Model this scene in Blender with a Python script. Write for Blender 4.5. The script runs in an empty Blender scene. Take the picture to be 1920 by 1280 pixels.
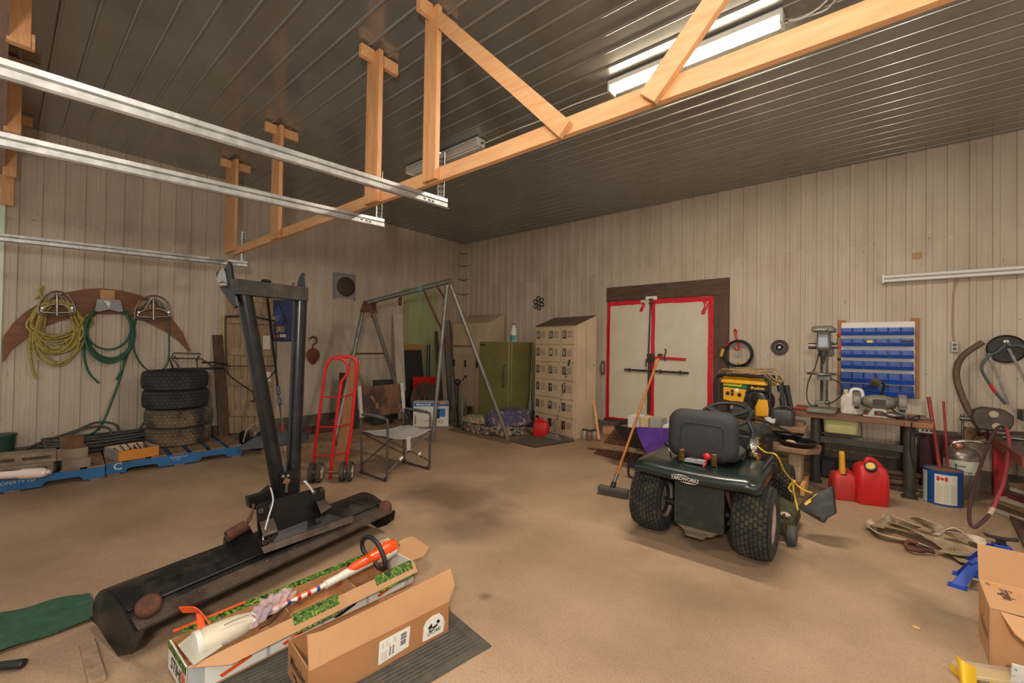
import bpy, bmesh, math, random
from mathutils import Vector, Matrix, Euler
random.seed(7)
SC = bpy.context.scene
COL = SC.collection
PI = math.pi
# ---------------------------------------------------------------- camera geometry
F = 800.4; EYE = Vector((0, 0, 1.4)); YB = 6.7; XA = -7.055; ZC = 3.714
_y, _p, _r = math.radians(129.842), math.radians(0.7525), math.radians(0.897)
_f = Vector((math.cos(_y)*math.cos(_p), math.sin(_y)*math.cos(_p), math.sin(_p)))
_rt = Vector((math.sin(_y), -math.cos(_y), 0)); _up = _rt.cross(_f)
RT = math.cos(_r)*_rt + math.sin(_r)*_up
UP = -math.sin(_r)*_rt + math.cos(_r)*_up
FW = _f
def ray(x, y): return RT*((x-960)/F) + UP*(-(y-640)/F) + FW
def fl(x, y, z=0.0):
    d = ray(x, y); return EYE + d*((z-EYE.z)/d.z)
def pl(x, y, ax, v):
    d = ray(x, y); return EYE + d*((v-EYE[ax])/d[ax])
def wa(x, y, off=0.0): return pl(x, y, 0, XA+off)
def wb(x, y, off=0.0): return pl(x, y, 1, YB-off)
def dp(x, y, t): return EYE + ray(x, y)*t            # point at depth t along the view axis
def vp(x, y, p, n):                                   # point on the plane through p with normal n
    d = ray(x, y); n = Vector(n); return EYE + d*((Vector(p)-EYE).dot(n)/d.dot(n))
def V(*a): return Vector(a)
# ---------------------------------------------------------------- materials
def lin(c):
    r = []
    for u in c[:3]:
        u = u/255.0
        r.append(u/12.92 if u <= .04045 else ((u+.055)/1.055)**2.4)
    return (*r, 1.0)
def M(name, col, rough=.6, metal=0.0, col2=None, ns=5.0, lo=.4, hi=.65, bump=0.0, bs=60.0, st=(1, 1, 1), spec=.5,
      col3=None, ns3=30.0, lo3=.6, hi3=.7, st3=None, emis=0.0, coat=0.0, alpha=1.0, trans=0.0):
    m = bpy.data.materials.new(name); m.use_nodes = True
    nt = m.node_tree; N = nt.nodes; L = nt.links
    b = N['Principled BSDF']
    b.inputs['Roughness'].default_value = rough; b.inputs['Metallic'].default_value = metal
    b.inputs['Specular IOR Level'].default_value = spec
    b.inputs['Coat Weight'].default_value = coat; b.inputs['Coat Roughness'].default_value = .09
    b.inputs['Alpha'].default_value = alpha
    b.inputs['Transmission Weight'].default_value = trans
    b.inputs['Base Color'].default_value = lin(col)
    tc = None
    def coords(s):
        nonlocal tc
        if tc is None: tc = N.new('ShaderNodeTexCoord')
        mp = N.new('ShaderNodeMapping'); mp.inputs['Scale'].default_value = s
        L.new(tc.outputs['Object'], mp.inputs['Vector']); return mp.outputs['Vector']
    def mask(s, scale, lo, hi):
        n = N.new('ShaderNodeTexNoise'); n.inputs['Scale'].default_value = scale; n.inputs['Detail'].default_value = 8
        n.inputs['Roughness'].default_value = .62
        L.new(coords(s), n.inputs['Vector'])
        r = N.new('ShaderNodeMapRange'); r.inputs['From Min'].default_value = lo; r.inputs['From Max'].default_value = hi
        L.new(n.outputs['Fac'], r.inputs['Value']); return r.outputs['Result']
    def mix(fac, a, c):
        x = N.new('ShaderNodeMix'); x.data_type = 'RGBA'
        L.new(fac, x.inputs['Factor'])
        if isinstance(a, tuple): x.inputs['A'].default_value = a
        else: L.new(a, x.inputs['A'])
        x.inputs['B'].default_value = c
        return x.outputs['Result']
    out = None
    if col2 is not None:
        out = mix(mask(st, ns, lo, hi), lin(col), lin(col2))
    if col3 is not None:
        out = mix(mask(st3 or st, ns3, lo3, hi3), out if out is not None else lin(col), lin(col3))
    if out is not None: L.new(out, b.inputs['Base Color'])
    if bump:
        n = N.new('ShaderNodeTexNoise'); n.inputs['Scale'].default_value = bs; n.inputs['Detail'].default_value = 4
        L.new(coords(st), n.inputs['Vector'])
        bp = N.new('ShaderNodeBump'); bp.inputs['Strength'].default_value = min(1, bump); bp.inputs['Distance'].default_value = .01
        L.new(n.outputs['Fac'], bp.inputs['Height']); L.new(bp.outputs['Normal'], b.inputs['Normal'])
    if emis:
        b.inputs['Emission Color'].default_value = lin(col); b.inputs['Emission Strength'].default_value = emis
    return m
# ---------------------------------------------------------------- mesh builder
MW = {}
def basis(d, up=(0, 0, 1)):
    d = Vector(d).normalized(); up = Vector(up)
    s = d.cross(up)
    if s.length < 1e-5: s = d.cross(Vector((0, 1, 0)))
    if s.length < 1e-5: s = d.cross(Vector((1, 0, 0)))
    s.normalize(); u = s.cross(d); return d, s, u
def spl(pts, n=6, closed=False):
    pts = [Vector(p) for p in pts]; out = []; k = len(pts)
    rng = range(k) if closed else range(k-1)
    for i in rng:
        if closed: a, b, c, d = pts[i-1], pts[i], pts[(i+1) % k], pts[(i+2) % k]
        else: a, b, c, d = pts[max(i-1, 0)], pts[i], pts[i+1], pts[min(i+2, k-1)]
        for j in range(n):
            t = j/n
            out.append(.5*((2*b)+(c-a)*t+(2*a-5*b+4*c-d)*t*t+(3*b-a-3*c+d)*t**3))
    if not closed: out.append(pts[-1])
    return out
def rrect(w, h, r, n=4, cx=0, cy=0):
    out = []
    for sx, sy, a0 in ((1, 1, 0), (-1, 1, PI/2), (-1, -1, PI), (1, -1, 1.5*PI)):
        for i in range(n+1):
            a = a0+PI/2*i/n
            out.append((cx+sx*(w/2-r)+r*math.cos(a), cy+sy*(h/2-r)+r*math.sin(a)))
    return out
class MB:
    def __init__(s): s.v = []; s.f = []; s.m = []; s.k = 0; s.X = None
    def mat(s, k): s.k = k; return s
    def add(s, vs, fs):
        o = len(s.v)
        if s.X is not None: vs = [s.X @ Vector(p) for p in vs]
        s.v += [Vector(p) for p in vs]; s.f += [tuple(o+i for i in q) for q in fs]; s.m += [s.k]*len(fs); return s
    BF = [(0, 3, 2, 1), (4, 5, 6, 7), (0, 1, 5, 4), (1, 2, 6, 5), (2, 3, 7, 6), (3, 0, 4, 7)]
    def hexa(s, p): return s.add(p, s.BF)
    def box(s, c, d, R=None):
        c = Vector(c); h = Vector(d)/2
        q = [Vector((x*h.x, y*h.y, z*h.z)) for z in (-1, 1) for x, y in ((-1, -1), (1, -1), (1, 1), (-1, 1))]
        if R is not None: q = [R @ p for p in q]
        return s.hexa([c+p for p in q])
    def bx(s, x0, x1, y0, y1, z0, z1): return s.box(((x0+x1)/2, (y0+y1)/2, (z0+z1)/2), (abs(x1-x0), abs(y1-y0), abs(z1-z0)))
    def bar(s, a, b, w, h, up=(0, 0, 1), w2=None, h2=None):
        a, b = Vector(a), Vector(b); d, sd, u = basis(b-a, up)
        w2 = w if w2 is None else w2; h2 = h if h2 is None else h2
        q = []
        for p, ww, hh in ((a, w, h), (b, w2, h2)):
            q += [p+sd*(x*ww/2)+u*(y*hh/2) for x, y in ((-1, -1), (1, -1), (1, 1), (-1, 1))]
        return s.hexa(q)
    def tube(s, pts, r, n=8, closed=False, flat=1.0, up=None):
        pts = [Vector(p) for p in pts]; k = len(pts)
        rs = r if isinstance(r, (list, tuple)) else [r]*k
        tang = []
        for i in range(k):
            if closed: t = pts[(i+1) % k]-pts[i-1]
            else: t = pts[min(i+1, k-1)]-pts[max(i-1, 0)]
            tang.append(t.normalized() if t.length > 1e-9 else Vector((0, 0, 1)))
        _, sd, u = basis(tang[0], up or ((0, 0, 1) if abs(tang[0].z) < .9 else (0, 1, 0)))
        vs = []; fs = []
        for i in range(k):
            t = tang[i]; u = u-t*u.dot(t)
            if u.length < 1e-6: _, sd, u = basis(t)
            u.normalize(); sd = t.cross(u)
            for j in range(n):
                a = 2*PI*j/n
                vs.append(pts[i]+(sd*math.cos(a)+u*math.sin(a)*flat)*rs[i])
        for i in range(k if closed else k-1):
            i2 = (i+1) % k
            for j in range(n):
                j2 = (j+1) % n
                fs.append((i*n+j, i*n+j2, i2*n+j2, i2*n+j))
        if not closed:
            fs.append(tuple(range(n-1, -1, -1))); fs.append(tuple((k-1)*n+j for j in range(n)))
        return s.add(vs, fs)
    def lathe(s, prof, c=(0, 0, 0), axis=(0, 0, 1), n=24, closed=False, a0=0.0, a1=2*PI):
        c = Vector(c); ax, sd, u = basis(axis)
        full = abs(a1-a0-2*PI) < 1e-6
        m = n if full else n+1; k = len(prof); vs = []; fs = []
        for (r, z) in prof:
            for j in range(m):
                a = a0+(a1-a0)*j/n
                vs.append(c+ax*z+(sd*math.cos(a)+u*math.sin(a))*max(r, 1e-4))
        for i in range(k if closed else k-1):
            i2 = (i+1) % k
            for j in range(n):
                j2 = (j+1) % m
                fs.append((i*m+j, i*m+j2, i2*m+j2, i2*m+j))
        if not closed and full:
            fs.append(tuple(range(m-1, -1, -1))); fs.append(tuple((k-1)*m+j for j in range(m)))
        return s.add(vs, fs)
    def cyl(s, a, b, r, n=16, r2=None):
        a, b = Vector(a), Vector(b)
        return s.lathe([(r, 0), (r if r2 is None else r2, (b-a).length)], a, b-a, n)
    def prism(s, poly, o, ux, uy, depth):
        o = Vector(o); ux = Vector(ux); uy = Vector(uy); n = ux.cross(uy).normalized()*depth; k = len(poly)
        a = [o+ux*p[0]+uy*p[1] for p in poly]; b = [p+n for p in a]
        fs = [tuple(range(k-1, -1, -1)), tuple(range(k, 2*k))]+[(i, (i+1) % k, k+(i+1) % k, k+i) for i in range(k)]
        return s.add(a+b, fs)
    def poly(s, pts, off):
        """prism from 3-D outline points, extruded by the vector off"""
        a = [Vector(p) for p in pts]; off = Vector(off); k = len(a); b = [p+off for p in a]
        return s.add(a+b, [tuple(range(k-1, -1, -1)), tuple(range(k, 2*k))]+[(i, (i+1) % k, k+(i+1) % k, k+i) for i in range(k)])
    def sph(s, c, r, n=16, m=10):
        c = Vector(c); r = Vector((r, r, r)) if not isinstance(r, (tuple, list, Vector)) else Vector(r)
        vs = [c+Vector((0, 0, -r.z))]; fs = []
        for i in range(1, m):
            th = -PI/2+PI*i/m
            for j in range(n):
                a = 2*PI*j/n
                vs.append(c+Vector((r.x*math.cos(th)*math.cos(a), r.y*math.cos(th)*math.sin(a), r.z*math.sin(th))))
        vs.append(c+Vector((0, 0, r.z)))
        for j in range(n): fs.append((0, 1+(j+1) % n, 1+j))
        for i in range(m-2):
            for j in range(n):
                fs.append((1+i*n+j, 1+i*n+(j+1) % n, 1+(i+1)*n+(j+1) % n, 1+(i+1)*n+j))
        e = len(vs)-1; o = 1+(m-2)*n
        for j in range(n): fs.append((e, o+j, o+(j+1) % n))
        return s.add(vs, fs)
    def sheet(s, fn, nu, nv, th=.003):
        """two-sided surface fn(u,v)->point with real thickness"""
        P = [[Vector(fn(i/nu, j/nv)) for j in range(nv+1)] for i in range(nu+1)]
        vs = []; W = nv+1
        nr = []
        for i in range(nu+1):
            for j in range(nv+1):
                du = P[min(i+1, nu)][j]-P[max(i-1, 0)][j]; dv = P[i][min(j+1, nv)]-P[i][max(j-1, 0)]
                q = du.cross(dv); nr.append(q.normalized() if q.length > 1e-12 else Vector((0, 0, 1)))
        top = [P[i][j]+nr[i*W+j]*th/2 for i in range(nu+1) for j in range(W)]
        bot = [P[i][j]-nr[i*W+j]*th/2 for i in range(nu+1) for j in range(W)]
        o = len(top); fs = []
        for i in range(nu):
            for j in range(nv):
                a, b, c, d = i*W+j, (i+1)*W+j, (i+1)*W+j+1, i*W+j+1
                fs += [(a, b, c, d), (o+d, o+c, o+b, o+a)]
        for i in range(nu):
            for j in (0, nv):
                a, b = i*W+j, (i+1)*W+j; fs.append((a, b, o+b, o+a))
        for j in range(nv):
            for i in (0, nu):
                a, b = i*W+j, i*W+j+1; fs.append((a, b, o+b, o+a))
        return s.add(top+bot, fs)
    def loft(s, rings, cap=True, closed=False):
        n = len(rings[0]); vs = [p for r in rings for p in r]; k = len(rings); fs = []
        for i in range(k if closed else k-1):
            i2 = (i+1) % k
            for j in range(n):
                j2 = (j+1) % n; fs.append((i*n+j, i*n+j2, i2*n+j2, i2*n+j))
        if cap and not closed: fs += [tuple(range(n-1, -1, -1)), tuple((k-1)*n+j for j in range(n))]
        return s.add(vs, fs)
    def build(s, name, mats, parent=None, local=False, smooth=40, bev=0.0, sub=0, recalc=True):
        if not isinstance(mats, (list, tuple)): mats = [mats]
        me = bpy.data.meshes.new(name); vs = s.v
        ob = bpy.data.objects.new(name, me); COL.objects.link(ob)
        if parent is not None:
            ob.parent = parent; mw = MW[parent]
            if not local:
                iv = mw.inverted(); vs = [iv @ p for p in vs]
            MW[ob] = mw
        else:
            lo = [min(p[i] for p in vs) for i in range(3)]; hi = [max(p[i] for p in vs) for i in range(3)]
            o = Vector(((lo[0]+hi[0])/2, (lo[1]+hi[1])/2, lo[2])); vs = [p-o for p in vs]
            ob.location = o; MW[ob] = Matrix.Translation(o)
        me.from_pydata([tuple(p) for p in vs], [], s.f)
        for m in mats: me.materials.append(m)
        me.polygons.foreach_set('material_index', s.m)
        if recalc:
            bm = bmesh.new(); bm.from_mesh(me); bmesh.ops.recalc_face_normals(bm, faces=bm.faces); bm.to_mesh(me); bm.free()
        if smooth:
            me.polygons.foreach_set('use_smooth', [True]*len(me.polygons)); me.set_sharp_from_angle(angle=math.radians(smooth))
        if bev:
            md = ob.modifiers.new('Bevel', 'BEVEL'); md.width = bev; md.segments = 2; md.limit_method = 'ANGLE'; md.angle_limit = math.radians(40)
        if sub:
            md = ob.modifiers.new('Subdivision', 'SUBSURF'); md.levels = sub; md.render_levels = sub
        return ob
def tag(o, label, cat, group=None, kind=None):
    o['label'] = label; o['category'] = cat
    if group: o['group'] = group
    if kind: o['kind'] = kind
    return o
def struct(o): o['kind'] = 'structure'; return o
def thing(name, label, cat, loc=(0, 0, 0), rz=0.0, group=None, rot=None):
    o = bpy.data.objects.new(name, None); COL.objects.link(o); o.empty_display_size = .05
    o.location = loc
    e = rot if rot is not None else (0, 0, rz)
    o.rotation_euler = e
    MW[o] = Matrix.Translation(Vector(loc)) @ Euler(e).to_matrix().to_4x4()
    return tag(o, label, cat, group)
def dup(t, loc, rz=None, label=None, rot=None):
    r = t.copy(); COL.objects.link(r); r.location = loc
    if rz is not None: r.rotation_euler = (0, 0, rz)
    if rot is not None: r.rotation_euler = rot
    MW[r] = Matrix.Translation(Vector(loc)) @ r.rotation_euler.to_matrix().to_4x4()
    if label: r['label'] = label
    for ch in list(t.children):
        c = ch.copy(); COL.objects.link(c); c.parent = r; MW[c] = MW[r]
        for g in list(ch.children):
            d = g.copy(); COL.objects.link(d); d.parent = c; MW[d] = MW[r]
    return r
def text(name, s, o, ux, uy, h, mat, parent, ex=.0008, shear=0.0, align='CENTER', w=None, bold=0.0, kids=None):
    """letters of height h as a thin mesh: baseline direction ux, up direction uy, at world point o"""
    cu = bpy.data.curves.new(name, 'FONT'); cu.body = s; cu.size = 1.0; cu.extrude = 0; cu.align_x = align; cu.align_y = 'CENTER'; cu.shear = shear; cu.offset = bold
    cu.resolution_u = 2
    t = bpy.data.objects.new(name, cu); COL.objects.link(t)
    bpy.context.view_layer.update()
    me = bpy.data.meshes.new_from_object(t.evaluated_get(bpy.context.evaluated_depsgraph_get()))
    bpy.data.objects.remove(t); bpy.data.curves.remove(cu)
    ux = Vector(ux).normalized(); uy = Vector(uy).normalized(); n = ux.cross(uy)
    xs = [v.co.x for v in me.vertices]; k = h/0.72
    kx = k if w is None else w/max(1e-6, max(xs)-min(xs))
    iv = MW[parent].inverted(); o = Vector(o)
    vs = [iv @ (o+ux*(v.co.x*kx)+uy*(v.co.y*k)+n*ex) for v in me.vertices]
    fs = [tuple(p.vertices) for p in me.polygons]
    bpy.data.meshes.remove(me)
    me = bpy.data.meshes.new(name); me.from_pydata([tuple(v) for v in vs], [], fs); me.materials.append(mat)
    ob = bpy.data.objects.new(name, me); COL.objects.link(ob); ob.parent = parent; MW[ob] = MW[parent]
    return ob
def R3(rz=0, rx=0, ry=0): return Euler((rx, ry, rz)).to_matrix()
# ================================================================ materials
m_wall = M('painted_wall_sheet', (196, 181, 162), .5, 0, (176, 158, 138), 3.0, .35, .7, st=(1, 1, .25), col3=(104, 84, 64), ns3=55, lo3=.645, hi3=.76, st3=(1, 1, .12), spec=.4)
m_wall_up = M('painted_wall_sheet_upper', (194, 179, 160), .5, 0, (176, 159, 140), 3.0, .35, .7, st=(1, 1, .25), col3=(118, 98, 78), ns3=50, lo3=.68, hi3=.82, st3=(1, 1, .12), spec=.4)
m_ceil = M('dark_ceiling_steel', (150, 149, 144), .24, .45, (134, 132, 126), 2.0, .3, .7, col3=(190, 188, 180), ns3=60, lo3=.74, hi3=.8, spec=.6, coat=.6)
m_conc = M('concrete_floor', (172, 144, 116), .6, 0, (146, 119, 93), 1.1, .38, .68, bump=.25, bs=130, col3=(118, 94, 72), ns3=42, lo3=.60, hi3=.80, spec=.35)
def stains(m, spots):  # dark floor patches: stains and a painted tractor shadow
    nt = m.node_tree; N = nt.nodes; L = nt.links; b = N['Principled BSDF']
    prev = b.inputs['Base Color'].links[0].from_socket
    g = N.new('ShaderNodeNewGeometry'); nz = N.new('ShaderNodeTexNoise'); nz.inputs['Scale'].default_value = 3.2; nz.inputs['Detail'].default_value = 5
    L.new(g.outputs['Position'], nz.inputs['Vector'])
    for p, rx, ry, k, col in spots:
        mp = N.new('ShaderNodeMapping'); mp.vector_type = 'TEXTURE'; mp.inputs['Location'].default_value = (p.x, p.y, 0); mp.inputs['Scale'].default_value = (rx, ry, 1); L.new(g.outputs['Position'], mp.inputs['Vector'])
        ln = N.new('ShaderNodeVectorMath'); ln.operation = 'LENGTH'; L.new(mp.outputs['Vector'], ln.inputs[0])
        ad = N.new('ShaderNodeMath'); ad.operation = 'MULTIPLY_ADD'; ad.inputs[1].default_value = 1.3; L.new(nz.outputs['Fac'], ad.inputs[0]); L.new(ln.outputs['Value'], ad.inputs[2])
        mr = N.new('ShaderNodeMapRange'); mr.inputs['From Min'].default_value = 1.75; mr.inputs['From Max'].default_value = .95; mr.inputs['To Max'].default_value = k; L.new(ad.outputs['Value'], mr.inputs['Value'])
        x = N.new('ShaderNodeMix'); x.data_type = 'RGBA'; L.new(mr.outputs['Result'], x.inputs['Factor']); L.new(prev, x.inputs['A']); x.inputs['B'].default_value = lin(col); prev = x.outputs['Result']
    fn = N.new('ShaderNodeTexNoise'); fn.inputs['Scale'].default_value = 95; fn.inputs['Detail'].default_value = 6; fn.inputs['Roughness'].default_value = .75; L.new(g.outputs['Position'], fn.inputs['Vector'])
    fr = N.new('ShaderNodeMapRange'); fr.inputs['From Min'].default_value = .36; fr.inputs['From Max'].default_value = .64; fr.inputs['To Min'].default_value = .80; fr.inputs['To Max'].default_value = 1.14; L.new(fn.outputs['Fac'], fr.inputs['Value'])
    vm = N.new('ShaderNodeVectorMath'); vm.operation = 'SCALE'; L.new(prev, vm.inputs[0]); L.new(fr.outputs['Result'], vm.inputs['Scale']); prev = vm.outputs['Vector']
    L.new(prev, b.inputs['Base Color'])
OIL_AND_SHADOW = (96, 76, 58)
stains(m_conc, [(fl(838, 930), .75, .42, .75, OIL_AND_SHADOW), (fl(884, 985), .42, .38, .55, OIL_AND_SHADOW), (fl(560, 960), .5, .6, .35, OIL_AND_SHADOW), (fl(60, 935), .5, .4, .5, (128, 94, 66)), (fl(1745, 1150), .20, .35, .5, OIL_AND_SHADOW), (fl(1300, 1120), .5, .25, .25, OIL_AND_SHADOW), (fl(1560, 1060), .4, .3, .35, OIL_AND_SHADOW), (fl(775, 1025), .06, .05, .7, OIL_AND_SHADOW), (fl(910, 1118), .05, .05, .7, OIL_AND_SHADOW)])  # the patch right of the tractor is its cast shadow, painted in
m_curb = M('concrete_curb', (122, 108, 94), .85, 0, (88, 74, 62), 4, .35, .65, bump=.4, bs=40)
m_pine = M('orange_pine', (226, 174, 124), .55, 0, (208, 150, 98), 4, .35, .7, st=(1, 8, 8), col3=(150, 92, 52), ns3=3.5, lo3=.7, hi3=.78)
m_pinez = M('orange_pine_upright', (222, 166, 114), .55, 0, (198, 138, 88), 4, .35, .7, st=(8, 8, 1), col3=(140, 84, 46), ns3=3.5, lo3=.72, hi3=.8)
m_galv = M('galvanised_steel', (176, 175, 172), .42, .8, (146, 145, 142), 14, .35, .65)
m_whitem = M('white_enamel', (225, 222, 214), .4)
m_black = M('black_paint', (26, 25, 25), .42, 0, (44, 40, 37), 9, .45, .75)
m_blackp = M('black_plastic', (30, 30, 31), .5)
m_rubber = M('tyre_rubber', (46, 42, 39), .82, 0, (80, 70, 60), 6, .4, .7, bump=.2, bs=80)
m_rust = M('rusty_iron', (112, 70, 50), .8, .3, (78, 50, 40), 14, .35, .65, bump=.4, bs=60)
m_dwood = M('dark_weathered_wood', (92, 70, 54), .8, 0, (66, 48, 37), 5, .35, .65, st=(6, 6, 1), bump=.3, bs=40)
m_wood = M('grey_brown_wood', (166, 140, 112), .75, 0, (134, 108, 82), 4, .35, .7, st=(6, 6, 1.2), bump=.2, bs=40)
m_woodh = M('grey_brown_plank', (146, 114, 84), .75, 0, (108, 82, 60), 4, .35, .7, st=(1.5, 6, 6), bump=.2, bs=40)
m_card = M('cardboard', (178, 128, 84), .8, 0, (164, 114, 72), 3, .3, .7)
m_cardl = M('light_cardboard', (196, 150, 108), .8, 0, (182, 136, 94), 3, .3, .7)
m_red = M('red_paint', (206, 28, 30), .38, 0, (176, 22, 24), 6, .4, .7)
m_beige = M('beige_locker_paint', (200, 176, 146), .5, 0, (182, 157, 128), 2.2, .4, .7, col3=(120, 92, 66), ns3=9, lo3=.68, hi3=.8)
m_chrome = M('chrome', (225, 222, 216), .16, 1.0)
m_steel = M('dull_steel', (128, 124, 118), .42, .8, (92, 86, 80), 12, .4, .7)
m_dsteel = M('dark_steel', (70, 66, 62), .5, .6, (100, 82, 68), 10, .5, .75)
m_white = M('white_paper', (232, 228, 218), .7)
m_ink = M('black_ink', (28, 26, 26), .6)
# ================================================================ room shell
def ribbed(name, n0, n1, per, phase, pos, lo, hi, depth, flat, mat, gap=.0, wid=.046, slope=.007, stiff=True):
    """ribbed sheet: pos(s, t, d) -> point; s along the wall, t across, d = height of the rib towards the room"""
    mb = MB(); prof = []
    s = n0; k = math.floor((n0-phase)/per)
    prof.append((n0, 0))
    while phase+k*per < n1:
        c = phase+k*per
        for ds, d in (((-wid/2-slope, 0), (-wid/2, depth), (wid/2, depth), (wid/2+slope, 0)) if stiff else [(-.013*math.cos(PI*q/8), .011*math.sin(PI*q/8)) for q in range(9)]):
            if n0 < c+ds < n1: prof.append((c+ds, d))
        for q in ((per*.36, per*.64) if stiff else ()):     # two low stiffeners in the flat
            for ds, d in ((-.007, 0), (0, .0018), (.007, 0)):
                if n0 < c+q+ds < n1: prof.append((c+q+ds, d))
        k += 1
    prof.append((n1, 0))
    vs = [pos(a, lo, d+gap) for a, d in prof]+[pos(a, hi, d+gap) for a, d in prof]
    vs += [pos(a, lo, gap-.03) for a, d in prof]+[pos(a, hi, gap-.03) for a, d in prof]
    n = len(prof); fs = []
    for i in range(n-1):
        fs += [(i, i+1, n+i+1, n+i), (2*n+i+1, 2*n+i, 3*n+i, 3*n+i+1), (i+1, i, 2*n+i, 2*n+i+1), (n+i, n+i+1, 3*n+i+1, 3*n+i)]
    fs += [(0, n, 3*n, 2*n), (n-1, 2*n-1, 4*n-1, 3*n-1)]
    mb.add(vs, fs)
    o = mb.build(name, mat, smooth=0 if stiff else 35); return struct(o)
ZS = 2.74
pA = lambda s, t, d: V(XA+d, s, t)
pB = lambda s, t, d: V(s, YB-d, t)
phA = pl(28.6, 414, 0, XA).y
wl = ribbed('wall_left', -.2, YB, .169, phA, pA, .22, ZS, .0125, 0, m_wall)
wlu = ribbed('wall_left_upper', -.2, YB, .169, phA, pA, ZS-.03, ZC, .0125, 0, m_wall_up, gap=.003)
wr = ribbed('wall_right', XA, 3.2, .169, .019, pB, .16, ZS, .0125, 0, m_wall)
wru = ribbed('wall_right_upper', XA, 3.2, .169, .019, pB, ZS-.03, ZC, .0125, 0, m_wall_up, gap=.003)
pC = lambda s, t, d: V(t, s, ZC-d)
m_screw = M('rusty_screw', (74, 58, 46), .7)
def screws(wall, pos, n0, n1, phase, zs, seed):
    mb = MB(); rng = random.Random(seed); k = math.ceil((n0-phase)/.169)
    while phase+k*.169 < n1:
        for z in zs:
            if rng.random() < .55:
                c = pos(phase+k*.169+rng.choice((-.045, .045))*rng.random()*1.2, z+rng.uniform(-.02, .02), .0135); r = rng.uniform(.003, .0055); mb.sph(c, r, 6, 4)
        k += 1
    mb.build('screw_heads', m_screw, wall)
zsl = (.35, 1.15, 1.75, 2.69, 2.76, 3.05, 3.45)
screws(wl, pA, .02, YB-.1, phA, zsl, 1); screws(wr, pB, XA+.1, 3.1, .019, zsl, 2)
cl = ribbed('ceiling', -1.0, YB+.02, .1725, .225, pC, XA-.02, 3.2, .016, 0, m_ceil, wid=.026, slope=.012, stiff=False)
struct(MB().bx(XA-.3, 3.5, -1.2, YB+.3, -.12, 0).build('floor', m_conc, smooth=0))
struct(MB().bx(XA-.1, XA+.05, -.2, YB, 0, .235).build('trim_1', m_curb, bev=.008))
struct(MB().bx(XA, 3.2, YB-.05, YB+.1, 0, .17).build('trim_2', m_curb, bev=.008))
m_pale = M('pale_green_door_edge', (212, 222, 200), .5)
struct(MB().bx(XA-.03, -7.035, -.16, .006, 0, 3.0).build('wall_front', m_pale, smooth=0))
struct(MB().bx(-6.95, -1.3, -.12, -.004, 3.12, ZC-.02).build('wall_front_upper', M('pinkish_board', (150, 122, 106), .8, 0, (120, 96, 82), 4, .35, .7, st=(1, 6, 6)), smooth=0))
# ================================================================ camera
cam = bpy.data.cameras.new('camera'); co = bpy.data.objects.new('camera', cam); COL.objects.link(co)
cam.sensor_width = 36; cam.sensor_fit = 'HORIZONTAL'; cam.lens = 36*F/1920; cam.clip_start = .02; cam.clip_end = 60
co.matrix_world = Matrix(((RT.x, UP.x, -FW.x, EYE.x), (RT.y, UP.y, -FW.y, EYE.y), (RT.z, UP.z, -FW.z, EYE.z), (0, 0, 0, 1)))
SC.camera = co
# ================================================================ light
SC.view_settings.view_transform = 'Standard'; SC.view_settings.look = 'None'; SC.view_settings.gamma = 1; SC.view_settings.use_curve_mapping = False
SC.view_settings.exposure = 0.14
w = bpy.data.worlds.new('dim_daylight'); SC.world = w; w.use_nodes = True
w.node_tree.nodes['Background'].inputs['Color'].default_value = (1.0, .92, .82, 1); w.node_tree.nodes['Background'].inputs['Strength'].default_value = .58
def area(name, loc, sx, sy, power, col, rot=(0, 0, 0), spread=PI):
    l = bpy.data.lights.new(name, 'AREA'); l.shape = 'RECTANGLE'; l.size = sx; l.size_y = sy; l.energy = power; l.color = col; l.spread = spread
    o = bpy.data.objects.new(name, l); COL.objects.link(o); o.location = loc; o.rotation_euler = rot; return o
WARM = (1, .9, .78)
area('tube_light', (-1.09, 3.36, ZC-.125), 1.2, .09, 55, WARM)
area('tube_light_near', (-.9, .25, ZC-.13), 1.2, .12, 36, WARM)
area('fill_light_right', (1.6, 2.6, ZC-.13), 1.2, .12, 36, WARM)  # unseen light added to fill in from the right, no fixture there
def bulb(name, loc, power, r):
    l = bpy.data.lights.new(name, 'POINT'); l.energy = power; l.color = (1, .92, .82); l.shadow_soft_size = r
    o = bpy.data.objects.new(name, l); COL.objects.link(o); o.location = loc; return o
bulb('flash', (.35, -.55, 1.95), 225, .14)
# fluorescent ceiling fixtures
m_tube = M('lit_tube', (255, 238, 205), .5, emis=60)
m_tubeoff = M('unlit_tube', (225, 222, 214), .3)
m_clear = M('ribbed_clear_lens', (235, 232, 222), .25, 0, alpha=.35)
def fixture(x0, x1, lit, label, full=True):
    t = thing('fluorescent_light', label, 'ceiling light', ((x0+x1)/2, 3.36, ZC-.11), group='strip lights on the ceiling')
    b = MB().bx(x0, x1, 3.30, 3.42, ZC-.055, ZC-.016); b.bx(x0, x0+.02, 3.30, 3.42, ZC-.105, ZC-.05); b.bx(x1-.02, x1, 3.30, 3.42, ZC-.105, ZC-.05)
    b.build('housing', m_whitem, t, bev=.003)
    for y in (3.335, 3.385):
        MB().cyl((x0+.03, y, ZC-.08), (x1-.03, y, ZC-.08), .0165, 12).build('tube', m_tube if lit else m_tubeoff, t)
    if not lit:
        lens = MB().bx(x0+.02, x1-.02, 3.295, 3.30, ZC-.10, ZC-.03); lens.bx(x0+.02, x1-.02, 3.42, 3.425, ZC-.10, ZC-.03)
        lens.build('side_lens', m_clear, t)
    MB().cyl((x1, 3.36, ZC-.07), (x1+.03, 3.36, ZC-.07), .012, 8).build('cable_clamp', m_steel, t)
    return t
fixture(-1.73, -.446, True, 'glowing strip light on the ceiling above the bright end of the wooden beam')
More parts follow.
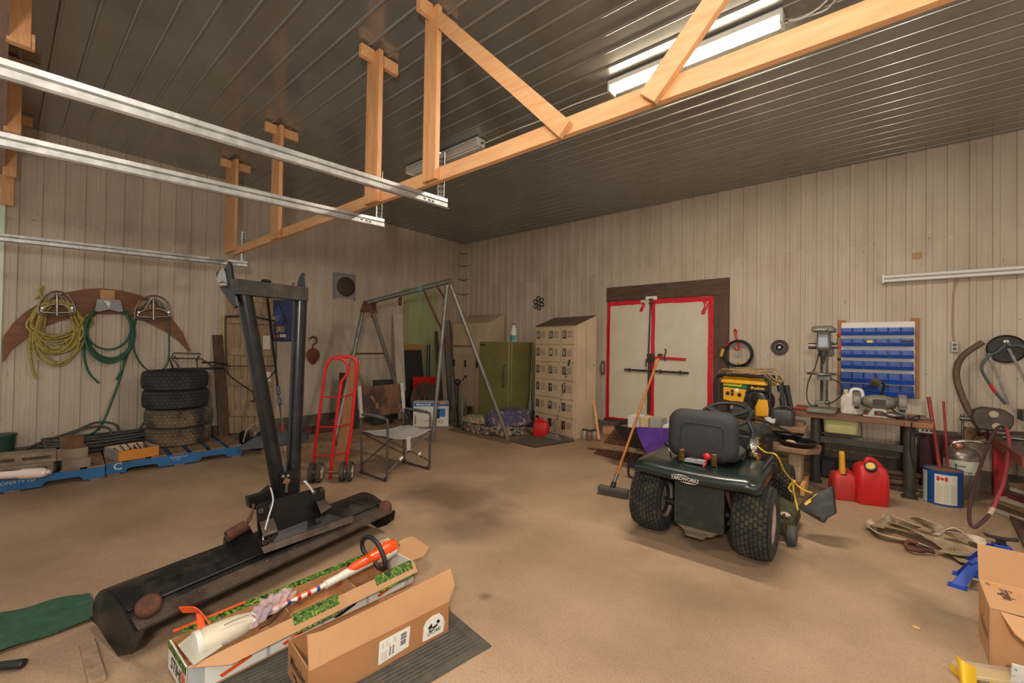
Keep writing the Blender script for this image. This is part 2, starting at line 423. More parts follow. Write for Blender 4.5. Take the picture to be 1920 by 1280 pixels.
fixture(-4.58, -3.29, False, 'unlit strip light on the ceiling behind the far hanger of the beam')
# ================================================================ beam frame hanging under the ceiling
YH = 1.822
bf = thing('hanging_timber_frame', 'long wooden beam hung under the ceiling on four uprights with two slanted braces', 'beam', (-2.9, 1.88, 2.5))
zb0 = pl(816, 341, 1, 1.862).z; zb1 = zb0+.092
MB().bx(-6.16, .62, 1.862, 1.900, zb0, zb1).build('beam', m_pine, bf, bev=.002)
def upright(pxl, pxr, yb, xt, name='upright'):
    a = pl(pxl, yb, 1, YH); b = pl(pxr, yb, 1, YH)
    MB().bx(a.x, b.x, YH, YH+.038, a.z, ZC-.03).build('upright', m_pinez, bf, bev=.002)
    xm = (a.x+b.x)/2
    MB().bx(xm-.02, xm+.02, YH-.11, YH, ZC-.11, ZC-.018).bx(xm-.02, xm+.02, YH+.038, YH+.22, ZC-.11, ZC-.018).build('ceiling_block', m_pine, bf, bev=.002)
upright(791.4, 814.8, 342, 0); upright(682.8, 705.5, 384, 0); upright(506, 520.5, 450, 0); upright(420, 437.5, 475, 0)
def brace(p, q, wd):
    a = pl(*p, 1, YH+.019); b = pl(*q, 1, YH+.019)
    MB().bar(a, b, .037, wd, up=(0, 0, 1)).build('brace', m_pine, bf, bev=.002)
brace((826, 38), (1061, 244), .090); brace((1352, -14), (1215, 186), .092)
# near hangers at the door side
def hanger(x, z0, y1, arm, label, ztop=ZC-.02):
    t = thing('ceiling_hanger', label, 'hanger', (x, y1-.04, z0), group='wooden hangers above the door')
    MB().bx(x-.038, x, y1-.092, y1, z0, ztop).build('post', m_pinez, t, bev=.002)
    MB().bx(x-.078, x-.039, -.003, y1+arm, z0+.01, z0+.10).build('arm', m_pine, t, bev=.002)
    if ztop > ZC-.05: MB().bx(x-.078, x-.04, y1-.15, y1+.10, ZC-.11, ZC-.02).build('ceiling_block', m_pine, t, bev=.002)
hanger(-3.75, 3.10, .079, .018, 'wooden hanger in the top left corner, nearest and most brightly lit')
hanger(-5.35, 3.085, .074, .005, 'wooden hanger crossing behind the upper metal rail at the left edge')
hanger(-6.62, 3.04, .071, .006, 'wooden hanger just above the lower long metal rail, farther from the door')
hanger(-6.95, 2.81, .062, .004, 'lowest dark wooden hanger against the ribbed left wall', ztop=3.2)
# door tracks
RP = [(-.055, .076), (0, .076), (0, .056), (-.007, .050), (0, .044), (0, .012), (.007, .003), (.017, .003), (.022, .011)]
def ribbon2(path, th):
    n = len(path); L = []; Rr = []
    for i in range(n):
        a = Vector(path[max(i-1, 0)]); b = Vector(path[min(i+1, n-1)]); d = (b-a).normalized(); nn = Vector((-d.y, d.x))*th/2
        p = Vector(path[i]); L.append(p+nn); Rr.append(p-nn)
    return L+Rr[::-1]
def track(x, z0, z1, y1, brx, bry, btop, label):
    t = thing('garage_door_track', label, 'rail', (x, 1.0, z0), group='overhead door rails')
    o = ribbon2(RP, .004)
    MB().loft([[V(x+p.x, y, z+p.y) for p in o] for y, z in ((-.6, z0-(z1-z0)*.3), (y1, z1))]).build('rail', m_galv, t, smooth=30)
    b = MB(); yb = bry; zt = btop; zb = z1+.012
    b.bx(x-.045, x-.042, yb, yb+.034, zb, zt).bx(x-.045, x-.010, yb+.031, yb+.034, zb, zt).mat(1)
    k = 0; z = zb+.03
    while z < zt-.01:
        b.bx(x-.032, x-.022, yb+.0295, yb+.0355, z-.006, z+.006); b.bx(x-.0465, x-.0405, yb+.012, yb+.022, z-.006, z+.006); z += .035
    b.build('hanger_bracket', [m_galv, m_black], t, smooth=0)
    for yy in (y1-.16, y1-.2, y1-.13): MB().bx(x+.0015, x+.0032, yy-.009, yy+.009, z1+.02, z1+.032).build('slot', m_black, t)
track(-2.235, 2.266, 2.338, 1.96, 0, 1.905, pl(835, 281, 1, 1.92).z, 'upper galvanised rail crossing the photo nearest to the camera')
track(-2.985, 2.252, 2.332, 1.955, 0, 1.905, pl(718, 318, 1, 1.92).z, 'middle galvanised rail ending below the second upright')
track(-5.985, 2.272, 2.342, 1.965, 0, 1.905, pl(458, 433, 1, 1.92).z, 'thin far galvanised rail running just before the left wall')
# cable along the ceiling between the fixtures
tag(MB().tube(spl([fl(910, 268, ZC-.05), fl(962, 245, ZC-.035), fl(1010, 227, ZC-.035), fl(1055, 205, ZC-.035), fl(1100, 187, ZC-.035), fl(1143, 172, ZC-.06)], 5), .006, 6).build('electric_cable', m_white), 'pale cable stapled to the ceiling between the two strip lights', 'cable')
tag(MB().tube(spl([fl(1470, 36, ZC-.06), fl(1485, 40, ZC-.05), fl(1510, 32, ZC-.035), fl(1545, 20, ZC-.03), fl(1562, 5, ZC-.03), fl(1590, -30, ZC-.03)], 5), .007, 6).tube(spl([fl(1478, 38, ZC-.08), fl(1500, 35, ZC-.07), fl(1535, 15, ZC-.05), fl(1560, -10, ZC-.03)], 5), .006, 6).build('electric_cable', m_white), 'pale cable leaving the right end of the glowing strip light', 'cable')
# ================================================================ left wall: arch, hangers, rope and hoses
m_arch = M('brown_plywood', (132, 82, 48), .6, 0, (104, 62, 36), 3, .35, .7, st=(6, 1.2, 6))
outer = [(5, 634), (22.5, 607.5), (47, 585), (82, 563), (120, 549), (157.5, 542), (187, 540), (225, 544), (262, 553), (296, 570), (322, 596), (341, 622), (357, 656)]
inner = [(354, 660), (337, 641), (311, 622), (285, 609), (259, 596), (225, 589), (180, 589), (142.5, 594), (112, 602), (82, 613), (49, 634), (22, 656), (5, 680)]
at = thing('plywood_arch', 'brown crescent shaped plywood board on the left wall behind the rope and hoses', 'board', wa(200, 600, .02))
MB().poly([wa(x, y, .0195) for x, y in outer+inner], (.0145, 0, 0)).build('board', m_arch, at, smooth=0)
for (x0, x1, y0, y1) in ((188, 215, 543, 561), (259, 283, 563, 577)):
    MB().poly([wa(x0, y0, .034), wa(x1, y0+1, .034), wa(x1, y1+1, .034), wa(x0, y1, .034)], (.006, 0, 0)).build('pine_block', M('pale_block', (190, 140, 92), .6), at, smooth=0)
m_alu = M('cast_aluminium', (176, 166, 158), .3, .8, (140, 128, 120), 10, .4, .7)
def reel(cx, cy, label):
    t = thing('hose_hanger', label, 'hose hanger', wa(cx, cy, .07), group='cast aluminium hose hangers')
    O = .15
    rim = [(-35, 14), (-32, -4), (-19, -19), (0, -25), (19, -19), (31, -2), (34, 15), (20, 20), (0, 21), (-20, 20)]
    MB().tube(spl([wa(cx+a, cy+b, O) for a, b in rim], 4, True), .017, 8, True, flat=.6).build('rim', m_alu, t, smooth=60)
    inn = [(-31, 12), (-18, 2), (0, -1), (18, 2), (30, 12), (14, 15), (-14, 15)]
    MB().tube(spl([wa(cx+a, cy+b, O-.03) for a, b in inn], 4, True), .012, 8, True).build('inner_ring', m_alu, t, smooth=60)
    b = MB().tube([wa(cx, cy-23, O), wa(cx, cy-3, O-.02), wa(cx, cy+20, O)], .012, 8)
    b.tube([wa(cx-3, cy-20, O), wa(cx-14, cy-4, O-.02)], .009, 6); b.tube([wa(cx+3, cy-20, O), wa(cx+14, cy-4, O-.02)], .009, 6)
    b.build('spokes', m_alu, t, smooth=60)
    cb = MB()
    for a, b in ((-28, 6), (0, -16), (28, 6)): cb.tube([wa(cx+a, cy+b, .036), wa(cx+a, cy+b, O-.01)], .010, 7)
    cb.tube(spl([wa(cx+a, cy+b, .055) for a, b in ((-30, 10), (-18, -10), (0, -17), (18, -10), (30, 10))], 4), .010, 7).build('cradle', m_alu, t, smooth=60)
reel(107, 571, 'cast aluminium hose hanger holding the yellow rope')
reel(288, 579, 'cast aluminium hose hanger at the right with one green hose loop')
hh = thing('hose_hanger', 'flat grey steel hose hanger in the middle of the brown arch', 'hose hanger', wa(205, 572, .05))
MB().poly([wa(*p, .15) for p in ((182, 561), (226, 562), (231, 583), (225, 585), (205, 580), (187, 584), (178, 583))], (.006, 0, 0)).build('front_plate', M('grey_sheet', (128, 128, 128), .45, .5), hh, smooth=0)
MB().poly([wa(*p, .157) for p in ((195, 563), (207, 566), (205, 577))], (.001, 0, 0)).build('sticker', m_white, hh, smooth=0)
MB().loft([[wa(*p, o) for p in ((184, 582), (190, 574), (205, 570), (220, 574), (228, 582), (222, 584), (205, 578), (188, 584))] for o in (.035, .15)]).build('cradle', M('grey_sheet2', (120, 120, 120), .45, .5), hh)
# yellow rope
m_rope = M('yellow_rope', (182, 162, 84), .8, 0, (142, 124, 62), 40, .4, .65, bump=.5, bs=200)
rp = MB(); rng = random.Random(3)
for k in range(17):
    w = rng.uniform(36, 56); bot = rng.uniform(622, 690); top = rng.uniform(561, 568); cx = 108+rng.uniform(-6, 6); o = rng.uniform(.05, .13)
    pts = []
    for j in range(14):
        a = 2*PI*j/14+rng.uniform(-.06, .06); u = math.sin(a); v = math.cos(a)
        x = cx+w*u*(1.0 if v < 0 else (.85))+rng.uniform(-1.5, 1.5)-(6 if v < -.3 else 0)*rng.random()
        y = (top+bot)/2-(bot-top)/2*v+rng.uniform(-1.5, 1.5)
        pts.append(wa(x, y, o+rng.uniform(-.008, .008)))
    rp.tube(spl(pts, 4, True), .0105, 7, True)
rp.tube(spl([wa(62, 600, .06), wa(56, 640, .07), wa(57, 670, .07), wa(62, 695, .06), wa(70, 710, .05)], 5), .013, 7)
rp.tube(spl([wa(90, 565, .12), wa(78, 556, .1), wa(74, 545, .06), wa(80, 536, .05), wa(76, 552, .05), wa(66, 560, .05)], 5), .012, 7)
rp.tube(spl([wa(150, 600, .06), wa(168, 590, .07), wa(174, 605, .06), wa(165, 613, .05), wa(150, 605, .06)], 5), .0105, 7)
tag(rp.build('rope_coil', m_rope, smooth=60), 'thick coil of yellow rope hung on the left aluminium hanger', 'rope')
m_hose = M('green_hose', (36, 92, 66), .45, 0, (28, 70, 52), 20, .4, .7)
hs = MB()
def loop(mb, cx, w, top, bot, o, r=.011):
    mb.tube(spl([wa(cx+w*math.sin(2*PI*j/14), (top+bot)/2-(bot-top)/2*math.cos(2*PI*j/14), o) for j in range(14)], 4, True), r, 8, True)
loop(hs, 203, 42, 574, 655, .09); loop(hs, 205, 44, 572, 674, .075); loop(hs, 206, 47, 571, 677, .10); loop(hs, 204, 45, 572, 680, .12); loop(hs, 207, 43, 575, 671, .06)
hs.tube(spl([wa(162, 610, .06), wa(158, 640, .06), wa(158, 670, .06), wa(168, 700, .05), wa(186, 718, .05)], 6), .011, 8)
hs.tube(spl([wa(247, 620, .06), wa(240, 660, .06), wa(230, 690, .05), wa(218, 712, .05)], 6), .011, 8)
tag(hs.build('garden_hose', m_hose, smooth=60), 'coiled dark green garden hose on the middle grey hanger', 'hose')
h2 = MB().tube(spl([wa(270, 572, .1), wa(256, 592, .09), wa(250, 640, .07), wa(256, 668, .06), wa(272, 690, .06), wa(290, 698, .05), wa(306, 692, .06), wa(316, 672, .07), wa(317, 630, .09), wa(316, 595, .1), wa(300, 570, .11), wa(284, 566, .11)], 6, True), .010, 8, True)
tag(h2.build('garden_hose', m_hose, smooth=60), 'single green hose loop hanging from the right aluminium hanger', 'hose')
h3 = MB().tube(spl([wa(236, 660, .04), wa(228, 700, .04), wa(212, 745, .05), wa(196, 785, .08), wa(180, 808, .15), wa(150, 822, .3), wa(140, 835, .45), wa(170, 832, .3), wa(215, 822, .2), wa(250, 815, .12), wa(264, 800, .08), wa(268, 792, .07)], 6), .011, 8)
tag(h3.build('garden_hose', m_hose, smooth=60), 'green hose dropping from the arch to the pallet behind the tyres', 'hose')
# ================================================================ pallets
m_blue = M('blue_pallet_paint', (34, 98, 152), .65, 0, (44, 86, 122), 6, .45, .75, col3=(120, 100, 82), ns3=14, lo3=.66, hi3=.74)
def pallet(p0, ang, label):
    t = thing('pallet', label, 'pallet', p0, ang, 'blue wooden pallets'); L, D = 1.219, 1.016
    for d in (.019, D/2, D-.019):
        pr = [(0, .016), (.15, .016), (.17, .05), (.20, .058), (.38, .058), (.41, .05), (.43, .016), (.79, .016), (.81, .05), (.84, .058), (1.02, .058), (1.05, .05), (1.07, .016), (L, .016), (L, .126), (0, .126)]
        MB().prism(pr, (-d-.019, 0, 0), (0, 1, 0), (0, 0, 1), .038).build('stringer', m_blue, t, local=True, smooth=0)
    for k in range(7):
        w = .13 if k in (0, 6) else .135; y = .0625+k*(L-.125)/6
        MB().box((-D/2, y, .134), (D, w, .016)).build('deck_board', m_woodh, t, local=True, bev=.002)
    for y in (.06, .61, L-.06): MB().box((-D/2, y, .008), (D, .1, .016)).build('bottom_board', m_woodh, t, local=True, bev=.002)
    return t
def pang(a, b): d = b-a; return math.atan2(d.y, d.x)-PI/2
a, b = fl(198, 893), fl(453, 855)
palR = pallet((a.x, a.y, 0), pang(a, b), 'blue pallet under the stacked tyres and the orange fronted drawer')
m_wpaint = M('worn_white_paint', (190, 196, 200), .7)
d_ = (b-a).normalized()
text('pallet_mark', 'C', a+d_*.09+V(.001, 0, .085), d_, (0, 0, 1), .075, m_wpaint, palR, ex=.003, bold=.02)
text('lettering', 'PROPERTY OF', a+d_*.60+V(.001, 0, .098), d_, (0, 0, 1), .018, m_wpaint, palR, ex=.003)
text('lettering', 'C 124', a+d_*.58+V(.001, 0, .072), d_, (0, 0, 1), .018, m_wpaint, palR, ex=.003)
c = fl(196, 897); d0 = fl(0, 927); d2 = (c-d0).normalized(); s0 = c-d2*1.219
palL = pallet((s0.x, s0.y, 0), pang(d0, c), 'blue pallet at the left edge under the concrete blocks')
text('lettering', 'PROPERTY OF', c-d2*.60+V(.001, 0, .09), d2, (0, 0, 1), .03, m_wpaint, palL, ex=.003)
PZ = .143
# concrete blocks
m_block = M('concrete_block', (142, 124, 104), .9, 0, (112, 96, 80), 8, .4, .65, bump=.4, bs=60)
def block(p, q, z0, h, d, slots, label, cat='block'):
    """block whose front face runs from p to q (floor plan), d deep to the wall"""
    u = (q-p).normalized(); n = V(-u.y, u.x, 0); L = (q-p).length
    t = MB(); 
    P = lambda a, b, c: p+u*a+n*b+V(0, 0, z0-p.z+c)
    if not slots:
        t.hexa([P(0, 0, 0), P(L, 0, 0), P(L, d, 0), P(0, d, 0), P(0, 0, h), P(L, 0, h), P(L, d, h), P(0, d, h)])
    else:
        # front web with two slots cut through to a dark core
        x = 0; zs = (h*.36, h*.62)
        for a0, a1, b0, b1, c0, c1 in [(0, L, .02, d, 0, h*.0+.02), (0, L, .06, d, .02, h), (0, L, 0, .06, 0, zs[0]), (0, L, 0, .06, zs[1], h)]:
            t.hexa([P(a0, b0, c0), P(a1, b0, c0), P(a1, b1, c0), P(a0, b1, c0), P(a0, b0, c1), P(a1, b0, c1), P(a1, b1, c1), P(a0, b1, c1)])
        for a0, a1 in ((0, L*.09), (L*.46, L*.56), (L*.92, L)):
            t.hexa([P(a0, 0, zs[0]), P(a1, 0, zs[0]), P(a1, .06, zs[0]), P(a0, .06, zs[0]), P(a0, 0, zs[1]), P(a1, 0, zs[1]), P(a1, .06, zs[1]), P(a0, .06, zs[1])])
    return tag(t.build('concrete_block', m_block, bev=.004), label, cat, 'blocks on the left pallet')
zt = PZ
p = fl(-40, 900, zt); q = fl(99, 885, zt); p2 = fl(-40, 874, zt+.1); 
block(p, q, zt, .095, .19, True, 'lower slotted concrete block at the left edge of the photo')
block(p+V(-.01, -.02, 0), q+V(-.01, .02, 0), zt+.096, .10, .19, True, 'upper slotted concrete block at the left edge of the photo')
p = fl(116, 882, zt); q = fl(170, 874, zt)
block(p, q, zt, .095, .19, False, 'lower plain concrete block beneath the small timber offcut')
block(p+V(0, -.035, 0), q+V(0, -.02, 0), zt+.096, .10, .18, False, 'upper plain concrete block directly under the timber offcut')
oc = (p+q)/2+V(-.09, -.03, 0)
tag(MB().box((oc.x, oc.y, zt+.197+.055), (.14, .13, .11), R3(.25)).build('timber_offcut', M('offcut_end', (112, 80, 52), .85, 0, (84, 60, 42), 6, .4, .65, bump=.3, bs=50), bev=.003), 'square brown timber offcut on top of the concrete blocks', 'wood block')
# white plastic wrapped roll lying on the pallet front
r0 = fl(-30, 893, .19); r1 = fl(88, 885, .19)
tag(MB().tube([r0, r0.lerp(r1, .3), r0.lerp(r1, .55), r0.lerp(r1, .6), r0.lerp(r1, .93), r1], [.033, .034, .036, .046, .045, .03], 14).cyl(r1, r1+V(.012, .02, 0), .02, 8).build('wrapped_roll', M('pinkish_plastic_wrap', (226, 204, 194), .25, coat=.4), smooth=60), 'pinkish white plastic wrapped roll on the front edge of the left pallet', 'roll')
# hose pile behind the blocks
hp = MB(); rng = random.Random(11)
for k in range(9):
    y0 = rng.uniform(.25, .45); x0 = XA+rng.uniform(.18, .4); pts = []
    for j in range(12):
        a_ = 2*PI*j/12; pts.append(V(x0+.12*math.cos(a_), .72+k*.01+(.46+rng.uniform(-.06, .06))*math.sin(a_), PZ+.02+k*.016+.03*rng.random()))
    hp.tube(spl(pts, 4, True), .013, 7, True)
hp.tube(spl([wa(30, 850, .2), wa(80, 828, .15), wa(140, 808, .12), wa(180, 792, .12), wa(215, 795, .15), wa(222, 812, .2), wa(210, 825, .3)], 6), .013, 7)
hp.tube(spl([wa(60, 845, .25), wa(110, 826, .2), wa(150, 806, .2), wa(185, 799, .2), wa(207, 806, .25), wa(205, 828, .3)], 6), .013, 7)
tag(hp.build('hose_pile', M('grey_hose', (74, 68, 62), .6, 0, (52, 50, 46), 20, .4, .7), smooth=60), 'heap of grey hoses on the left pallet against the wall', 'hose')
# green bin at the wall corner
gb = wa(8, 838, .12)
tag(MB().lathe([(.075, 0), (.095, .24), (.10, .25), (.10, .27), (.09, .27)], (XA+.16, .035, PZ+.002), n=20).build('green_bin', M('dark_green_plastic', (40, 70, 56), .5)), 'dark green plastic tub against the wall at the left edge', 'tub')
# drawer with tools
dt = thing('tool_drawer', 'loose wooden drawer with an orange front, filled with tools, on the right pallet', 'drawer', fl(222, 866, PZ))
p = fl(222, 866, PZ); q = fl(298, 853, PZ); r = fl(188, 848, PZ)
u = (q-p).normalized(); n = V(-u.y, u.x, 0); L = (q-p).length; D = .40; Hh = .105
Pd = lambda a, b, c: p+u*a+n*b+V(0, 0, c)
def dbox(mb, P, a0, a1, b0, b1, c0, c1):
    return mb.hexa([P(a0, b0, c0), P(a1, b0, c0), P(a1, b1, c0), P(a0, b1, c0), P(a0, b0, c1), P(a1, b0, c1), P(a1, b1, c1), P(a0, b1, c1)])
dbox(MB(), Pd, 0, L, 0, .018, .0, Hh).build('drawer_front', M('orange_varnish', (206, 134, 52), .45, 0, (186, 112, 40), 6, .4, .7, st=(6, 1, 6)), dt, bev=.002)
m_gw = M('greyed_wood', (150, 140, 128), .7)
for a_ in (0, L-.015): dbox(MB(), Pd, a_, a_+.015, .018, D, 0, Hh).build('side_panel', m_gw, dt, bev=.001)
bb = MB(); dbox(bb, Pd, .015, L-.015, D-.015, D, 0, Hh); bb.build('back_panel', M('pale_wood', (206, 180, 146), .7), dt, bev=.001)
bb = MB(); dbox(bb, Pd, .015, L-.015, .018, D-.015, 0, .012); bb.build('bottom', m_woodh, dt)
rng = random.Random(5)
for k, nm in enumerate(('pliers', 'wrench', 'wrench', 'tin_snips', 'screwdriver', 'hand_file')):
    x = L*(.12+.14*k); a_ = rng.uniform(-.3, .3); z = .085+.012*(k % 3)
    c0 = Pd(x, .06+.02*k, z-.03); c1 = Pd(min(x+.05*a_*3, L-.03), .33, z+.006)
    w = MB()
    if nm in ('pliers', 'tin_snips'):
        w.tube([c0, c0.lerp(c1, .55), c1], [.007, .006, .004], 6); w.tube([c0+u*.035, c0.lerp(c1, .55)+u*.004, c1+u*.004], [.007, .006, .004], 6); w.sph(c0.lerp(c1, .58), .012, 8, 6)
    else:
        w.tube([c0, c0.lerp(c1, .3), c0.lerp(c1, .35), c1], [.01, .01, .005, .005], 8); w.sph(c1, .009, 8, 6)
    tag(w.build(nm, m_black, smooth=50), {'pliers': 'dark pliers at the left end of the loose drawer', 'tin_snips': 'dark snips in the middle of the loose drawer', 'screwdriver': 'dark screwdriver in the loose drawer, right of its middle', 'hand_file': 'dark file at the right end of the loose drawer'}.get(nm, 'dark wrench lying second in the loose drawer' if k == 1 else 'dark wrench lying third in the loose drawer'), 'tool', 'tools in the loose drawer')
# ================================================================ tyres
def tyre(mb, c, axis, R, W, rr, nblk, rows, lug, k=.78, bulge=.06):
    c = Vector(c); ax, sd, up = basis(axis); N = 4*nblk
    tw = W*k; prof = []        # (radius, z, kind): kind None fixed, else row index
    sw = [(rr, -W*.36), (rr+.012, -W*.43), (rr+(R-rr)*.35, -W*.5), (rr+(R-rr)*.62, -W*.5), (rr+(R-rr)*.86, -W*.455)]
    for r_, z in sw: prof.append((r_, z, None, 0))
    for r in range(rows):
        z0 = -tw/2+tw*r/rows; z1 = -tw/2+tw*(r+1)/rows; g = (z1-z0)*.10
        crown = lambda z: R-bulge*R*(abs(z)/(W/2))**3
        prof += [(crown(z0)-lug, z0+g*.3, None, 0), (crown(z0+g), z0+g*1.4, r, 1), (crown(z1-g), z1-g*1.4, r, 1), (crown(z1)-lug, z1-g*.3, None, 0)]
    for r_, z in sw[::-1]: prof.append((r_, -z, None, 0))
    prof += [(rr-.02, W*.34, None, 0), (rr-.02, -W*.34, None, 0)]
    K = len(prof); vs = []; fs = []
    for i in range(N):
        for (r_, z, row, hi) in prof:
            off = 0.0
            if row is not None:
                s_ = (i+2*(row % 2)) % 4
                if s_ in (0,): r_ = r_-lug
            a_ = 2*PI*(i+ (0 if row is None else (.35 if (i+2*(row % 2)) % 4 == 1 else (-.35 if (i+2*(row % 2)) % 4 == 3 else 0))*0)-0)/N
            vs.append(c+ax*z+(sd*math.cos(a_)+up*math.sin(a_))*r_)
    for i in range(N):
        i2 = (i+1) % N
        for j in range(K):
            j2 = (j+1) % K; fs.append((i*K+j, i2*K+j, i2*K+j2, i*K+j2))
    return mb.add(vs, fs)
m_tyreb = M('dark_truck_tyre', (44, 41, 39), .85, 0, (70, 64, 57), 5, .5, .75)
m_tyre = M('muddy_truck_tyre', (56, 49, 43), .85, 0, (122, 104, 82), 5, .42, .66)
tz = PZ; tw = .222
for k, (px_, lb) in enumerate(((336, 'bottom tyre of the stack, tan with dried mud'), (335, 'second tyre from the bottom of the stack of four'), (330, 'third tyre from the bottom of the stack of four'), (328, 'top tyre of the stack, under the black tube frame'))):
    ctr = fl(px_, 842, PZ); cc = V(-6.645, ctr.y+0.03-.004*k, tz+tw/2+k*(tw+.004))
    cc.y = pl(px_, 780, 0, -6.645).y
    mb = MB(); tyre(mb, cc, (.02*(k % 2), .0, 1), .335, tw, .205, 40, 5, .011, k=.86, bulge=.05)
    tag(mb.build('tyre', m_tyre if k < 2 else m_tyreb, smooth=25), lb, 'tyre', 'stack of four tyres')
ztop = tz+4*(tw+.004)
# black tube frame on the tyres
fz = ztop+.012
f = MB(); P = lambda px_, py_, o: wa(px_, py_, o)
cx0 = V(-6.62, 1.63, fz)
def rel(a_, b_, c_): return V(-6.62+a_, 1.60+b_, fz+c_)
f.tube(spl([rel(.12, -.22, 0), rel(.14, .25, 0), rel(-.1, .27, 0), rel(-.12, -.22, 0)], 4, True), .009, 8, True)
f.tube([rel(.12, -.18, 0), rel(.10, -.22, .10), rel(.08, -.26, .14), rel(.08, .05, .13), rel(.1, .18, .02)], .009, 8)
f.tube([rel(-.1, -.2, 0), rel(-.08, -.24, .12), rel(-.08, -.20, .2), rel(-.06, .08, .19), rel(-.07, .03, .1)], .009, 8)
f.tube([rel(.08, -.2, .13), rel(-.08, -.2, .16)], .008, 8); f.tube([rel(.09, .02, .13), rel(-.06, .05, .16)], .008, 8)
f.tube([rel(.1, .05, .08), rel(.05, .2, .08), rel(.03, .36, .05)], .011, 8); f.tube([rel(.12, 0, .0), rel(.09, .0, .12)], .008, 8)
tag(f.build('tube_frame', m_black, smooth=60), 'small black bent tube frame lying on top of the tyre stack', 'frame')
# ================================================================ helpers for standing things
def near(px, py, P):
    """point on the ray of a pixel that is closest to the vertical line through P"""
    d = ray(px, py); t = (P[0]*d.x+P[1]*d.y)/(d.x**2+d.y**2); return EYE+d*t
def hit(px, P, dist, sgn=-1, py=700):
    """plan point in the direction of column px at a distance from P"""
    d = ray(px, py); c = V(d.x, d.y, 0).normalized(); P = V(P[0], P[1], 0)
    b = -2*P.dot(c); q = P.length_squared-dist*dist; D = b*b-4*q
    t = (-b+sgn*math.sqrt(max(D, 0)))/2; return c*t
def PP(p, u, n):
    return lambda a, b, c: p+u*a+n*b+V(0, 0, c)
def bbox(P, a0, a1, b0, b1, c0, c1, mb=None):
    return dbox(mb or MB(), P, a0, a1, b0, b1, c0, c1)
# ---------------------------------------------------------------- things leaning on the left wall
p = wa(408, 628, .03); q = wa(421, 813, .30); q.z = .012
tag(MB().bar(p, q, .125, .03, up=(1, 0, 0)).build('leaning_plank', m_dwood, bev=.003), 'dark narrow plank leaning on the wall right of the tyre stack', 'plank')
# ledged plank door leaning on the wall
t = thing('plank_door', 'old ledged plank door standing against the left wall behind the plough arms', 'door panel', wa(468, 815, .1))
Q = lambda u, v, o: wa(425+u*(512-425)+v*3, 557+v*(812-557)+u*3*(1-v), .02+.06*v+o)
b = MB()
for k in range(7):
    u0 = k/7+.004; u1 = (k+1)/7-.004
    b.hexa([Q(u0, 1, 0), Q(u1, 1, 0), Q(u1, 1, .022), Q(u0, 1, .022), Q(u0, 0, 0), Q(u1, 0, 0), Q(u1, 0, .022), Q(u0, 0, .022)])
b.build('planks', m_wood, t, smooth=0)
for v0, v1, u0, u1, o in ((.13, .19, .02, 1.04, .05), (.375, .425, .03, .98, .024), (.60, .65, .04, .98, .024), (.825, .875, .04, .98, .024), (-.01, .03, 0, .98, .024)):
    MB().hexa([Q(u0, v1, .023), Q(u1, v1, .023), Q(u1, v1, .023+o), Q(u0, v1, .023+o), Q(u0, v0, .023), Q(u1, v0, .023), Q(u1, v0, .023+o), Q(u0, v0, .023+o)]).build('batten', m_wood, t, bev=.002)
for v0, v1 in ((.275, .375), (.545, .615)):
    MB().hexa([Q(.77, v1, .03), Q(.93, v1, .03), Q(.93, v1, .05), Q(.77, v1, .05), Q(.77, v0, .03), Q(.93, v0, .03), Q(.93, v0, .05), Q(.77, v0, .05)]).build('dotted_plate', M('dotted_plate', (214, 206, 190), .6, 0, (60, 50, 44), 55, .62, .66), t)
# dark rod frame hanging in front of it
f = MB().tube(spl([wa(423, 592, 0.16), wa(423, 640, 0.18), wa(425, 690, 0.19), wa(432, 705, 0.20), wa(452, 720, 0.22), wa(476, 736, 0.24)], 4), .009, 7)
f.tube(spl([wa(512, 600, 0.16), wa(516, 610, 0.16), wa(517, 682, 0.20), wa(512, 700, 0.22), wa(496, 716, 0.24), wa(478, 735, 0.24)], 4), .009, 7)
f.tube([wa(424, 686, 0.19), wa(516, 686, 0.20)], .006, 7); f.tube([wa(423, 593, 0.16), wa(470, 592, 0.16), wa(513, 601, 0.16)], .012, 7)
f.tube([wa(474, 730, 0.24), wa(477, 750, 0.24), wa(468, 752, 0.24), wa(484, 752, 0.24)], .007, 7)
tag(f.build('rod_frame', m_black, smooth=60), 'thin dark bent rod frame hanging in front of the plank door', 'frame')
y1 = MB().tube(spl([wa(419, 590, .04), wa(420, 680, .04), wa(423, 740, .05), wa(424, 780, .06), wa(421, 812, .06)], 5), .009, 7)
tag(y1.build('yellow_string', M('yellow_cord', (190, 176, 60), .6), smooth=60), 'thin yellow cord hanging along the left edge of the plank door', 'cord')
# poster
m_post = M('blue_poster', (38, 62, 120), .35, 0, (16, 24, 58), 3, .35, .62)
t = thing('poster', 'dark blue poster with small pictures on the left wall between the plough arms', 'poster', wa(535, 640, .02))
O = .0165; cor = [(510.5, 561), (559, 563), (559, 640), (511.5, 640)]
MB().poly([wa(*c_, O) for c_ in cor], (.0015, 0, 0)).build('sheet', m_post, t, smooth=0)
def pq(x0, x1, y0, y1, name, m): MB().poly([wa(x0, y0, O+.002), wa(x1, y0, O+.002), wa(x1, y1, O+.002), wa(x0, y1, O+.002)], (.0008, 0, 0)).build(name, m, t, smooth=0)
pq(556.5, 558.8, 563, 640, 'white_margin', m_white)
pq(517, 533, 611.5, 623, 'picture', M('pic_tan', (176, 160, 120), .5, 0, (74, 60, 44), 30, .45, .55)); pq(511.8, 523, 627.5, 633, 'picture', M('pic_orange', (186, 104, 62), .5, 0, (110, 58, 40), 40, .45, .55))
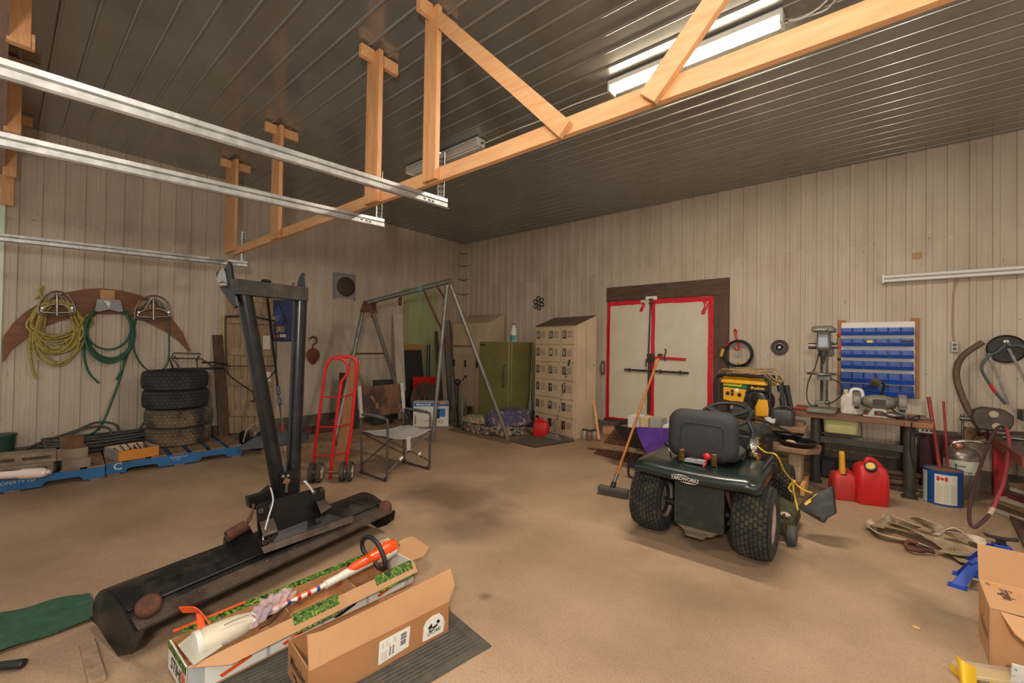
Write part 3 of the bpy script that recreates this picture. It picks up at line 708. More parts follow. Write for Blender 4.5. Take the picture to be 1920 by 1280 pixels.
pq(524.5, 536, 626.5, 632, 'picture', M('pic_pale', (210, 196, 170), .5)); pq(538, 545, 627.5, 633, 'picture', M('pic_dark', (60, 60, 74), .5)); pq(547, 556, 628, 632.5, 'picture', M('pic_brown', (160, 112, 84), .5))
m_lb = M('pale_blue_print', (126, 146, 190), .5)
for k in range(7): pq(517, 527-(k % 3)*2, 592+k*1.6, 592.5+k*1.6, 'print_line', m_lb)
f = MB().tube([wa(523, 563, .05), wa(539, 602, .05), wa(529, 609, .05)], .006, 6).tube([wa(523, 563, .05), wa(513, 585, .05), wa(510, 600, .05)], .006, 6).box(wa(509, 598, .05), (.03, .05, .06))
tag(f.build('hanging_bracket', m_dsteel, smooth=40), 'dark triangular bracket hung in front of the blue poster', 'bracket')
# fishing / pruning pole
t = thing('telescopic_pole', 'long thin pole with grey grips and a red sleeve leaning beside the poster', 'pole', (wa(535, 830, .5).x, wa(535, 830, .5).y, .01))
A = wa(500, 548, .10); B = fl(535, 846, .012); L = lambda k: A.lerp(B, k)
MB().tube([L(0), L(.33)], [.017, .018], 8).tube([L(.33), L(.66)], .015, 8).build('upper_shaft', m_black, t); MB().tube([L(.66), L(1)], .012, 8).build('lower_shaft', m_chrome, t)
MB().cyl(L(.63), L(.675), .026, 12).build('grip', M('grey_grip', (96, 96, 100), .6), t); MB().cyl(L(.70), L(.735), .026, 12).build('grip', M('grey_grip2', (96, 96, 100), .6), t)
MB().cyl(L(.86), L(.91), .013, 10).build('red_sleeve', m_red, t)
# hook block on the wall
m_oxr = M('oxide_red', (120, 58, 50), .6, .1, (88, 44, 40), 10, .4, .7)
t = thing('hanging_pulley_block', 'rusty red pulley block with a hook hanging on the left wall', 'pulley block', wa(587, 684, .05))
out = [(0, 19), (-6, 14), (-11, 7), (-12.5, -1), (-10, -8), (-4, -12), (4, -12), (10, -8), (12.5, -1), (11, 7), (6, 14)]
MB().loft([[wa(587+a*s, 665+b_*s, o) for a, b_ in out] for o, s in ((.02, .9), (.035, 1), (.065, 1), (.08, .9))]).build('pulley_cheek', m_oxr, t)
MB().tube(spl([wa(587, 654, .05), wa(587, 647, .05), wa(593, 642, .05), wa(594, 635, .05), wa(588, 631, .05), wa(581.5, 634, .05), wa(581, 639, .05)], 5), [.011]*6+[.013]*20+[.006]*5, 8).build('hook', m_oxr, t, smooth=60)
# taped round vent
t = thing('wall_vent', 'square foil taped patch with a dark round hole high on the left wall', 'vent', wa(645, 562, .02))
MB().poly([wa(*c_, .014) for c_ in ((625, 512), (665, 515), (665, 561), (625, 557))], (.004, 0, 0)).build('patch', M('vent_patch', (150, 138, 124), .6), t, smooth=0)
m_foil = M('foil_tape', (150, 154, 164), .35, .6, (116, 118, 126), 30, .4, .7)
for c_ in (((623.5, 510), (629.5, 511), (629.5, 561), (623.5, 559)), ((660.5, 515), (666.5, 516), (666.5, 565), (660.5, 560)), ((629.5, 511), (660.5, 514), (660.5, 519), (629.5, 516))):
    MB().poly([wa(*q_, .0185) for q_ in c_], (.002, 0, 0)).build('tape_strip', m_foil, t, smooth=0)
cc = wa(648.5, 537.5, .019); MB().lathe([(.001, .0), (.165, .0), (.172, .012), (.15, .022), (.001, .024)], cc, (1, 0, 0), 28).build('round_cover', M('brown_cover', (74, 54, 42), .7, 0, (56, 40, 32), 10, .4, .7), t)
# green painted part of the wall
ga, gbm = wa(757, 530, 0), wa(828, 770, 0)
struct(ribbed('wall_left_green', ga.y, 5.98, .169, phA, pA, .25, 2.545, .012, 0, M('pale_green_sheet', (168, 170, 124), .5, 0, (146, 146, 104), 3, .35, .7, st=(1, 1, .25)), gap=.003))
# boards in the corner
def leanboard(name, top, bot, offt, offb, th, m, label, cat='board', zb=.012, **k):
    """board given by its two top pixels and two bottom pixels"""
    a, b_ = wa(*top[0], offt), wa(*top[1], offt); c_, d = wa(*bot[0], offb), wa(*bot[1], offb)
    ta, tb = (a.z-zb)/(a.z-c_.z), (b_.z-zb)/(b_.z-d.z); c_ = a.lerp(c_, ta); d = b_.lerp(d, tb)
    n = (b_-a).cross(c_-a).normalized()*th
    if n.x > 0: n = -n
    return tag(MB().poly([a, b_, d, c_], n).build(name, m, smooth=0, bev=.002), label, cat, **k)
leanboard('leaning_board', ((738, 587), (754, 587)), ((746, 760), (762, 760)), .10, .30, .02, m_white if 0 else M('painted_board', (208, 194, 180), .6, 0, (188, 172, 156), 4, .4, .7), 'tall pale board leaning in front of the green wall section')
leanboard('leaning_board', ((757, 645), (792, 646)), ((760, 780), (796, 780)), .06, .14, .012, M('yellowed_plywood', (168, 122, 66), .6), 'yellowish plywood sheet whose top edge shows above the black panel')
leanboard('black_board', ((753.5, 656), (790, 656)), ((762, 770), (800, 770)), .12, .34, .012, M('black_panel', (44, 42, 40), .6, 0, (34, 32, 31), 4, .4, .7), 'tall black panel leaning on the left wall behind the brown disc')
leanboard('red_sheet', ((775, 706), (820, 706)), ((775, 800), (822, 800)), .34, .46, .01, m_red, 'bright red sheet standing behind the brown disc', 'sheet')
leanboard('dark_board', ((816, 622), (821, 620)), ((826, 780), (834, 780)), .05, .22, .02, m_dwood, 'thin dark board in the corner left of the mesh strip')
leanboard('dark_leaning_board', ((637, 698), (668, 700)), ((634, 832), (674, 832)), .3, .58, .02, M('dark_brown_sheet', (66, 48, 40), .6, 0, (50, 38, 32), 5, .4, .7), 'dark brown sheet leaning behind the red hand truck')
leanboard('black_sheet', ((700, 712), (736, 711)), ((700, 800), (738, 800)), .3, .5, .02, M('black_rubber_sheet', (48, 47, 42), .8, 0, (70, 66, 56), 30, .5, .7), 'small black rubber sheet showing above the chair back', 'sheet')
a = wa(803.5, 646, .22)
tag(MB().lathe([(.034, 0), (.034, a.z-.012), (.028, a.z-.012), (.028, a.z-.2)], (a.x, a.y, .012), n=16).build('dark_pipe', M('blue_grey_pipe', (62, 66, 74), .35, .3)), 'upright dark grey pipe in front of the green wall section', 'pipe')
# brown disc (round table top)
c0 = wa(801, 762, .62)
nrm = V(.96, -.1, .25).normalized()
tag(MB().lathe([(.001, -.014), (.345, -.014), (.36, 0), (.345, .014), (.001, .014)], V(c0.x, c0.y, .355), nrm, 40).build('round_table_top', M('brown_round_top', (84, 60, 46), .6, 0, (64, 46, 36), 6, .4, .7)), 'brown round table top leaning behind the welder carton', 'table top')
c1 = wa(798, 777, .74); c1.z = .27
w = MB().lathe([(.20+.009*math.cos(2*PI*j/8), .009*math.sin(2*PI*j/8)) for j in range(8)], c1, nrm, 32, closed=True)
for k in range(12):
    _, s_, u_ = basis(nrm); a_ = 2*PI*k/12
    w.tube([c1, c1+(s_*math.cos(a_)+u_*math.sin(a_))*.2], .0015, 4)
w.cyl(c1-nrm*.03, c1+nrm*.03, .014, 8)
tag(w.build('spoked_rim', m_alu, smooth=60), 'thin bare spoked wheel rim standing behind the welder carton', 'wheel rim')
# welder carton
p = fl(774, 800); q = fl(841, 799); u = (q-p).normalized(); n = V(-u.y, u.x, 0); L = (q-p).length; Hh = near(775, 754, p).z
t = thing('welder_carton', 'white and blue carton with a machine picture standing behind the folding chair', 'carton', p)
Pw = PP(p, u, n)
bbox(Pw, 0, L, 0, .26, 0, Hh).build('box', M('white_carton', (214, 206, 196), .6), t, bev=.004)
m_cblue = M('carton_blue', (28, 104, 176), .5); m_cred = M('carton_red', (186, 40, 44), .5)
bbox(Pw, .005, L-.005, -.002, 0, Hh*.83, Hh*.985).build('blue_band', m_cblue, t, smooth=0); bbox(Pw, L*.70, L*.985, -.0035, -.002, Hh*.91, Hh*.985).build('red_tab', m_cred, t, smooth=0)
uz = V(0, 0, 1)
text('lettering', 'Mastercraft', Pw(L*.28, -.003, Hh*.905), u, uz, .038, m_white, t, shear=.2, bold=.015)
text('lettering', 'WELDER', Pw(L*.84, -.0045, Hh*.948), u, uz, .022, m_white, t)
text('lettering', 'Flux-Core Welder', Pw(L*.24, -.001, Hh*.66), u, uz, .018, m_ink, t); text('lettering', 'Soudeuse', Pw(L*.18, -.001, Hh*.58), u, uz, .018, m_ink, t)
bbox(Pw, L*.63, L*.90, -.003, 0, Hh*.40, Hh*.74).build('machine_picture', m_cblue, t, smooth=0); bbox(Pw, L*.60, L*.74, -.0045, -.0015, Hh*.33, Hh*.68).build('machine_front_picture', M('carton_dark', (34, 38, 44), .5), t, smooth=0)
b = MB()
for cx_ in (.55, .78):
    b.tube(spl([Pw(L*(cx_+.06*math.cos(a_*PI/4)), -.001, Hh*(.2+.05*math.sin(a_*PI/4))) for a_ in range(8)], 3, True), .004, 6, True)
b.tube(spl([Pw(L*.32, -.001, Hh*.2), Pw(L*.4, -.001, Hh*.24), Pw(L*.5, -.001, Hh*.26)], 4), .003, 6); b.build('cable_picture', m_ink, t)
for k in range(4): bbox(Pw, L*.05, L*.085, -.001, 0, Hh*(.14+.09*k), Hh*(.19+.09*k)).build('picture_mark', m_ink, t, smooth=0)
# perforated mesh strip in the corner
t = thing('mesh_strip', 'tall grey perforated metal strip standing in the corner behind the pipe frame', 'metal strip', fl(848, 806))
B0 = fl(843, 794); B1 = fl(858, 792); T0 = near(831, 600, V(B0.x-.15, B0.y+.12, 0)); T1 = near(843, 600, V(B1.x-.15, B1.y+.12, 0))
for A_, B_ in ((T0, B0), (T1, B1)): MB().bar(B_, A_, .02, .012, up=(1, 0, 0)).build('side_rail', m_dsteel, t)
b = MB()
for k in range(46):
    v = (k+.5)/46; c_ = B0.lerp(T0, v); d = B1.lerp(T1, v); c2_ = B0.lerp(T0, min(1, v+.011)); 
    b.bar(c_, d, .012, .010, up=(1, 0, 0))
    for m_ in range(1, 5): b.bar(c_.lerp(d, m_/5), B0.lerp(T0, min(1, v+.022)).lerp(B1.lerp(T1, min(1, v+.022)), m_/5), .007, .008, up=(1, 0, 0))
b.build('lattice', M('galv_mesh', (128, 124, 116), .45, .6), t, smooth=0)
# stool-like green posts, pot and black tool
pb = fl(858, 800)
t = thing('black_tool', 'black upright tool with a round knobbed lever before the tall locker', 'tool', pb)
h = near(852, 716, pb).z
MB().tube([pb, V(pb.x, pb.y, h*.5), V(pb.x-.02, pb.y, h)], [.016, .014, .022], 8).cyl(pb, pb+V(0, 0, .02), .06, 12).build('post', m_black, t)
e = near(873, 706, pb); MB().tube([V(pb.x-.02, pb.y, h-.05), V(e.x, e.y, e.z)], .010, 8).sph(e, .028, 10, 8).build('lever', m_black, t); MB().sph(V(pb.x-.02, pb.y, h), (.05, .05, .06), 10, 8).build('head', m_black, t)
pg = fl(866, 799); b = MB(); hh_ = near(862, 740, pg).z
for dx, k in ((0, 1), (.09, .82)): b.lathe([(.026, 0), (.026, hh_*k), (.02, hh_*k), (.02, hh_*k-.05)], (pg.x+dx*.4-.10*(k < 1), pg.y+.10*(k < 1), 0), n=12)
b.box(pg+V(-.05, .05, .03), (.2, .2, .04))
tag(b.build('pipe_stand', M('green_grey_pipe', (102, 108, 92), .5, .2)), 'pair of short grey green pipes on a base in front of the tall locker', 'pipe stand')
pp_ = fl(877, 797); hh_ = near(877, 762, pp_).z
t = thing('stock_pot', 'shiny steel pot on the floor in front of the tall locker', 'pot', pp_)
MB().lathe([(.085, 0), (.09, .01), (.09, hh_), (.094, hh_+.006), (.085, hh_+.003), (.083, .02)], pp_, n=24).build('pot_body', m_chrome, t); MB().lathe([(.0915, hh_*.28), (.0935, hh_*.3), (.0935, hh_*.34), (.0915, hh_*.36)], pp_, n=24).build('band', m_white, t)
# ---------------------------------------------------------------- tall beige locker, fridge, small lockers
def louvre(mb, P, x0, x1, z0, b): return mb
def louvres(mb, P, a0, a1, c, n, dz, b=0.0):
    for k in range(n): bbox(P, a0, a1, b-.004, b+.002, c-k*dz-.004, c-k*dz, mb)
p = pl(846, 787, 1, 6.12); p.z = 0; u = V(1, 0.0, 0).normalized(); n = V(-u.y, u.x, 0); q = pl(913, 700, 1, p.y); L = q.x-p.x; Hf = near(843, 607, p).z
t = thing('tall_locker', 'tall beige three door locker with a sloping top standing behind the olive fridge', 'locker', p)
P = PP(p, u, n); D = .50; Hb = Hf+.21
mb = MB(); mb.hexa([P(0, .02, .0), P(L, .02, .0), P(L, D, .0), P(0, D, .0), P(0, .02, Hf), P(L, .02, Hf), P(L, D, Hb), P(0, D, Hb)]).build('body', m_beige, t, bev=.003)
for k in range(3):
    a0 = L*k/3+.008; a1 = L*(k+1)/3-.008
    d = bbox(P, a0, a1, 0, .02, .08, Hf-.04).build('door', m_beige, t, bev=.002)
    bbox(P, a0+.03, a0+.08, -.012, .0, Hf*.52, Hf*.60).build('latch', m_dsteel, d, bev=.002)
# olive fridge
P1 = V(-5.16, 5.30, 0)*1.05
P1 = hit(897, V(0, 0, 0), P1.length, 1)
Cn = hit(954, P1, .72, -1)
m_olive = M('olive_enamel', (118, 112, 62), .38, 0, (104, 98, 56), 3, .4, .7, col3=(92, 66, 42), ns3=1.6, lo3=.62, hi3=.75)
u = (Cn-P1).normalized(); n = V(-u.y, u.x, 0); L = (Cn-P1).length; Ht = near(955, 640, Cn).z-.005; P = PP(P1, u, n)
t = thing('fridge', 'olive green vintage fridge with rust stains behind the folded blankets', 'fridge', P1)
bbox(P, 0, L, .07, .64, .06, Ht).build('cabinet', m_olive, t, bev=.012); bbox(P, .004, L-.004, 0, .062, .13, Ht-.002).build('door', m_olive, t, bev=.012)
bbox(P, .02, L-.02, .09, .54, 0, .07).build('plinth', m_black, t)
hd = MB().tube(spl([P(L-.085, 0, Ht*.73), P(L-.085, -.035, Ht*.71), P(L-.09, -.04, Ht*.6), P(L-.095, -.035, Ht*.5), P(L-.095, 0, Ht*.48)], 4), .011, 8); hd.build('handle', m_dsteel, t, smooth=60)
bbox(P, .04, .15, -.003, 0, Ht-.07, Ht-.045).build('badge', m_black, t)
# jug on the fridge
jc = P(L-.06, .25, Ht); jc = V(near(963, 640, jc).x, near(963, 640, jc).y, Ht); jh = near(963, 606, jc).z-Ht
jt = thing('bottle', 'white and teal plastic bottle standing on the fridge', 'bottle', jc)
MB().lathe([(.05, 0), (.058, .01), (.055, jh*.35), (.062, jh*.55), (.05, jh*.68), (.028, jh*.84), (.022, jh*.88), (.022, jh*.93)], jc, n=20).build('bottle_body', M('bottle_white', (206, 204, 196), .4), jt, smooth=60)
MB().lathe([(.058, jh*.06), (.0625, jh*.2), (.0605, jh*.36)], jc, n=20, a0=3.4, a1=6.6).build('teal_label', M('teal_label', (70, 140, 146), .5), jt, smooth=60); MB().lathe([(.026, jh*.92), (.026, jh), (.001, jh)], jc, n=16).build('cap', M('cap_brown', (96, 66, 50), .5), jt)
# box lockers
p = fl(1000, 804); q = fl(1078, 823.5); u = (q-p); u.z = 0; L = u.length; u.normalize(); n = V(-u.y, u.x, 0); Hf = near(1087, 609, q).z
P = PP(p, u, n); D = .46; Hb = Hf+.17; zb = .03
t = thing('box_locker', 'beige bank of eighteen small locker doors with a sloping dusty top', 'locker', p)
mb = MB(); mb.hexa([P(0, .02, 0), P(L, .02, 0), P(L, D, 0), P(0, D, 0), P(0, .02, Hf), P(L, .02, Hf), P(L, D, Hb), P(0, D, Hb)])
mb.build('body', m_beige, t, bev=.003)
MB().hexa([P(-.004, .0, Hf+.001), P(L+.004, 0, Hf+.001), P(L+.004, D, Hb+.001), P(-.004, D, Hb+.001), P(-.004, .0, Hf+.006), P(L+.004, 0, Hf+.006), P(L+.004, D, Hb+.006), P(-.004, D, Hb+.006)]).build('dusty_top', M('dusty_top', (104, 84, 66), .8, 0, (80, 64, 52), 6, .4, .7), t)
bbox(P, L-.002, L+.001, .225, .229, .55, Hb-.12).build('side_seam', m_dsteel, t); bbox(P, L-.002, L+.0012, D-.07, D-.02, Hf*.64, Hf*.645).build('side_slot', m_ink, t)
m_slot = M('dark_slot', (78, 62, 48), .8)
cw = L*.93/3; rh = (Hf-.03)/6
for r in range(6):
    for c_ in range(3):
        a0 = L*.02+c_*(cw+.008)+.004; a1 = a0+cw-.012; z0 = .015+r*rh+.006; z1 = z0+rh-.014
        mb = MB(); bbox(P, a0, a1, .002, .02, z0, z1, mb).mat(1)
        for k in range(4): bbox(P, a0+cw*.46, a0+cw*.80, .0008, .004, z1-.082-k*.027, z1-.074-k*.027, mb)
        d = mb.build('door', [m_beige, m_slot], t)
        lt = bbox(P, a0+.035, a0+.115, -.004, .003, z1-.18, z1-.05).build('latch_recess', M('latch_recess', (70, 62, 54), .4, .6) if r == c_ == 0 else bpy.data.materials['latch_recess'], d, bev=.001)
        mb = MB(); bbox(P, a0+.048, a0+.098, -.016, -.004, z1-.165, z1-.085, mb); bbox(P, a0+.042, a0+.108, -.010, -.004, z1-.078, z1-.056, mb)
        mb.build('latch', m_chrome, d, bev=.002)
# floor mats of cardboard before the lockers
m_mat = M('dirty_floor_card', (120, 94, 68), .85, 0, (96, 76, 56), 5, .4, .7); m_mat2 = M('dark_floor_mat', (88, 74, 60), .9, 0, (72, 60, 50), 12, .4, .7)
tag(MB().poly([fl(840, 806, .004), fl(955, 832, .004), fl(1000, 814, .004), fl(985, 797, .004), fl(900, 790, .004)], (0, 0, .008)).build('floor_sheet', m_mat, smooth=0), 'thin brown board on the floor under the pile of blankets', 'floor sheet')
tag(MB().poly([fl(955, 826, .013), fl(1003, 838, .013), fl(1078, 826, .013), fl(1035, 812, .013), fl(1012, 812, .013)], (0, 0, .007)).build('floor_mat', m_mat2, smooth=0), 'dark floor mat in front of the small box lockers', 'mat')
# blankets
def blob(mb, pts, z0, h, seed, nz=5, lump=.25):
    """soft pile over a closed floor outline"""
    rng = random.Random(seed); k = len(pts); c_ = sum(pts, Vector())/k; rings = []
    ph = [rng.uniform(0, 6.28) for _ in range(6)]
    for i in range(nz+1):
        v = i/nz; s_ = (1-v**2.2)**.5 if v < 1 else .04; ring = []
        for j, p_ in enumerate(pts):
            w_ = 1+lump*.25*math.sin(ph[i % 6]+j*1.9)
            d = (p_-c_)*max(.05, s_)*w_
            ring.append(V(c_.x+d.x, c_.y+d.y, z0+h*v*(1+lump*.35*math.sin(j*1.3+ph[0])*(v > .1))))
        rings.append(ring)
    return mb.loft(rings)
def quilt(name, a_, b_, c_, d_):
    return M(name, a_, .9, 0, b_, 17, .47, .53, col3=c_, ns3=13, lo3=.56, hi3=.60, bump=.3, bs=40)
m_q1 = quilt('floral_quilt', (96, 122, 110), (178, 150, 112), (160, 92, 72), None); m_q2 = quilt('purple_quilt', (84, 70, 94), (60, 66, 92), (158, 128, 104), None); m_q3 = quilt('dark_floral', (52, 58, 50), (150, 130, 110), (120, 60, 60), None)
def ol(*px): return [fl(x, y, .0) for x, y in px]
def layered(name, pts, z0, h, m, label, seed, folds=3):
    mb = MB(); rng = random.Random(seed)
    pts = spl(pts, 3, True); c_ = sum(pts, Vector())/len(pts)
    rings = []
    for i in range(folds*2+1):
        v = i/(folds*2); s_ = (1.0 if i % 2 else .955)*(1-.10*v)
        rings.append([V(c_.x+(p_.x-c_.x)*s_, c_.y+(p_.y-c_.y)*s_, z0+h*v+.018*math.sin(j*.9+seed)*(v > 0)) for j, p_ in enumerate(pts)])
    rings.append([V(c_.x+(p_.x-c_.x)*.55, c_.y+(p_.y-c_.y)*.55, z0+h*1.06+.02*math.sin(j*1.7+seed)) for j, p_ in enumerate(pts)])
    rings.append([V(c_.x+(p_.x-c_.x)*.1, c_.y+(p_.y-c_.y)*.1, z0+h*1.10) for j, p_ in enumerate(pts)])
    mb.loft(rings); return tag(mb.build(name, m, smooth=70), label, 'blanket', 'folded blankets on the floor')
layered('blanket', ol((864, 806), (890, 814), (930, 819), (980, 818), (990, 812), (965, 811), (915, 808)), .014, .13, m_q3, 'flat dark flowered blanket at the bottom of the blanket pile', 2, 3)
layered('blanket', ol((862, 805), (880, 810), (908, 813), (915, 808), (890, 804)), .155, .09, m_q1, 'pale green flowered quilt at the left end of the blanket pile', 4, 2)
layered('blanket', ol((908, 813), (930, 818), (975, 817), (998, 812), (985, 807), (950, 808)), .155, .22, m_q2, 'bulky purple patterned quilt on top of the blanket pile', 7, 3)
rc = fl(966, 800, .42)
tag(MB().poly([near(940, 786, V(-4.62, 5.2, 0)), near(983, 784, V(-4.3, 5.35, 0)), near(985, 768, V(-4.55, 5.65, 0)), near(962, 770, V(-4.9, 5.5, 0))], (0, 0, .012)).build('red_board', M('dull_red_board', (150, 60, 44), .6), smooth=0), 'dull red board lying tilted on the back of the blanket pile', 'board')
# small red can by the lockers
def jerry(name, base, u, w, d, h, label, m, spout=None, capc=None):
    n = V(-u.y, u.x, 0); P = PP(base, u, n); t = thing(name, label, 'fuel can', base)
    rings = []
    for z, s_, sy_, sh in ((0, .93, .9, 0), (.02, 1, 1, 0), (h*.5, 1, 1, 0), (h*.70, .96, .95, 0), (h*.82, .84, .80, -.01), (h*.885, .60, .55, -.02), (h*.90, .45, .35, -.02)):
        rings.append([P(w/2+x*s_+sh*w, d/2+y*sy_, z) for x, y in rrect(w, d, min(w, d)*.24, 5)])
    mb = MB().loft(rings); mb.build('tank', m, t, smooth=50)
    MB().tube(spl([P(w*.36, d/2, h*.86), P(w*.42, d/2, h*.96), P(w*.52, d/2, h*.985), P(w*.66, d/2, h*.93), P(w*.80, d/2, h*.84), P(w*.84, d/2, h*.74)], 4), min(w, d)*.11, 8, flat=.8).build('handle', m, t, smooth=60)
    return t, P
m_redp = M('red_plastic', (196, 30, 28), .42, 0, (170, 24, 24), 5, .4, .7); m_redd = M('dirty_red_plastic', (186, 46, 40), .55, 0, (140, 50, 42), 7, .4, .7)
b0 = fl(998, 817, .02); u = V(.8, .6, 0).normalized(); w_ = .26
jt, P = jerry('fuel_can', b0, V(.93, .36, 0).normalized(), .24, .17, near(1010, 786, b0).z-.02, 'small bright red fuel can between the blankets and the box lockers', m_redp)
MB().cyl(P(.05, .085, .2), P(.03, .085, .27), .03, 12).build('cap', m_redp, jt)
# dust mop leaning on the lockers
t = thing('dust_mop', 'thin striped mop stick leaning against the box lockers', 'mop', fl(1037, 822, .02))
a = fl(1038, 815, .08); e = near(1068, 674, fl(1073, 826)+V(-.05, -.07, 0))
n_ = 24
MB().tube([a.lerp(e, k/n_) for k in range(n_+1)], .011, 8).build('handle', M('striped_stick', (150, 140, 128), .5, 0, (40, 38, 36), 1, .5, .52, st=(1, 1, 28)), t); MB().cyl(a.lerp(e, .92), e, .014, 8).build('grip', m_black, t)
hb = fl(1036, 822, .02); MB().hexa([hb+V(-.16, -.03, 0), hb+V(.14, -.06, 0), hb+V(.15, .06, 0), hb+V(-.15, .08, 0), hb+V(-.08, .0, .07), hb+V(.05, -.01, .08), hb+V(.05, .03, .08), hb+V(-.08, .04, .07)]).build('mop_head', M('grey_mop', (108, 104, 96), .9, 0, (80, 76, 70), 30, .4, .7), t, bev=.01)
# brooms in the gap between fridge and lockers
b0 = fl(985, 797); t = thing('broom', 'yellowish broom handle standing in the gap left of the box lockers', 'broom', b0); MB().cyl(V(b0.x, b0.y, .02), near(999, 700, b0+V(.0, .25, 0)), .012, 8).build('handle', m_pinez, t)
b0 = fl(993, 800); t = thing('snow_brush', 'dark bristled brush on a pale handle in the gap left of the box lockers', 'brush', b0)
e = near(999, 640, b0+V(0, .3, 0)); MB().cyl(V(b0.x, b0.y, .3), e, .013, 8).build('handle', m_galv, t); MB().bar(V(b0.x, b0.y, .02), V(b0.x, b0.y, .02).lerp(e, .28), .08, .06).build('bristles', m_black, t)
# ---------------------------------------------------------------- pipe A-frame
m_pipe = M('old_galvanised_pipe', (138, 136, 130), .45, .6, (112, 106, 98), 12, .4, .7, col3=(124, 78, 54), ns3=5, lo3=.64, hi3=.72)
fb, fa, fc, fd = fl(953, 824), fl(811, 828), fl(626, 834), fl(767, 797)
t = thing('pipe_gantry', 'large A-frame of old galvanised pipes standing in the far corner', 'pipe frame', (fa+fd)/2)
m1 = (fa+fb)/2; m2 = (fc+fd)/2
A1 = near(841, 530, m1); A2 = near(688, 570, m2)
Pr = .03
MB().cyl(A2+(A2-A1).normalized()*.05+V(0, 0, .02), A1+(A1-A2).normalized()*.04+V(0, 0, .02), .036, 14).build('top_pipe', m_pipe, t)
def xy(a_, b_, k): return a_.lerp(b_, k)
for f_, a_, sp in ((fa, A1, -.02), (fb, A1, .03), (fc, A2, -.04), (fd, A2, .05)):
    MB().cyl(f_, a_+V(sp*.5, sp, -.04), Pr, 12).build('leg', m_pipe, t)
MB().cyl(xy(fc, A2, .62), xy(fd, A2, .62), .014, 8).build('crossbar', m_rust, t); MB().cyl(xy(fa, A1, .60), xy(fb, A1, .60), .014, 8).build('crossbar', m_rust, t)
tp = A1.lerp(A2, .30); MB().cyl(tp+V(0, 0, .01), xy(fb, A1, .60).lerp(xy(fa, A1, .6), .78), .017, 8).build('knee_brace', m_rust, t)
MB().cyl(A1.lerp(A2, .14)+V(0, 0, .01), xy(fa, A1, .88), .015, 8).build('knee_brace', m_rust, t); MB().cyl(A2.lerp(A1, .12)+V(0, 0, .01), xy(fd, A2, .9), .015, 8).build('knee_brace', m_rust, t)
MB().poly([A2+V(0, -.06, .05), A2+V(.04, .09, .05), A2+V(.05, .14, -.13), A2+V(0, -.12, -.13)], (.03, 0, 0)).build('gusset', m_rust, t)
rg = A1.lerp(A2, .58); MB().lathe([(.05+.014*math.cos(2*PI*j/8), .014*math.sin(2*PI*j/8)) for j in range(8)], rg+V(0, 0, -.09), (.8, .6, 0), 20, closed=True).tube([rg+V(0, 0, .04), rg+V(.02, .02, -.05)], .012, 6).build('shackle', m_rust, t, smooth=60)
tg = A1.lerp(A2, .33); MB().lathe([(.039, -.04), (.041, 0), (.039, .04)], tg+V(0, 0, .02), A1-A2, 14).tube([tg+V(0, 0, -.02), tg+V(.01, .0, -.2), tg+V(.0, .01, -.36)], .008, 6).build('rope_tie', M('teal_rope', (96, 140, 142), .8), t)
# ---------------------------------------------------------------- red hand truck
b0, b1 = fl(590, 898), fl(650, 896); u = (b1-b0).normalized(); nb = V(-u.y, u.x, 0); nn = (u.cross(V(0, 0, 1)-nb*.10)).normalized()
H_ = lambda x, y: vp(x, y, b0, nn)
t = thing('hand_truck', 'red tube hand truck with four small wheels standing left of the folding chair', 'hand truck', b0)
MB().tube(spl([H_(585, 885), H_(594, 815), H_(605, 730), H_(610, 695), H_(614, 681), H_(624, 671), H_(640, 669), H_(655, 669), H_(665, 673), H_(669, 686), H_(667, 710), H_(659, 800), H_(650, 866)], 5), .0155, 10).build('outer_frame', m_red, t, smooth=60)
MB().tube(spl([H_(628, 671), H_(644, 674), H_(652, 686), H_(650, 702), H_(641, 715), H_(638, 730), H_(629, 800), H_(618, 900)], 5), .0155, 10).build('center_bar', m_red, t, smooth=60)
for (a_, b_, c_) in (((603, 743), (637, 744), (662, 738)), ((594, 800), (628, 800), (655, 794)), ((589, 855), (622, 853), (652, 847))):
    MB().tube(spl([H_(*a_), H_(*b_), H_(*c_)], 4), .011, 8, flat=.6).build('crossbar', m_red, t, smooth=60)
MB().poly([H_(575, 902), H_(652, 899), H_(651, 906), H_(575, 911)], -nb*.18 if (-nb).dot(V(0, 0, 0)-b0) < 0 else nb*.18).build('toe_plate', m_red, t)
m_hub = M('cream_hub', (176, 166, 138), .5); back = V(0, 0, 0)-V(b0.x, b0.y, 0); back = (back-u*back.dot(u)).normalized()
ax0 = H_(592, 893); ax0.z = .10; ax0 += back*.10
for s_, nm in ((-.01, 'w'), (.065, 'w'), (.285, 'w'), (.36, 'w')):
    c_ = ax0+u*s_
    w = MB().lathe([(.068, -.022), (.092, -.022), (.1, -.014), (.1, .014), (.092, .022), (.068, .022), (.066, 0)], c_, u, 28, closed=True).build('wheel', m_rubber, t)
    MB().lathe([(.012, .028), (.02, .028), (.022, .012), (.064, .016), (.068, .02), (.068, -.02), (.064, -.016), (.022, -.012), (.02, -.028), (.012, -.028)], c_, u, 24).build('hub', m_hub, w)
MB().cyl(ax0-u*.04, ax0+u*.40, .008, 8).build('axle', m_steel, t)
for px_ in (590, 651):
    q_ = H_(px_, 868); c_ = ax0+u*(.0275 if px_ < 600 else .32); MB().bar(q_, c_, .035, .008, up=u).build('axle_bracket', m_red, t)
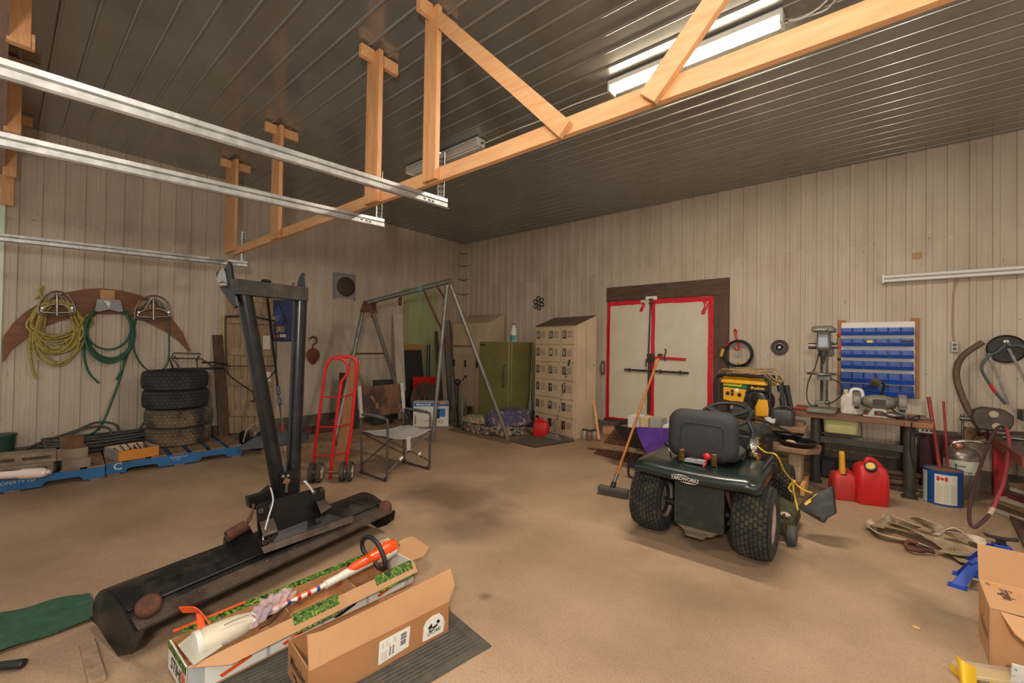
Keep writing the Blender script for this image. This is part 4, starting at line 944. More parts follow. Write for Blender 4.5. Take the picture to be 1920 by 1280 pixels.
# boards behind the truck
leanboard('leaning_board', ((653, 676), (674, 674)), ((618, 880), (634, 880)), 1.5, 2.35, .035, m_wood, 'brown board leaning through the red hand truck') if 0 else None
A_ = H_(663, 675)-back*.16; B_ = H_(626, 893)-back*.16; B_.z = .01
tag(MB().bar(A_, B_, .10, .03, up=back).build('leaning_board', M('tan_board', (150, 100, 62), .7, 0, (126, 82, 50), 4, .4, .7, st=(6, 6, 1)), bev=.002), 'tan board leaning through the red hand truck', 'board')
# timbers on the floor along the wall
p = fl(497, 852); q = fl(660, 836)
def floorbeam(px0, px1, h, w, m, label, name='floor_timber', z0=.0):
    a_ = fl(*px0); b_ = fl(*px1); n_ = V(-(b_-a_).y, (b_-a_).x, 0).normalized()*w
    return tag(MB().poly([a_+V(0, 0, z0), b_+V(0, 0, z0), b_+n_+V(0, 0, z0), a_+n_+V(0, 0, z0)], (0, 0, h)).build(name, m, bev=.004), label, 'timber')
floorbeam((490, 851), (628, 838), .085, .14, m_woodh, 'long pale timber on the floor behind the plough arms')
floorbeam((632, 836), (760, 812), .10, .14, m_woodh, 'long pale timber on the floor behind the hand truck')
leanboard('red_brown_sheet', ((560, 806), (640, 783)), ((536, 830), (640, 826)), .35, .5, .015, M('red_brown_sheet', (84, 48, 38), .7), 'low red brown sheet leaning at the foot of the left wall', 'sheet')
tag(MB().poly([wa(588, 800, .25), wa(640, 782, .25), wa(652, 812, .3), wa(600, 818, .3)], (-.01, 0, 0)).build('white_card', m_white, smooth=0), 'white card with a yellow picture standing at the foot of the left wall', 'card')
# engine and grey bag
c_ = fl(487, 838); t = thing('small_engine', 'small black engine with a shiny metal cylinder at the foot of the plank door', 'engine', c_)
MB().box(c_+V(-.05, .0, .11), (.3, .36, .22), R3(.2)).build('block', m_black, t, bev=.03); MB().lathe([(.09, 0), (.095, .02), (.095, .2), (.05, .23)], c_+V(.09, -.06, .04), n=20).build('cylinder', m_chrome, t)
MB().tube(spl([c_+V(.0, -.2, .1), c_+V(.02, -.15, .28), c_+V(0, .02, .33), c_+V(0, .15, .26)], 5), .012, 7).build('handle', m_wood, t, smooth=60)
mb = MB(); c_ = fl(520, 846)
pts = [c_+V(.0+.11*math.cos(2*PI*j/16), .42*math.sin(2*PI*j/16), 0) for j in range(16)]
blob(mb, pts, .015, .15, 5); mb.X = None
tag(mb.build('grey_bag', M('grey_cloth', (84, 84, 86), .85, 0, (64, 64, 66), 8, .4, .7), smooth=70), 'slumped grey cloth bag on the floor behind the plough arms', 'bag').location.z = .095
# ---------------------------------------------------------------- folding chair
t = thing('folding_chair', 'folding director chair with brown camouflage backrest and pale grey seat', 'chair', (-4.03, 2.84, 0), .03)
m_ct = M('grey_chair_tube', (84, 82, 80), .4, .5); m_camo = M('brown_camo', (92, 58, 38), .85, 0, (48, 32, 26), 5, .42, .58, col3=(128, 88, 60), ns3=7, lo3=.6, hi3=.66, bump=.3, bs=20); m_seat = M('grey_canvas', (168, 164, 160), .8, 0, (150, 146, 142), 5, .4, .7, bump=.2, bs=30)
R_ = .0125
for s_, k in ((-1, 0), (1, 1)):
    y = s_*.285
    mb = MB().tube(spl([V(-.24, y, .012), V(.20, y, .012), V(.235, y, .03), V(.24, y, .07), V(.24, y, .55), V(.235, y, .61), V(.19, y, .64), V(-.22, y, .64)], 4), R_, 10)
    sf = mb.build('side_frame', m_ct, t, local=True, smooth=60)
    MB().tube([V(-.21, y, .012), V(-.23, y, .45), V(-.30, y, .92)], R_, 10).build('back_post', m_ct, t, local=True, smooth=60)
    MB().tube(spl([V(-.2, y, .645), V(0, y, .652), V(.17, y, .645)], 3), .019, 10, flat=.8).build('armrest', M('arm_pad%d' % k, (92, 90, 88), .7), t, local=True, smooth=60)
    for x in (-.22, .21): MB().sph((x+.015, y, .022), .022, 10, 8).build('foot_cap', m_blackp, t, local=True)
for x in (.24, -.2):
    MB().tube([V(x, -.285, .10), V(x, .285, .43)], .010, 8, flat=.6).build('cross_brace', m_ct, t, local=True); MB().tube([V(x+.012, .285, .10), V(x+.012, -.285, .43)], .010, 8, flat=.6).build('cross_brace', m_ct, t, local=True)
for y in (-.27, .27): MB().tube([V(-.22, y, .44), V(.25, y, .44)], .012, 8).build('seat_rail', m_ct, t, local=True)
MB().sheet(lambda a_, b_: V(-.23+.49*a_, -.28+.56*b_, .455-.045*math.sin(PI*b_)*(.6+.4*a_)+.006*math.sin(9*a_+5*b_)), 12, 12, .006).build('seat', m_seat, t, local=True, smooth=80)
MB().sheet(lambda a_, b_: V(-.247-.055*a_-.035*math.sin(PI*b_)+.008*math.sin(11*b_+3*a_)*math.sin(7*a_), -.29+.58*b_, .60+.34*a_-.012*math.sin(PI*b_)), 12, 16, .008).build('backrest', m_camo, t, local=True, smooth=80)
for y in (-.285, .285): MB().bar((-.232, y, .60), (-.29, y, .945), .04, .02, up=(1, 0, 0)).build('backrest_sleeve', m_seat, t, local=True, bev=.006)
MB().sheet(lambda a_, b_: V(.262+.01*a_, -.06+.05*b_, .43-.15*a_), 4, 2, .003).build('strap', m_seat, t, local=True)
for y in (-.14, .1): MB().bar((.257, y, .2+.0), (.257, y+.04, .223), .022, .004, up=(1, 0, 0)).build('white_tag', m_white, t, local=True)
MB().tube(spl([V(-.2, .26, .44), V(-.16, .31, .52), V(-.15, .3, .60), V(-.2, .28, .62)], 4), .022, 8).build('cup_holder', m_black, t, local=True, smooth=60)

# rusty ties across the room corner
for k, (y_, ln, lb) in enumerate(((476, .10, 'highest'), (499, .16, 'second highest'), (525, .12, 'third highest'), (552, .14, 'lowest'))):
    c_ = V(XA+.035, YB-.035, pl(871, y_, 1, YB-.03).z)
    tag(MB().tube([V(XA+.016, YB-ln*1.6, c_.z+.01), V(XA+.03, YB-.05, c_.z-.006), c_, V(XA+.05, YB-.03, c_.z-.006), V(XA+ln*1.6, YB-.016, c_.z+.012)], [.004, .008, .012, .008, .004], 6).build('corner_tie', m_rust), '%s rusty wire tie across the corner where the two ribbed walls meet' % lb, 'tie', 'wire ties in the wall corner')
# ================================================================ right wall
def wquad(x0, y0, x1, y1, off, th, mb=None):
    """board flush with the right wall between two pixels; off = front distance from wall"""
    a = wb(x0, y0, off); b = wb(x1, y1, off)
    return (mb or MB()).bx(a.x, b.x, YB-off, YB-off+th, min(a.z, b.z), max(a.z, b.z))
# flower trivet
m_bk = M('black_iron', (34, 32, 32), .5, .3)
t = MB(); cx, cy = 1010, 568
c0 = wb(cx, cy, .03)
for k in range(6):
    a_ = PI/6+k*PI/3+.15; d = V(math.cos(a_), 0, math.sin(a_)); s_ = V(-math.sin(a_), 0, math.cos(a_))
    t.tube(spl([c0+d*.045+s_*.02, c0+d*.08+s_*.033, c0+d*.118+s_*.026, c0+d*.13, c0+d*.118-s_*.026, c0+d*.08-s_*.033, c0+d*.045-s_*.02, c0+d*.036], 3, True), .0085, 7, True)
t.lathe([(.038+.008*math.cos(2*PI*j/8), .008*math.sin(2*PI*j/8)) for j in range(8)], c0, (0, 1, 0), 20, closed=True)
tag(t.build('hanging_trivet', m_bk, smooth=60), 'black six petalled iron flower hung on the right wall above the box lockers', 'wall ornament')
# double door
m_panel = M('pale_insulation_board', (214, 204, 182), .6, 0, (202, 190, 168), 3, .35, .7, col3=(150, 134, 112), ns3=14, lo3=.72, hi3=.8)
m_tape = M('red_tape', (206, 18, 36), .3, 0, (120, 12, 22), 26, .58, .66)
m_hdr = M('dark_stained_board', (98, 72, 56), .75, 0, (72, 52, 42), 4, .35, .65, st=(1.2, 6, 6), bump=.25, bs=30); m_jmb = M('dark_stained_jamb', (100, 74, 58), .75, 0, (76, 55, 44), 4, .35, .65, st=(6, 6, 1.2), bump=.25, bs=30)
h0 = wb(1137.5, 541, .045); h1 = wb(1367, 520, .045); hb_ = wb(1200, 566, .045); xd0 = wb(1131, 783, .03).x; zb_ = .215
zt_ = h1.z; zh = wb(1280, 557, .045).z; xj0 = wb(1338.5, 560, .045).x; xj1 = wb(1366.5, 560, .045).x
struct(MB().bx(h0.x, xj1, YB-.045, YB-.005, zh, zt_).build('trim_4', m_hdr, bev=.003)); struct(MB().bx(xj0, xj1, YB-.045, YB-.005, .17, zh-.001).build('trim_5', m_jmb, bev=.003))
MBp = wb(1258, 530, .048); 
struct(MB().bx(MBp.x-.05, MBp.x+.05, YB-.052, YB-.046, zh+.005, zt_-.005).build('trim_6', M('joint_plate', (84, 70, 60), .7), bev=.001))
xl = h0.x+.01; xm = wb(1219, 600, .03).x; xr = xj0-.005
struct(MB().bx(xl-.03, xj0, YB-.045, YB-.005, .165, zb_-.003).build('trim_7', M('sill_board', (66, 52, 44), .8)))
def leaf(n, x0, x1):
    o = MB().bx(x0, x1, YB-.03, YB-.006, zb_, zh-.004).build('door_%d' % n, m_panel, smooth=0, bev=.002); o['kind'] = 'structure'; return o
d1 = leaf(1, xl, xm-.004); d2 = leaf(2, xm+.004, xr)
yt = YB-.032
def tape(par, x0, x1, z0, z1, off=0.0, name='tape_strip'):
    n_ = 12; mb = MB(); rng = random.Random(int((x0+z0)*977)); pts1 = []; pts2 = []
    vert = (z1-z0) > abs(x1-x0)
    for k in range(n_+1):
        v = k/n_; j1 = rng.uniform(-.005, .005); j2 = rng.uniform(-.005, .005)
        if vert: pts1.append(V(x0+j1, yt-off, z0+(z1-z0)*v)); pts2.append(V(x1+j2, yt-off, z0+(z1-z0)*v))
        else: pts1.append(V(x0+(x1-x0)*v, yt-off, z0+j1)); pts2.append(V(x0+(x1-x0)*v, yt-off, z1+j2))
    mb.poly(pts1+pts2[::-1], (0, -.0012, 0)).build(name, m_tape, par, smooth=0)
ztp = zh-.004; tapew = .062
tape(d1, xl, xl+tapew*.9, zb_, ztp); tape(d1, xl, xm-.16, ztp-.07, ztp, .0015); tape(d1, xl+.02, xl+.45, zb_, zb_+.03, .0015)
tape(d2, xm+.02, xm+.02+tapew, zb_, ztp); tape(d2, xm+.03, xr, ztp-.075, ztp, .0015); tape(d2, xr-.075, xr, zb_, ztp, .003)
for par, xx, yy in ((d1, 1206, (567, 584)), (d2, 1323, (565, 589))):
    a_ = wb(xx, yy[0], .03); b_ = wb(xx-1, yy[1], .03); MB().sheet(lambda u_, v_: V(a_.x-.035+.05*v_+.02*math.sin(5*u_), yt-.006-.012*math.sin(3*u_)-.006*math.sin(6*v_), a_.z+(b_.z-a_.z)*u_), 8, 4, .0012).build('loose_tape', m_tape, par, smooth=60)
m_bar = M('dark_rod', (66, 60, 56), .5, .6)
def rod(par, a_, b_, r, off, name, m): MB().cyl(wb(*a_, off), wb(*b_, off), r, 8).build(name, m, par)
rod(d1, (1220, 563), (1215.5, 668), .013, .05, 'upper_bolt_rod', m_bar)
rod(d1, (1218, 676), (1216, 776), .026, .05, 'lower_bolt_rod', m_bar)
a_ = wb(1213, 663, .07); b_ = wb(1226, 679, .07); MB().bx(a_.x, b_.x, YB-.075, YB-.032, b_.z, a_.z).build('bolt_box', m_dsteel, d1, bev=.004)
rod(d1, (1211.5, 673), (1211, 687), .012, .09, 'bolt_handle', m_dsteel)
for yy in (561, 568): 
    a_ = wb(1220.5, yy, .05); MB().bx(a_.x-.035, a_.x+.04, YB-.06, YB-.032, a_.z-.012, a_.z+.012).build('rod_guide', m_dsteel, d1, bev=.002)
a_ = wb(1211, 556, .05); b_ = wb(1232, 561.5, .05); MB().bx(a_.x, b_.x, YB-.058, YB-.0465, b_.z, a_.z).build('white_plate', m_whitem, bpy.data.objects['trim_4'], bev=.001)
MB().bar(wb(1225, 670, .05), wb(1286, 673.5, .05), .02, .04).build('red_bar', m_red, d2, bev=.002)
a_ = wb(1233, 663, .08); b_ = wb(1240.5, 667.5, .08); MB().bx(a_.x, b_.x, YB-.085, YB-.032, b_.z, a_.z).build('stop_block', m_dsteel, d2, bev=.002)
MB().tube(spl([wb(1246.5, 654, .06), wb(1249, 657, .07), wb(1247, 664, .07), wb(1245, 671, .07), wb(1248, 676, .06)], 4), .009, 7).build('hook', m_dsteel, d2, smooth=60)
MB().cyl(wb(1171, 692.5, .075), wb(1291, 699, .075), .015, 10).build('sliding_bolt', m_bar, d2)
for xx in (1179, 1216, 1237, 1274):
    c_ = wb(xx, 692.5+(xx-1171)*.054, .075); MB().lathe([(.017, -.012), (.026, -.01), (.026, .01), (.017, .012)], c_, (1, 0, 0), 12).bx(c_.x-.012, c_.x+.012, c_.y+.01, YB-.032, c_.z-.03, c_.z+.03).build('bolt_guide', m_steel, d1 if c_.x < xm else d2)
tag(MB().tube(spl([wb(1130, 677, .04), wb(1127.5, 681, .06), wb(1127, 690, .06), wb(1128, 698, .06), wb(1131, 701, .05), wb(1133, 697, .05), wb(1133.5, 683, .05), wb(1132, 678, .04)], 4, True), .014, 8, True).build('wall_ring', M('brown_leather', (112, 78, 50), .6), smooth=60), 'small brown ring hanging on the wall just left of the taped double door', 'ring')
# red hook with the extension cable
t = MB().tube(spl([wb(1376, 622, .06), wb(1378.5, 617.5, .07), wb(1381, 621, .08), wb(1379, 629, .08), wb(1383, 640, .10), wb(1386, 650, .13), wb(1384, 656, .15), wb(1379.5, 655, .15), wb(1378, 651, .15)], 6), .012, 8)
tag(t.build('wall_hook', m_red, smooth=60), 'red S shaped hook holding the black cable coil on the right wall', 'hook')
t = thing('extension_cable', 'coil of black cable with yellow plugs hanging from the red hook', 'cable', wb(1384, 692, .07))
mb = MB(); rng = random.Random(9)
for k in range(7):
    c_ = wb(1384+rng.uniform(-1, 1), 663+rng.uniform(-1.5, 1.5), .05+.012*k); r_ = rng.uniform(.165, .195)
    mb.tube([c_+V(r_*math.cos(2*PI*j/28)*.98, .004*math.sin(6*PI*j/28), r_*math.sin(2*PI*j/28)) for j in range(28)], .009, 7, True)
mb.build('coil', m_blackp, t, smooth=60)
m_yel = M('yellow_plug', (206, 158, 50), .5)
a_ = wb(1356, 654, .13); b_ = wb(1352, 668, .13); MB().cyl(a_, b_, .024, 12, .02).build('plug', m_yel, t); MB().sph(wb(1387, 681, .13), (.035, .02, .018), 12, 8).build('plug', m_yel, t); MB().cyl(wb(1362, 648, .12), wb(1368, 641, .12), .016, 10).build('red_band', m_red, t)
# sanding disc
c_ = wb(1462, 651, .012)
t = thing('grinding_disc', 'dark round disc hanging on the right wall right of the cable coil', 'disc', c_)
MB().lathe([(.02, 0), (.098, 0), (.102, -.012), (.098, -.022), (.06, -.018), (.02, -.02)], c_, (0, 1, 0), 32, closed=True).build('disc', M('dark_disc', (66, 56, 50), .6, .2, (90, 74, 62), 14, .5, .7), t); MB().lathe([(.001, -.024), (.016, -.024), (.018, 0), (.001, 0)], c_, (0, 1, 0), 14).build('center_nut', m_chrome, t)
MB().lathe([(.045, -.0195), (.052, -.021), (.055, -.0195)], c_, (0, 1, 0), 24).build('ring', m_steel, t)
# paper label and outlet and wall lamp
a_ = wb(1712, 474, .014); b_ = wb(1728, 484, .014); tag(MB().bx(a_.x, b_.x, YB-.0155, YB-.0135, b_.z, a_.z).build('tape_patch', M('tan_tape', (172, 136, 80), .6), smooth=0), 'small tan tape patch high on the right wall above the long lamp', 'tape')
a_ = wb(1783, 640, .05); b_ = wb(1797, 660, .05)
t = thing('power_outlet', 'grey metal outlet box on the right wall with a cable running up', 'outlet', (a_.x, YB-.02, b_.z))
MB().bx(a_.x, b_.x, YB-.05, YB-.002, b_.z, a_.z).build('outlet_box', M('grey_box', (168, 164, 154), .45, .4), t, bev=.004)
for zz in (.68, .3): MB().lathe([(.001, 0), (.017, 0), (.017, .004), (.001, .004)], ((a_.x+b_.x)/2, YB-.05, b_.z+(a_.z-b_.z)*zz), (0, -1, 0), 14).build('socket', M('socket_%d' % (zz*10), (90, 86, 80), .5), t)
MB().tube(spl([wb(1788, 641, .03), wb(1786, 610, .02), wb(1787, 560, .018), wb(1791, 533, .018), wb(1797, 522, .05)], 5), .006, 6).build('cable', M('beige_cable', (170, 140, 100), .6), t, smooth=60)
t = thing('wall_strip_light', 'long unlit double tube light mounted high on the right wall', 'wall light', wb(1800, 520, .05))
a_ = wb(1655, 523, .10); z_ = a_.z; x1_ = 1.75
MB().bx(a_.x, x1_, YB-.075, YB-.004, z_-.03, z_+.03).build('housing', m_whitem, t, bev=.004)
for dz in (.022, -.024): MB().cyl((a_.x+.01, YB-.098, z_+dz), (x1_-.01, YB-.098, z_+dz), .019, 12).build('tube', m_tubeoff, t)
MB().bx(a_.x-.006, a_.x+.012, YB-.12, YB-.003, z_-.05, z_+.05).build('end_cap', m_whitem, t, bev=.003)
# ---------------------------------------------------------------- parts bin board
t = thing('mounted_bin_board', 'white backboard with brown wooden edge strips carrying rows of blue bins', 'board', wb(1645, 745, .03))
wquad(1578, 605, 1715, 742, .022, .008).build('panel', m_white, t, smooth=0)
for x0, x1, y0, y1 in ((1570.5, 1585.5, 600, 739), (1707, 1724, 596, 747)):
    a_ = wb(x0, y0, .03); b_ = wb(x1, y1, .03); MB().bx(a_.x, b_.x, YB-.0215, YB-.0135, b_.z, a_.z).build('edge_strip', M('brown_strip%d' % x0, (164, 112, 72), .65), t, smooth=0)
m_bin = M('blue_bin', (22, 78, 176), .36, 0, (18, 66, 156), 6, .4, .7); m_parts = M('small_metal_parts', (120, 96, 76), .7, .2, (50, 42, 38), 60, .45, .6)
X0 = wb(1577.5, 660, .05).x; X1 = wb(1714, 660, .05).x; bw = (X1-X0)/6
ords = ('first', 'second', 'third', 'fourth', 'fifth', 'sixth')
rows = (('top', 614, 628), ('second', 634.5, 648.5), ('third', 656, 670.5), ('fourth', 677, 692), ('fifth', 699, 718), ('bottom', 721, 741))
pr = {}
def binmesh(w, h, d):
    k = (round(w, 3), round(h, 3), d)
    if k in pr: return pr[k]
    mb = MB(); T = .003
    side = [(0, 0), (d, 0), (d+.012, h*.42), (d*.62, h), (0, h)]      # (towards room, up)
    for x in (-w/2, w/2-T): mb.prism(side, (x, 0, 0), (0, -1, 0), (0, 0, 1), -T if 0 else T)
    o = len(mb.v)
    mb.bx(-w/2, w/2, -d, 0, 0, T).bx(-w/2, w/2, -T, 0, 0, h).hexa([V(-w/2, -d-.002, 0), V(w/2, -d-.002, 0), V(w/2, -d+.001, 0), V(-w/2, -d+.001, 0), V(-w/2, -d-.014, h*.42), V(w/2, -d-.014, h*.42), V(w/2, -d-.010, h*.42), V(-w/2, -d-.010, h*.42)])
    mb.bx(-w/2-.001, w/2+.001, -d-.020, -d-.010, h*.40, h*.46)
    pr[k] = mb; return mb
proto = {}
for ri, (rn, y0, y1) in enumerate(rows):
    zt2 = wb(1645, y0, .05).z; zb2 = wb(1645, y1, .05).z; hh = zt2-zb2
    for ci in range(6):
        w = bw*.965 if ri in (0, 4, 5) else bw*.92; xc = X0+bw*(ci+.5); d_ = .075 if ri < 4 else .09
        loc = V(xc, YB-.0225, zb2); lab = 'blue plastic parts bin, %s row, %s from the left on the bin board' % (rn, ords[ci])
        key = (ri,)
        if key not in proto:
            r = thing('parts_bin', lab, 'bin', loc, 0, 'blue parts bins on the wall board'); binmesh(w, hh, d_).build('tray', m_bin, r, local=True, smooth=0); proto[key] = (r, lab)
        else:
            src = proto[key][0]; r = src.copy(); COL.objects.link(r); r.location = loc; r['label'] = lab; MW[r] = Matrix.Translation(loc)
            tr = [c for c in src.children if c.name.startswith('tray')][0].copy(); COL.objects.link(tr); tr.parent = r; MW[tr] = MW[r]
        if (ri, ci) in ((0, 3), (0, 4), (0, 5), (1, 3), (1, 4), (1, 5), (3, 2), (3, 4), (5, 5), (4, 5)):
            mb = MB(); rng = random.Random(ri*7+ci)
            for k in range(16): mb.box((rng.uniform(-w*.36, w*.36), -rng.uniform(.012, d_-.01), hh*(.16+.3*rng.random()+(.25 if (ri, ci) == (1, 5) else 0))), (.014, .012, .014), R3(rng.random()*3, rng.random()*3))
            st = mb.build('small_parts', m_parts, r, local=True, smooth=0); st['kind'] = 'stuff'
        if (ri, ci) == (1, 2): MB().bx(-w*.3, w*.2, -d_-.0215, -d_-.0205, hh*.5, hh*.75).bx(-w*.3, w*.2, -d_-.0215, -d_-.0145, hh*.42, hh*.5).build('paper_label', M('label_yellow', (222, 206, 96), .6), r, local=True)
# ---------------------------------------------------------------- workbench
fr = fl(1705, 938); fL = fl(1530, 900)
ub = (fr-fL).normalized(); nb_ = V(-ub.y, ub.x, 0)
ub = V(1, 0, 0)*1.0; 
yF = 5.60; zT = pl(1700, 789, 1, yF).z
t = thing('workbench', 'long wooden workbench with dark steel pipe legs along the right wall', 'workbench', (-.05, 6.0, 0))
xL_ = pl(1480, 775, 1, yF).x; xR_ = pl(1750, 800, 1, yF).x; D_ = .72; TH = .056
m_bench = M('oily_bench_top', (124, 88, 62), .6, 0, (84, 62, 46), 3, .35, .7, st=(1, 6, 6), col3=(150, 100, 64), ns3=8, lo3=.66, hi3=.76)
MB().bx(xL_, xR_-.20, yF, yF+D_, zT-TH, zT).build('top', m_bench, t, bev=.004); MB().bx(xR_-.199, xR_, yF+.0, yF+D_-.02, zT-TH, zT-.004).build('top_end_board', M('paler_bench_end', (156, 106, 66), .6, 0, (126, 84, 54), 4, .4, .7), t, bev=.004)
m_leg = M('green_black_leg', (72, 68, 58), .55, .3, (54, 48, 42), 6, .4, .7, col3=(150, 110, 60), ns3=6, lo3=.7, hi3=.76)
xa, xb = pl(1529, 840, 1, yF+.08).x, pl(1705, 840, 1, yF+.08).x
for x in (xa, xb):
    for y in (yF+.08, yF+D_-.10):
        MB().lathe([(.045, .012), (.045, zT-TH-.001)], (x, y, 0), n=16).box((x, y, .006), (.12, .12, .012)).build('leg', m_leg, t)
zr = pl(1620, 833, 1, yF+.06).z
MB().bx(xa+.046, xb-.046, yF+.055, yF+.06, zr-.035, zr+.035).bx(xa+.046, xb-.046, yF+.055, yF+.11, zr-.035, zr-.03).build('front_rail', m_leg, t)
zl = .12; MB().bx(xa+.05, xb-.05, yF+.52, yF+.56, .10, .14).build('lower_rail', m_dwood, t)
def B(px_, py_=None, dy=.2):
    dy = dy*.8+.01
    return V(pl(px_, 760, 1, yF+dy).x, yF+dy, zT)
# drill press
t = thing('drill_press', 'grey bench drill press with red knobbed feed handles at the left end of the workbench', 'drill press', B(1540))
m_dp = M('drill_grey', (124, 118, 106), .45, .1, (104, 98, 88), 6, .4, .7); c_ = B(1541, dy=.19); S_ = lambda y: near(1545, y, c_).z
MB().poly([c_+V(*p_) for p_ in ((-.125, -.19, 0), (.125, -.19, 0), (.14, .16, 0), (-.13, .16, 0))], (0, 0, .045)).box(c_+V(0, .06, .08), (.13, .13, .07)).build('base', m_dp, t, bev=.01)
zc0, zc1 = zT+.045, S_(640); cc = c_+V(.015, .06, 0)
MB().cyl(V(cc.x, cc.y, zc0), V(cc.x, cc.y, zc1), .036, 18).build('column', m_steel, t)
zt_b = S_(702); MB().lathe([(.001, 0), (.13, 0), (.13, .022), (.001, .022)], (cc.x-.02, cc.y-.11, zt_b), n=28).box((cc.x, cc.y, zt_b-.03), (.12, .13, .07)).build('work_table', m_steel, t, bev=.003)
zh0, zh1 = S_(658), S_(612)
MB().loft([[V(cc.x+x, cc.y-.05+y, z) for x, y in rrect(w_, d_, .03, 3)] for z, w_, d_ in ((zh1-.062, .15, .36), (zh1-.058, .20, .44), (zh1-.02, .20, .44), (zh1, .16, .38))]).build('belt_cover', m_dp, t, smooth=40)
MB().loft([[V(cc.x+x, cc.y-.06+y, z) for x, y in rrect(w_, d_, .025, 3)] for z, w_, d_ in ((zh0, .10, .2), (zh0+.03, .12, .26), (zh1-.06, .11, .28))]).build('head_casting', m_dp, t, smooth=40)
MB().bx(cc.x-.04, cc.x+.04, cc.y-.198, cc.y-.192, zh0+.045, zh1-.066).build('front_plate', M('plate_blue_grey', (150, 160, 172), .4), t)
MB().cyl(V(cc.x-.06, cc.y-.05, zh0+.055), V(cc.x-.14, cc.y-.05, zh0+.055), .034, 12).build('depth_stop', m_steel, t); 
MB().cyl(V(cc.x, cc.y-.12, zh0), V(cc.x, cc.y-.12, zh0-.07), .035, 14, .028).cyl(V(cc.x, cc.y-.12, zh0-.07), V(cc.x, cc.y-.12, zh0-.14), .018, 12, .01).build('chuck', m_dsteel, t)
MB().lathe([(.06, 0), (.075, .01), (.075, .16), (.05, .17)], (cc.x+.005, cc.y+.16, zh0-.06), n=18).build('motor', m_dp, t)
hubp = V(cc.x+.07, cc.y-.08, zh0+.055); MB().cyl(hubp, hubp+V(.05, 0, 0), .028, 12).build('feed_hub', m_steel, t)
for (px_, py_) in ((1572.5, 628), (1575, 650), (1573.5, 673)):
    e = near(px_, py_, hubp+V(.09, -.02, 0)); sp = MB().tube([hubp+V(.04, 0, 0), e], .006, 7).build('feed_handle', m_steel, t); MB().sph(e, .017, 10, 8).build('knob', m_red if py_ < 660 else m_black, sp)
text('lettering', 'MASTERCRAFT', V(cc.x-.01, cc.y-.272, zh1-.04), (1, 0, 0), (0, 0, 1), .018, m_white, t, ex=.001, bold=.01, w=.10)
bx_ = MB().bx(cc.x-.065, cc.x+.05, cc.y-.2715, cc.y-.266, zh1-.056, zh1-.024).build('name_plate', m_black, t)
MB().tube(spl([V(cc.x-.05, cc.y+.12, zh0), V(cc.x-.09, cc.y+.05, zh0-.2), V(cc.x-.1, cc.y, zt_b+.03), V(cc.x-.14, cc.y-.06, zt_b-.1), V(cc.x-.15, cc.y-.08, zT+.15), V(cc.x-.11, cc.y-.1, zT+.06), V(cc.x-.04, cc.y-.05, zT+.075)], 6), .006, 6).tube(spl([V(cc.x+.02, cc.y-.06, zt_b-.02), V(cc.x+.14, cc.y-.05, zt_b-.09), V(cc.x+.16, cc.y-.08, zt_b-.2), V(cc.x+.06, cc.y-.1, zT+.10), V(cc.x, cc.y-.05, zT+.10)], 6), .006, 6).build('power_cord', m_blackp, t, smooth=60)
# red pliers on the left bench end
p0 = B(1503, dy=.16); tag(MB().tube(spl([p0+V(-.08, -.02, .012), p0+V(-.02, .0, .02), p0+V(.03, .01, .015), p0+V(.08, .02, .012)], 4), .009, 7).tube(spl([p0+V(-.08, .05, .012), p0+V(-.02, .02, .02), p0+V(.03, .0, .015), p0+V(.09, -.01, .012)], 4), .009, 7).build('red_pliers', m_red, smooth=60), 'red handled pliers lying at the left end of the workbench', 'pliers')
# white jug
jc = B(1598, dy=.34); jh = near(1598, 728, jc).z-zT
t = thing('white_jug', 'dirty white plastic jug with a handle standing behind the bench grinder', 'jug', jc)
MB().loft([[jc+V(x, y, z) for x, y in rrect(w_, .14, .03, 4)] for z, w_ in ((0, .19), (.01, .2), (jh*.62, .2), (jh*.74, .17), (jh*.80, .10))]).build('bottle', M('dirty_white_plastic', (218, 210, 196), .45, 0, (170, 156, 138), 6, .55, .75), t, smooth=50)
MB().tube(spl([jc+V(-.02, 0, jh*.75), jc+V(-.0, 0, jh*.96), jc+V(.06, 0, jh*.97), jc+V(.085, 0, jh*.85), jc+V(.088, 0, jh*.6)], 5), .016, 8).build('handle', m_whitem, t, smooth=60); MB().cyl(jc+V(-.06, 0, jh*.76), jc+V(-.06, 0, jh*.95), .026, 14).build('cap', M('cream_cap', (200, 180, 150), .5), t)
# bench grinder
gc = B(1648, dy=.16); t = thing('bench_grinder', 'grey double wheel bench grinder with a small lamp on the workbench', 'bench grinder', gc)
sc = lambda y: near(1648, y, gc).z
za = max(sc(754), zT+.108)
MB().lathe([(.03, -.135), (.05, -.12), (.066, -.075), (.075, -.04), (.075, .04), (.066, .075), (.05, .12), (.03, .135)], V(gc.x, gc.y, za), (1, 0, 0), 24).build('motor_body', m_dp, t, smooth=50)
MB().poly([gc+V(-.125, -.08, 0), gc+V(.125, -.08, 0), gc+V(.125, .09, 0), gc+V(-.125, .09, 0)], (0, 0, .018)).hexa([gc+V(-.09, -.065, .018), gc+V(.09, -.065, .018), gc+V(.09, .07, .018), gc+V(-.09, .07, .018), gc+V(-.05, -.055, za-zT-.06), gc+V(.05, -.055, za-zT-.06), gc+V(.05, .06, za-zT-.06), gc+V(-.05, .06, za-zT-.06)]).build('pedestal', M('pale_casting', (170, 162, 148), .5), t, bev=.006)
MB().bx(gc.x-.035, gc.x+.035, gc.y-.075, gc.y-.055, zT+.025, zT+.065).build('switch_plate', m_black, t, bev=.002); MB().bx(gc.x-.012, gc.x+.012, gc.y-.082, gc.y-.074, zT+.036, zT+.054).build('red_switch', m_red, t)
MB().bx(gc.x-.05, gc.x+.05, gc.y-.079, gc.y-.060, za-.02, za+.035).build('rating_plate', m_dsteel, t)
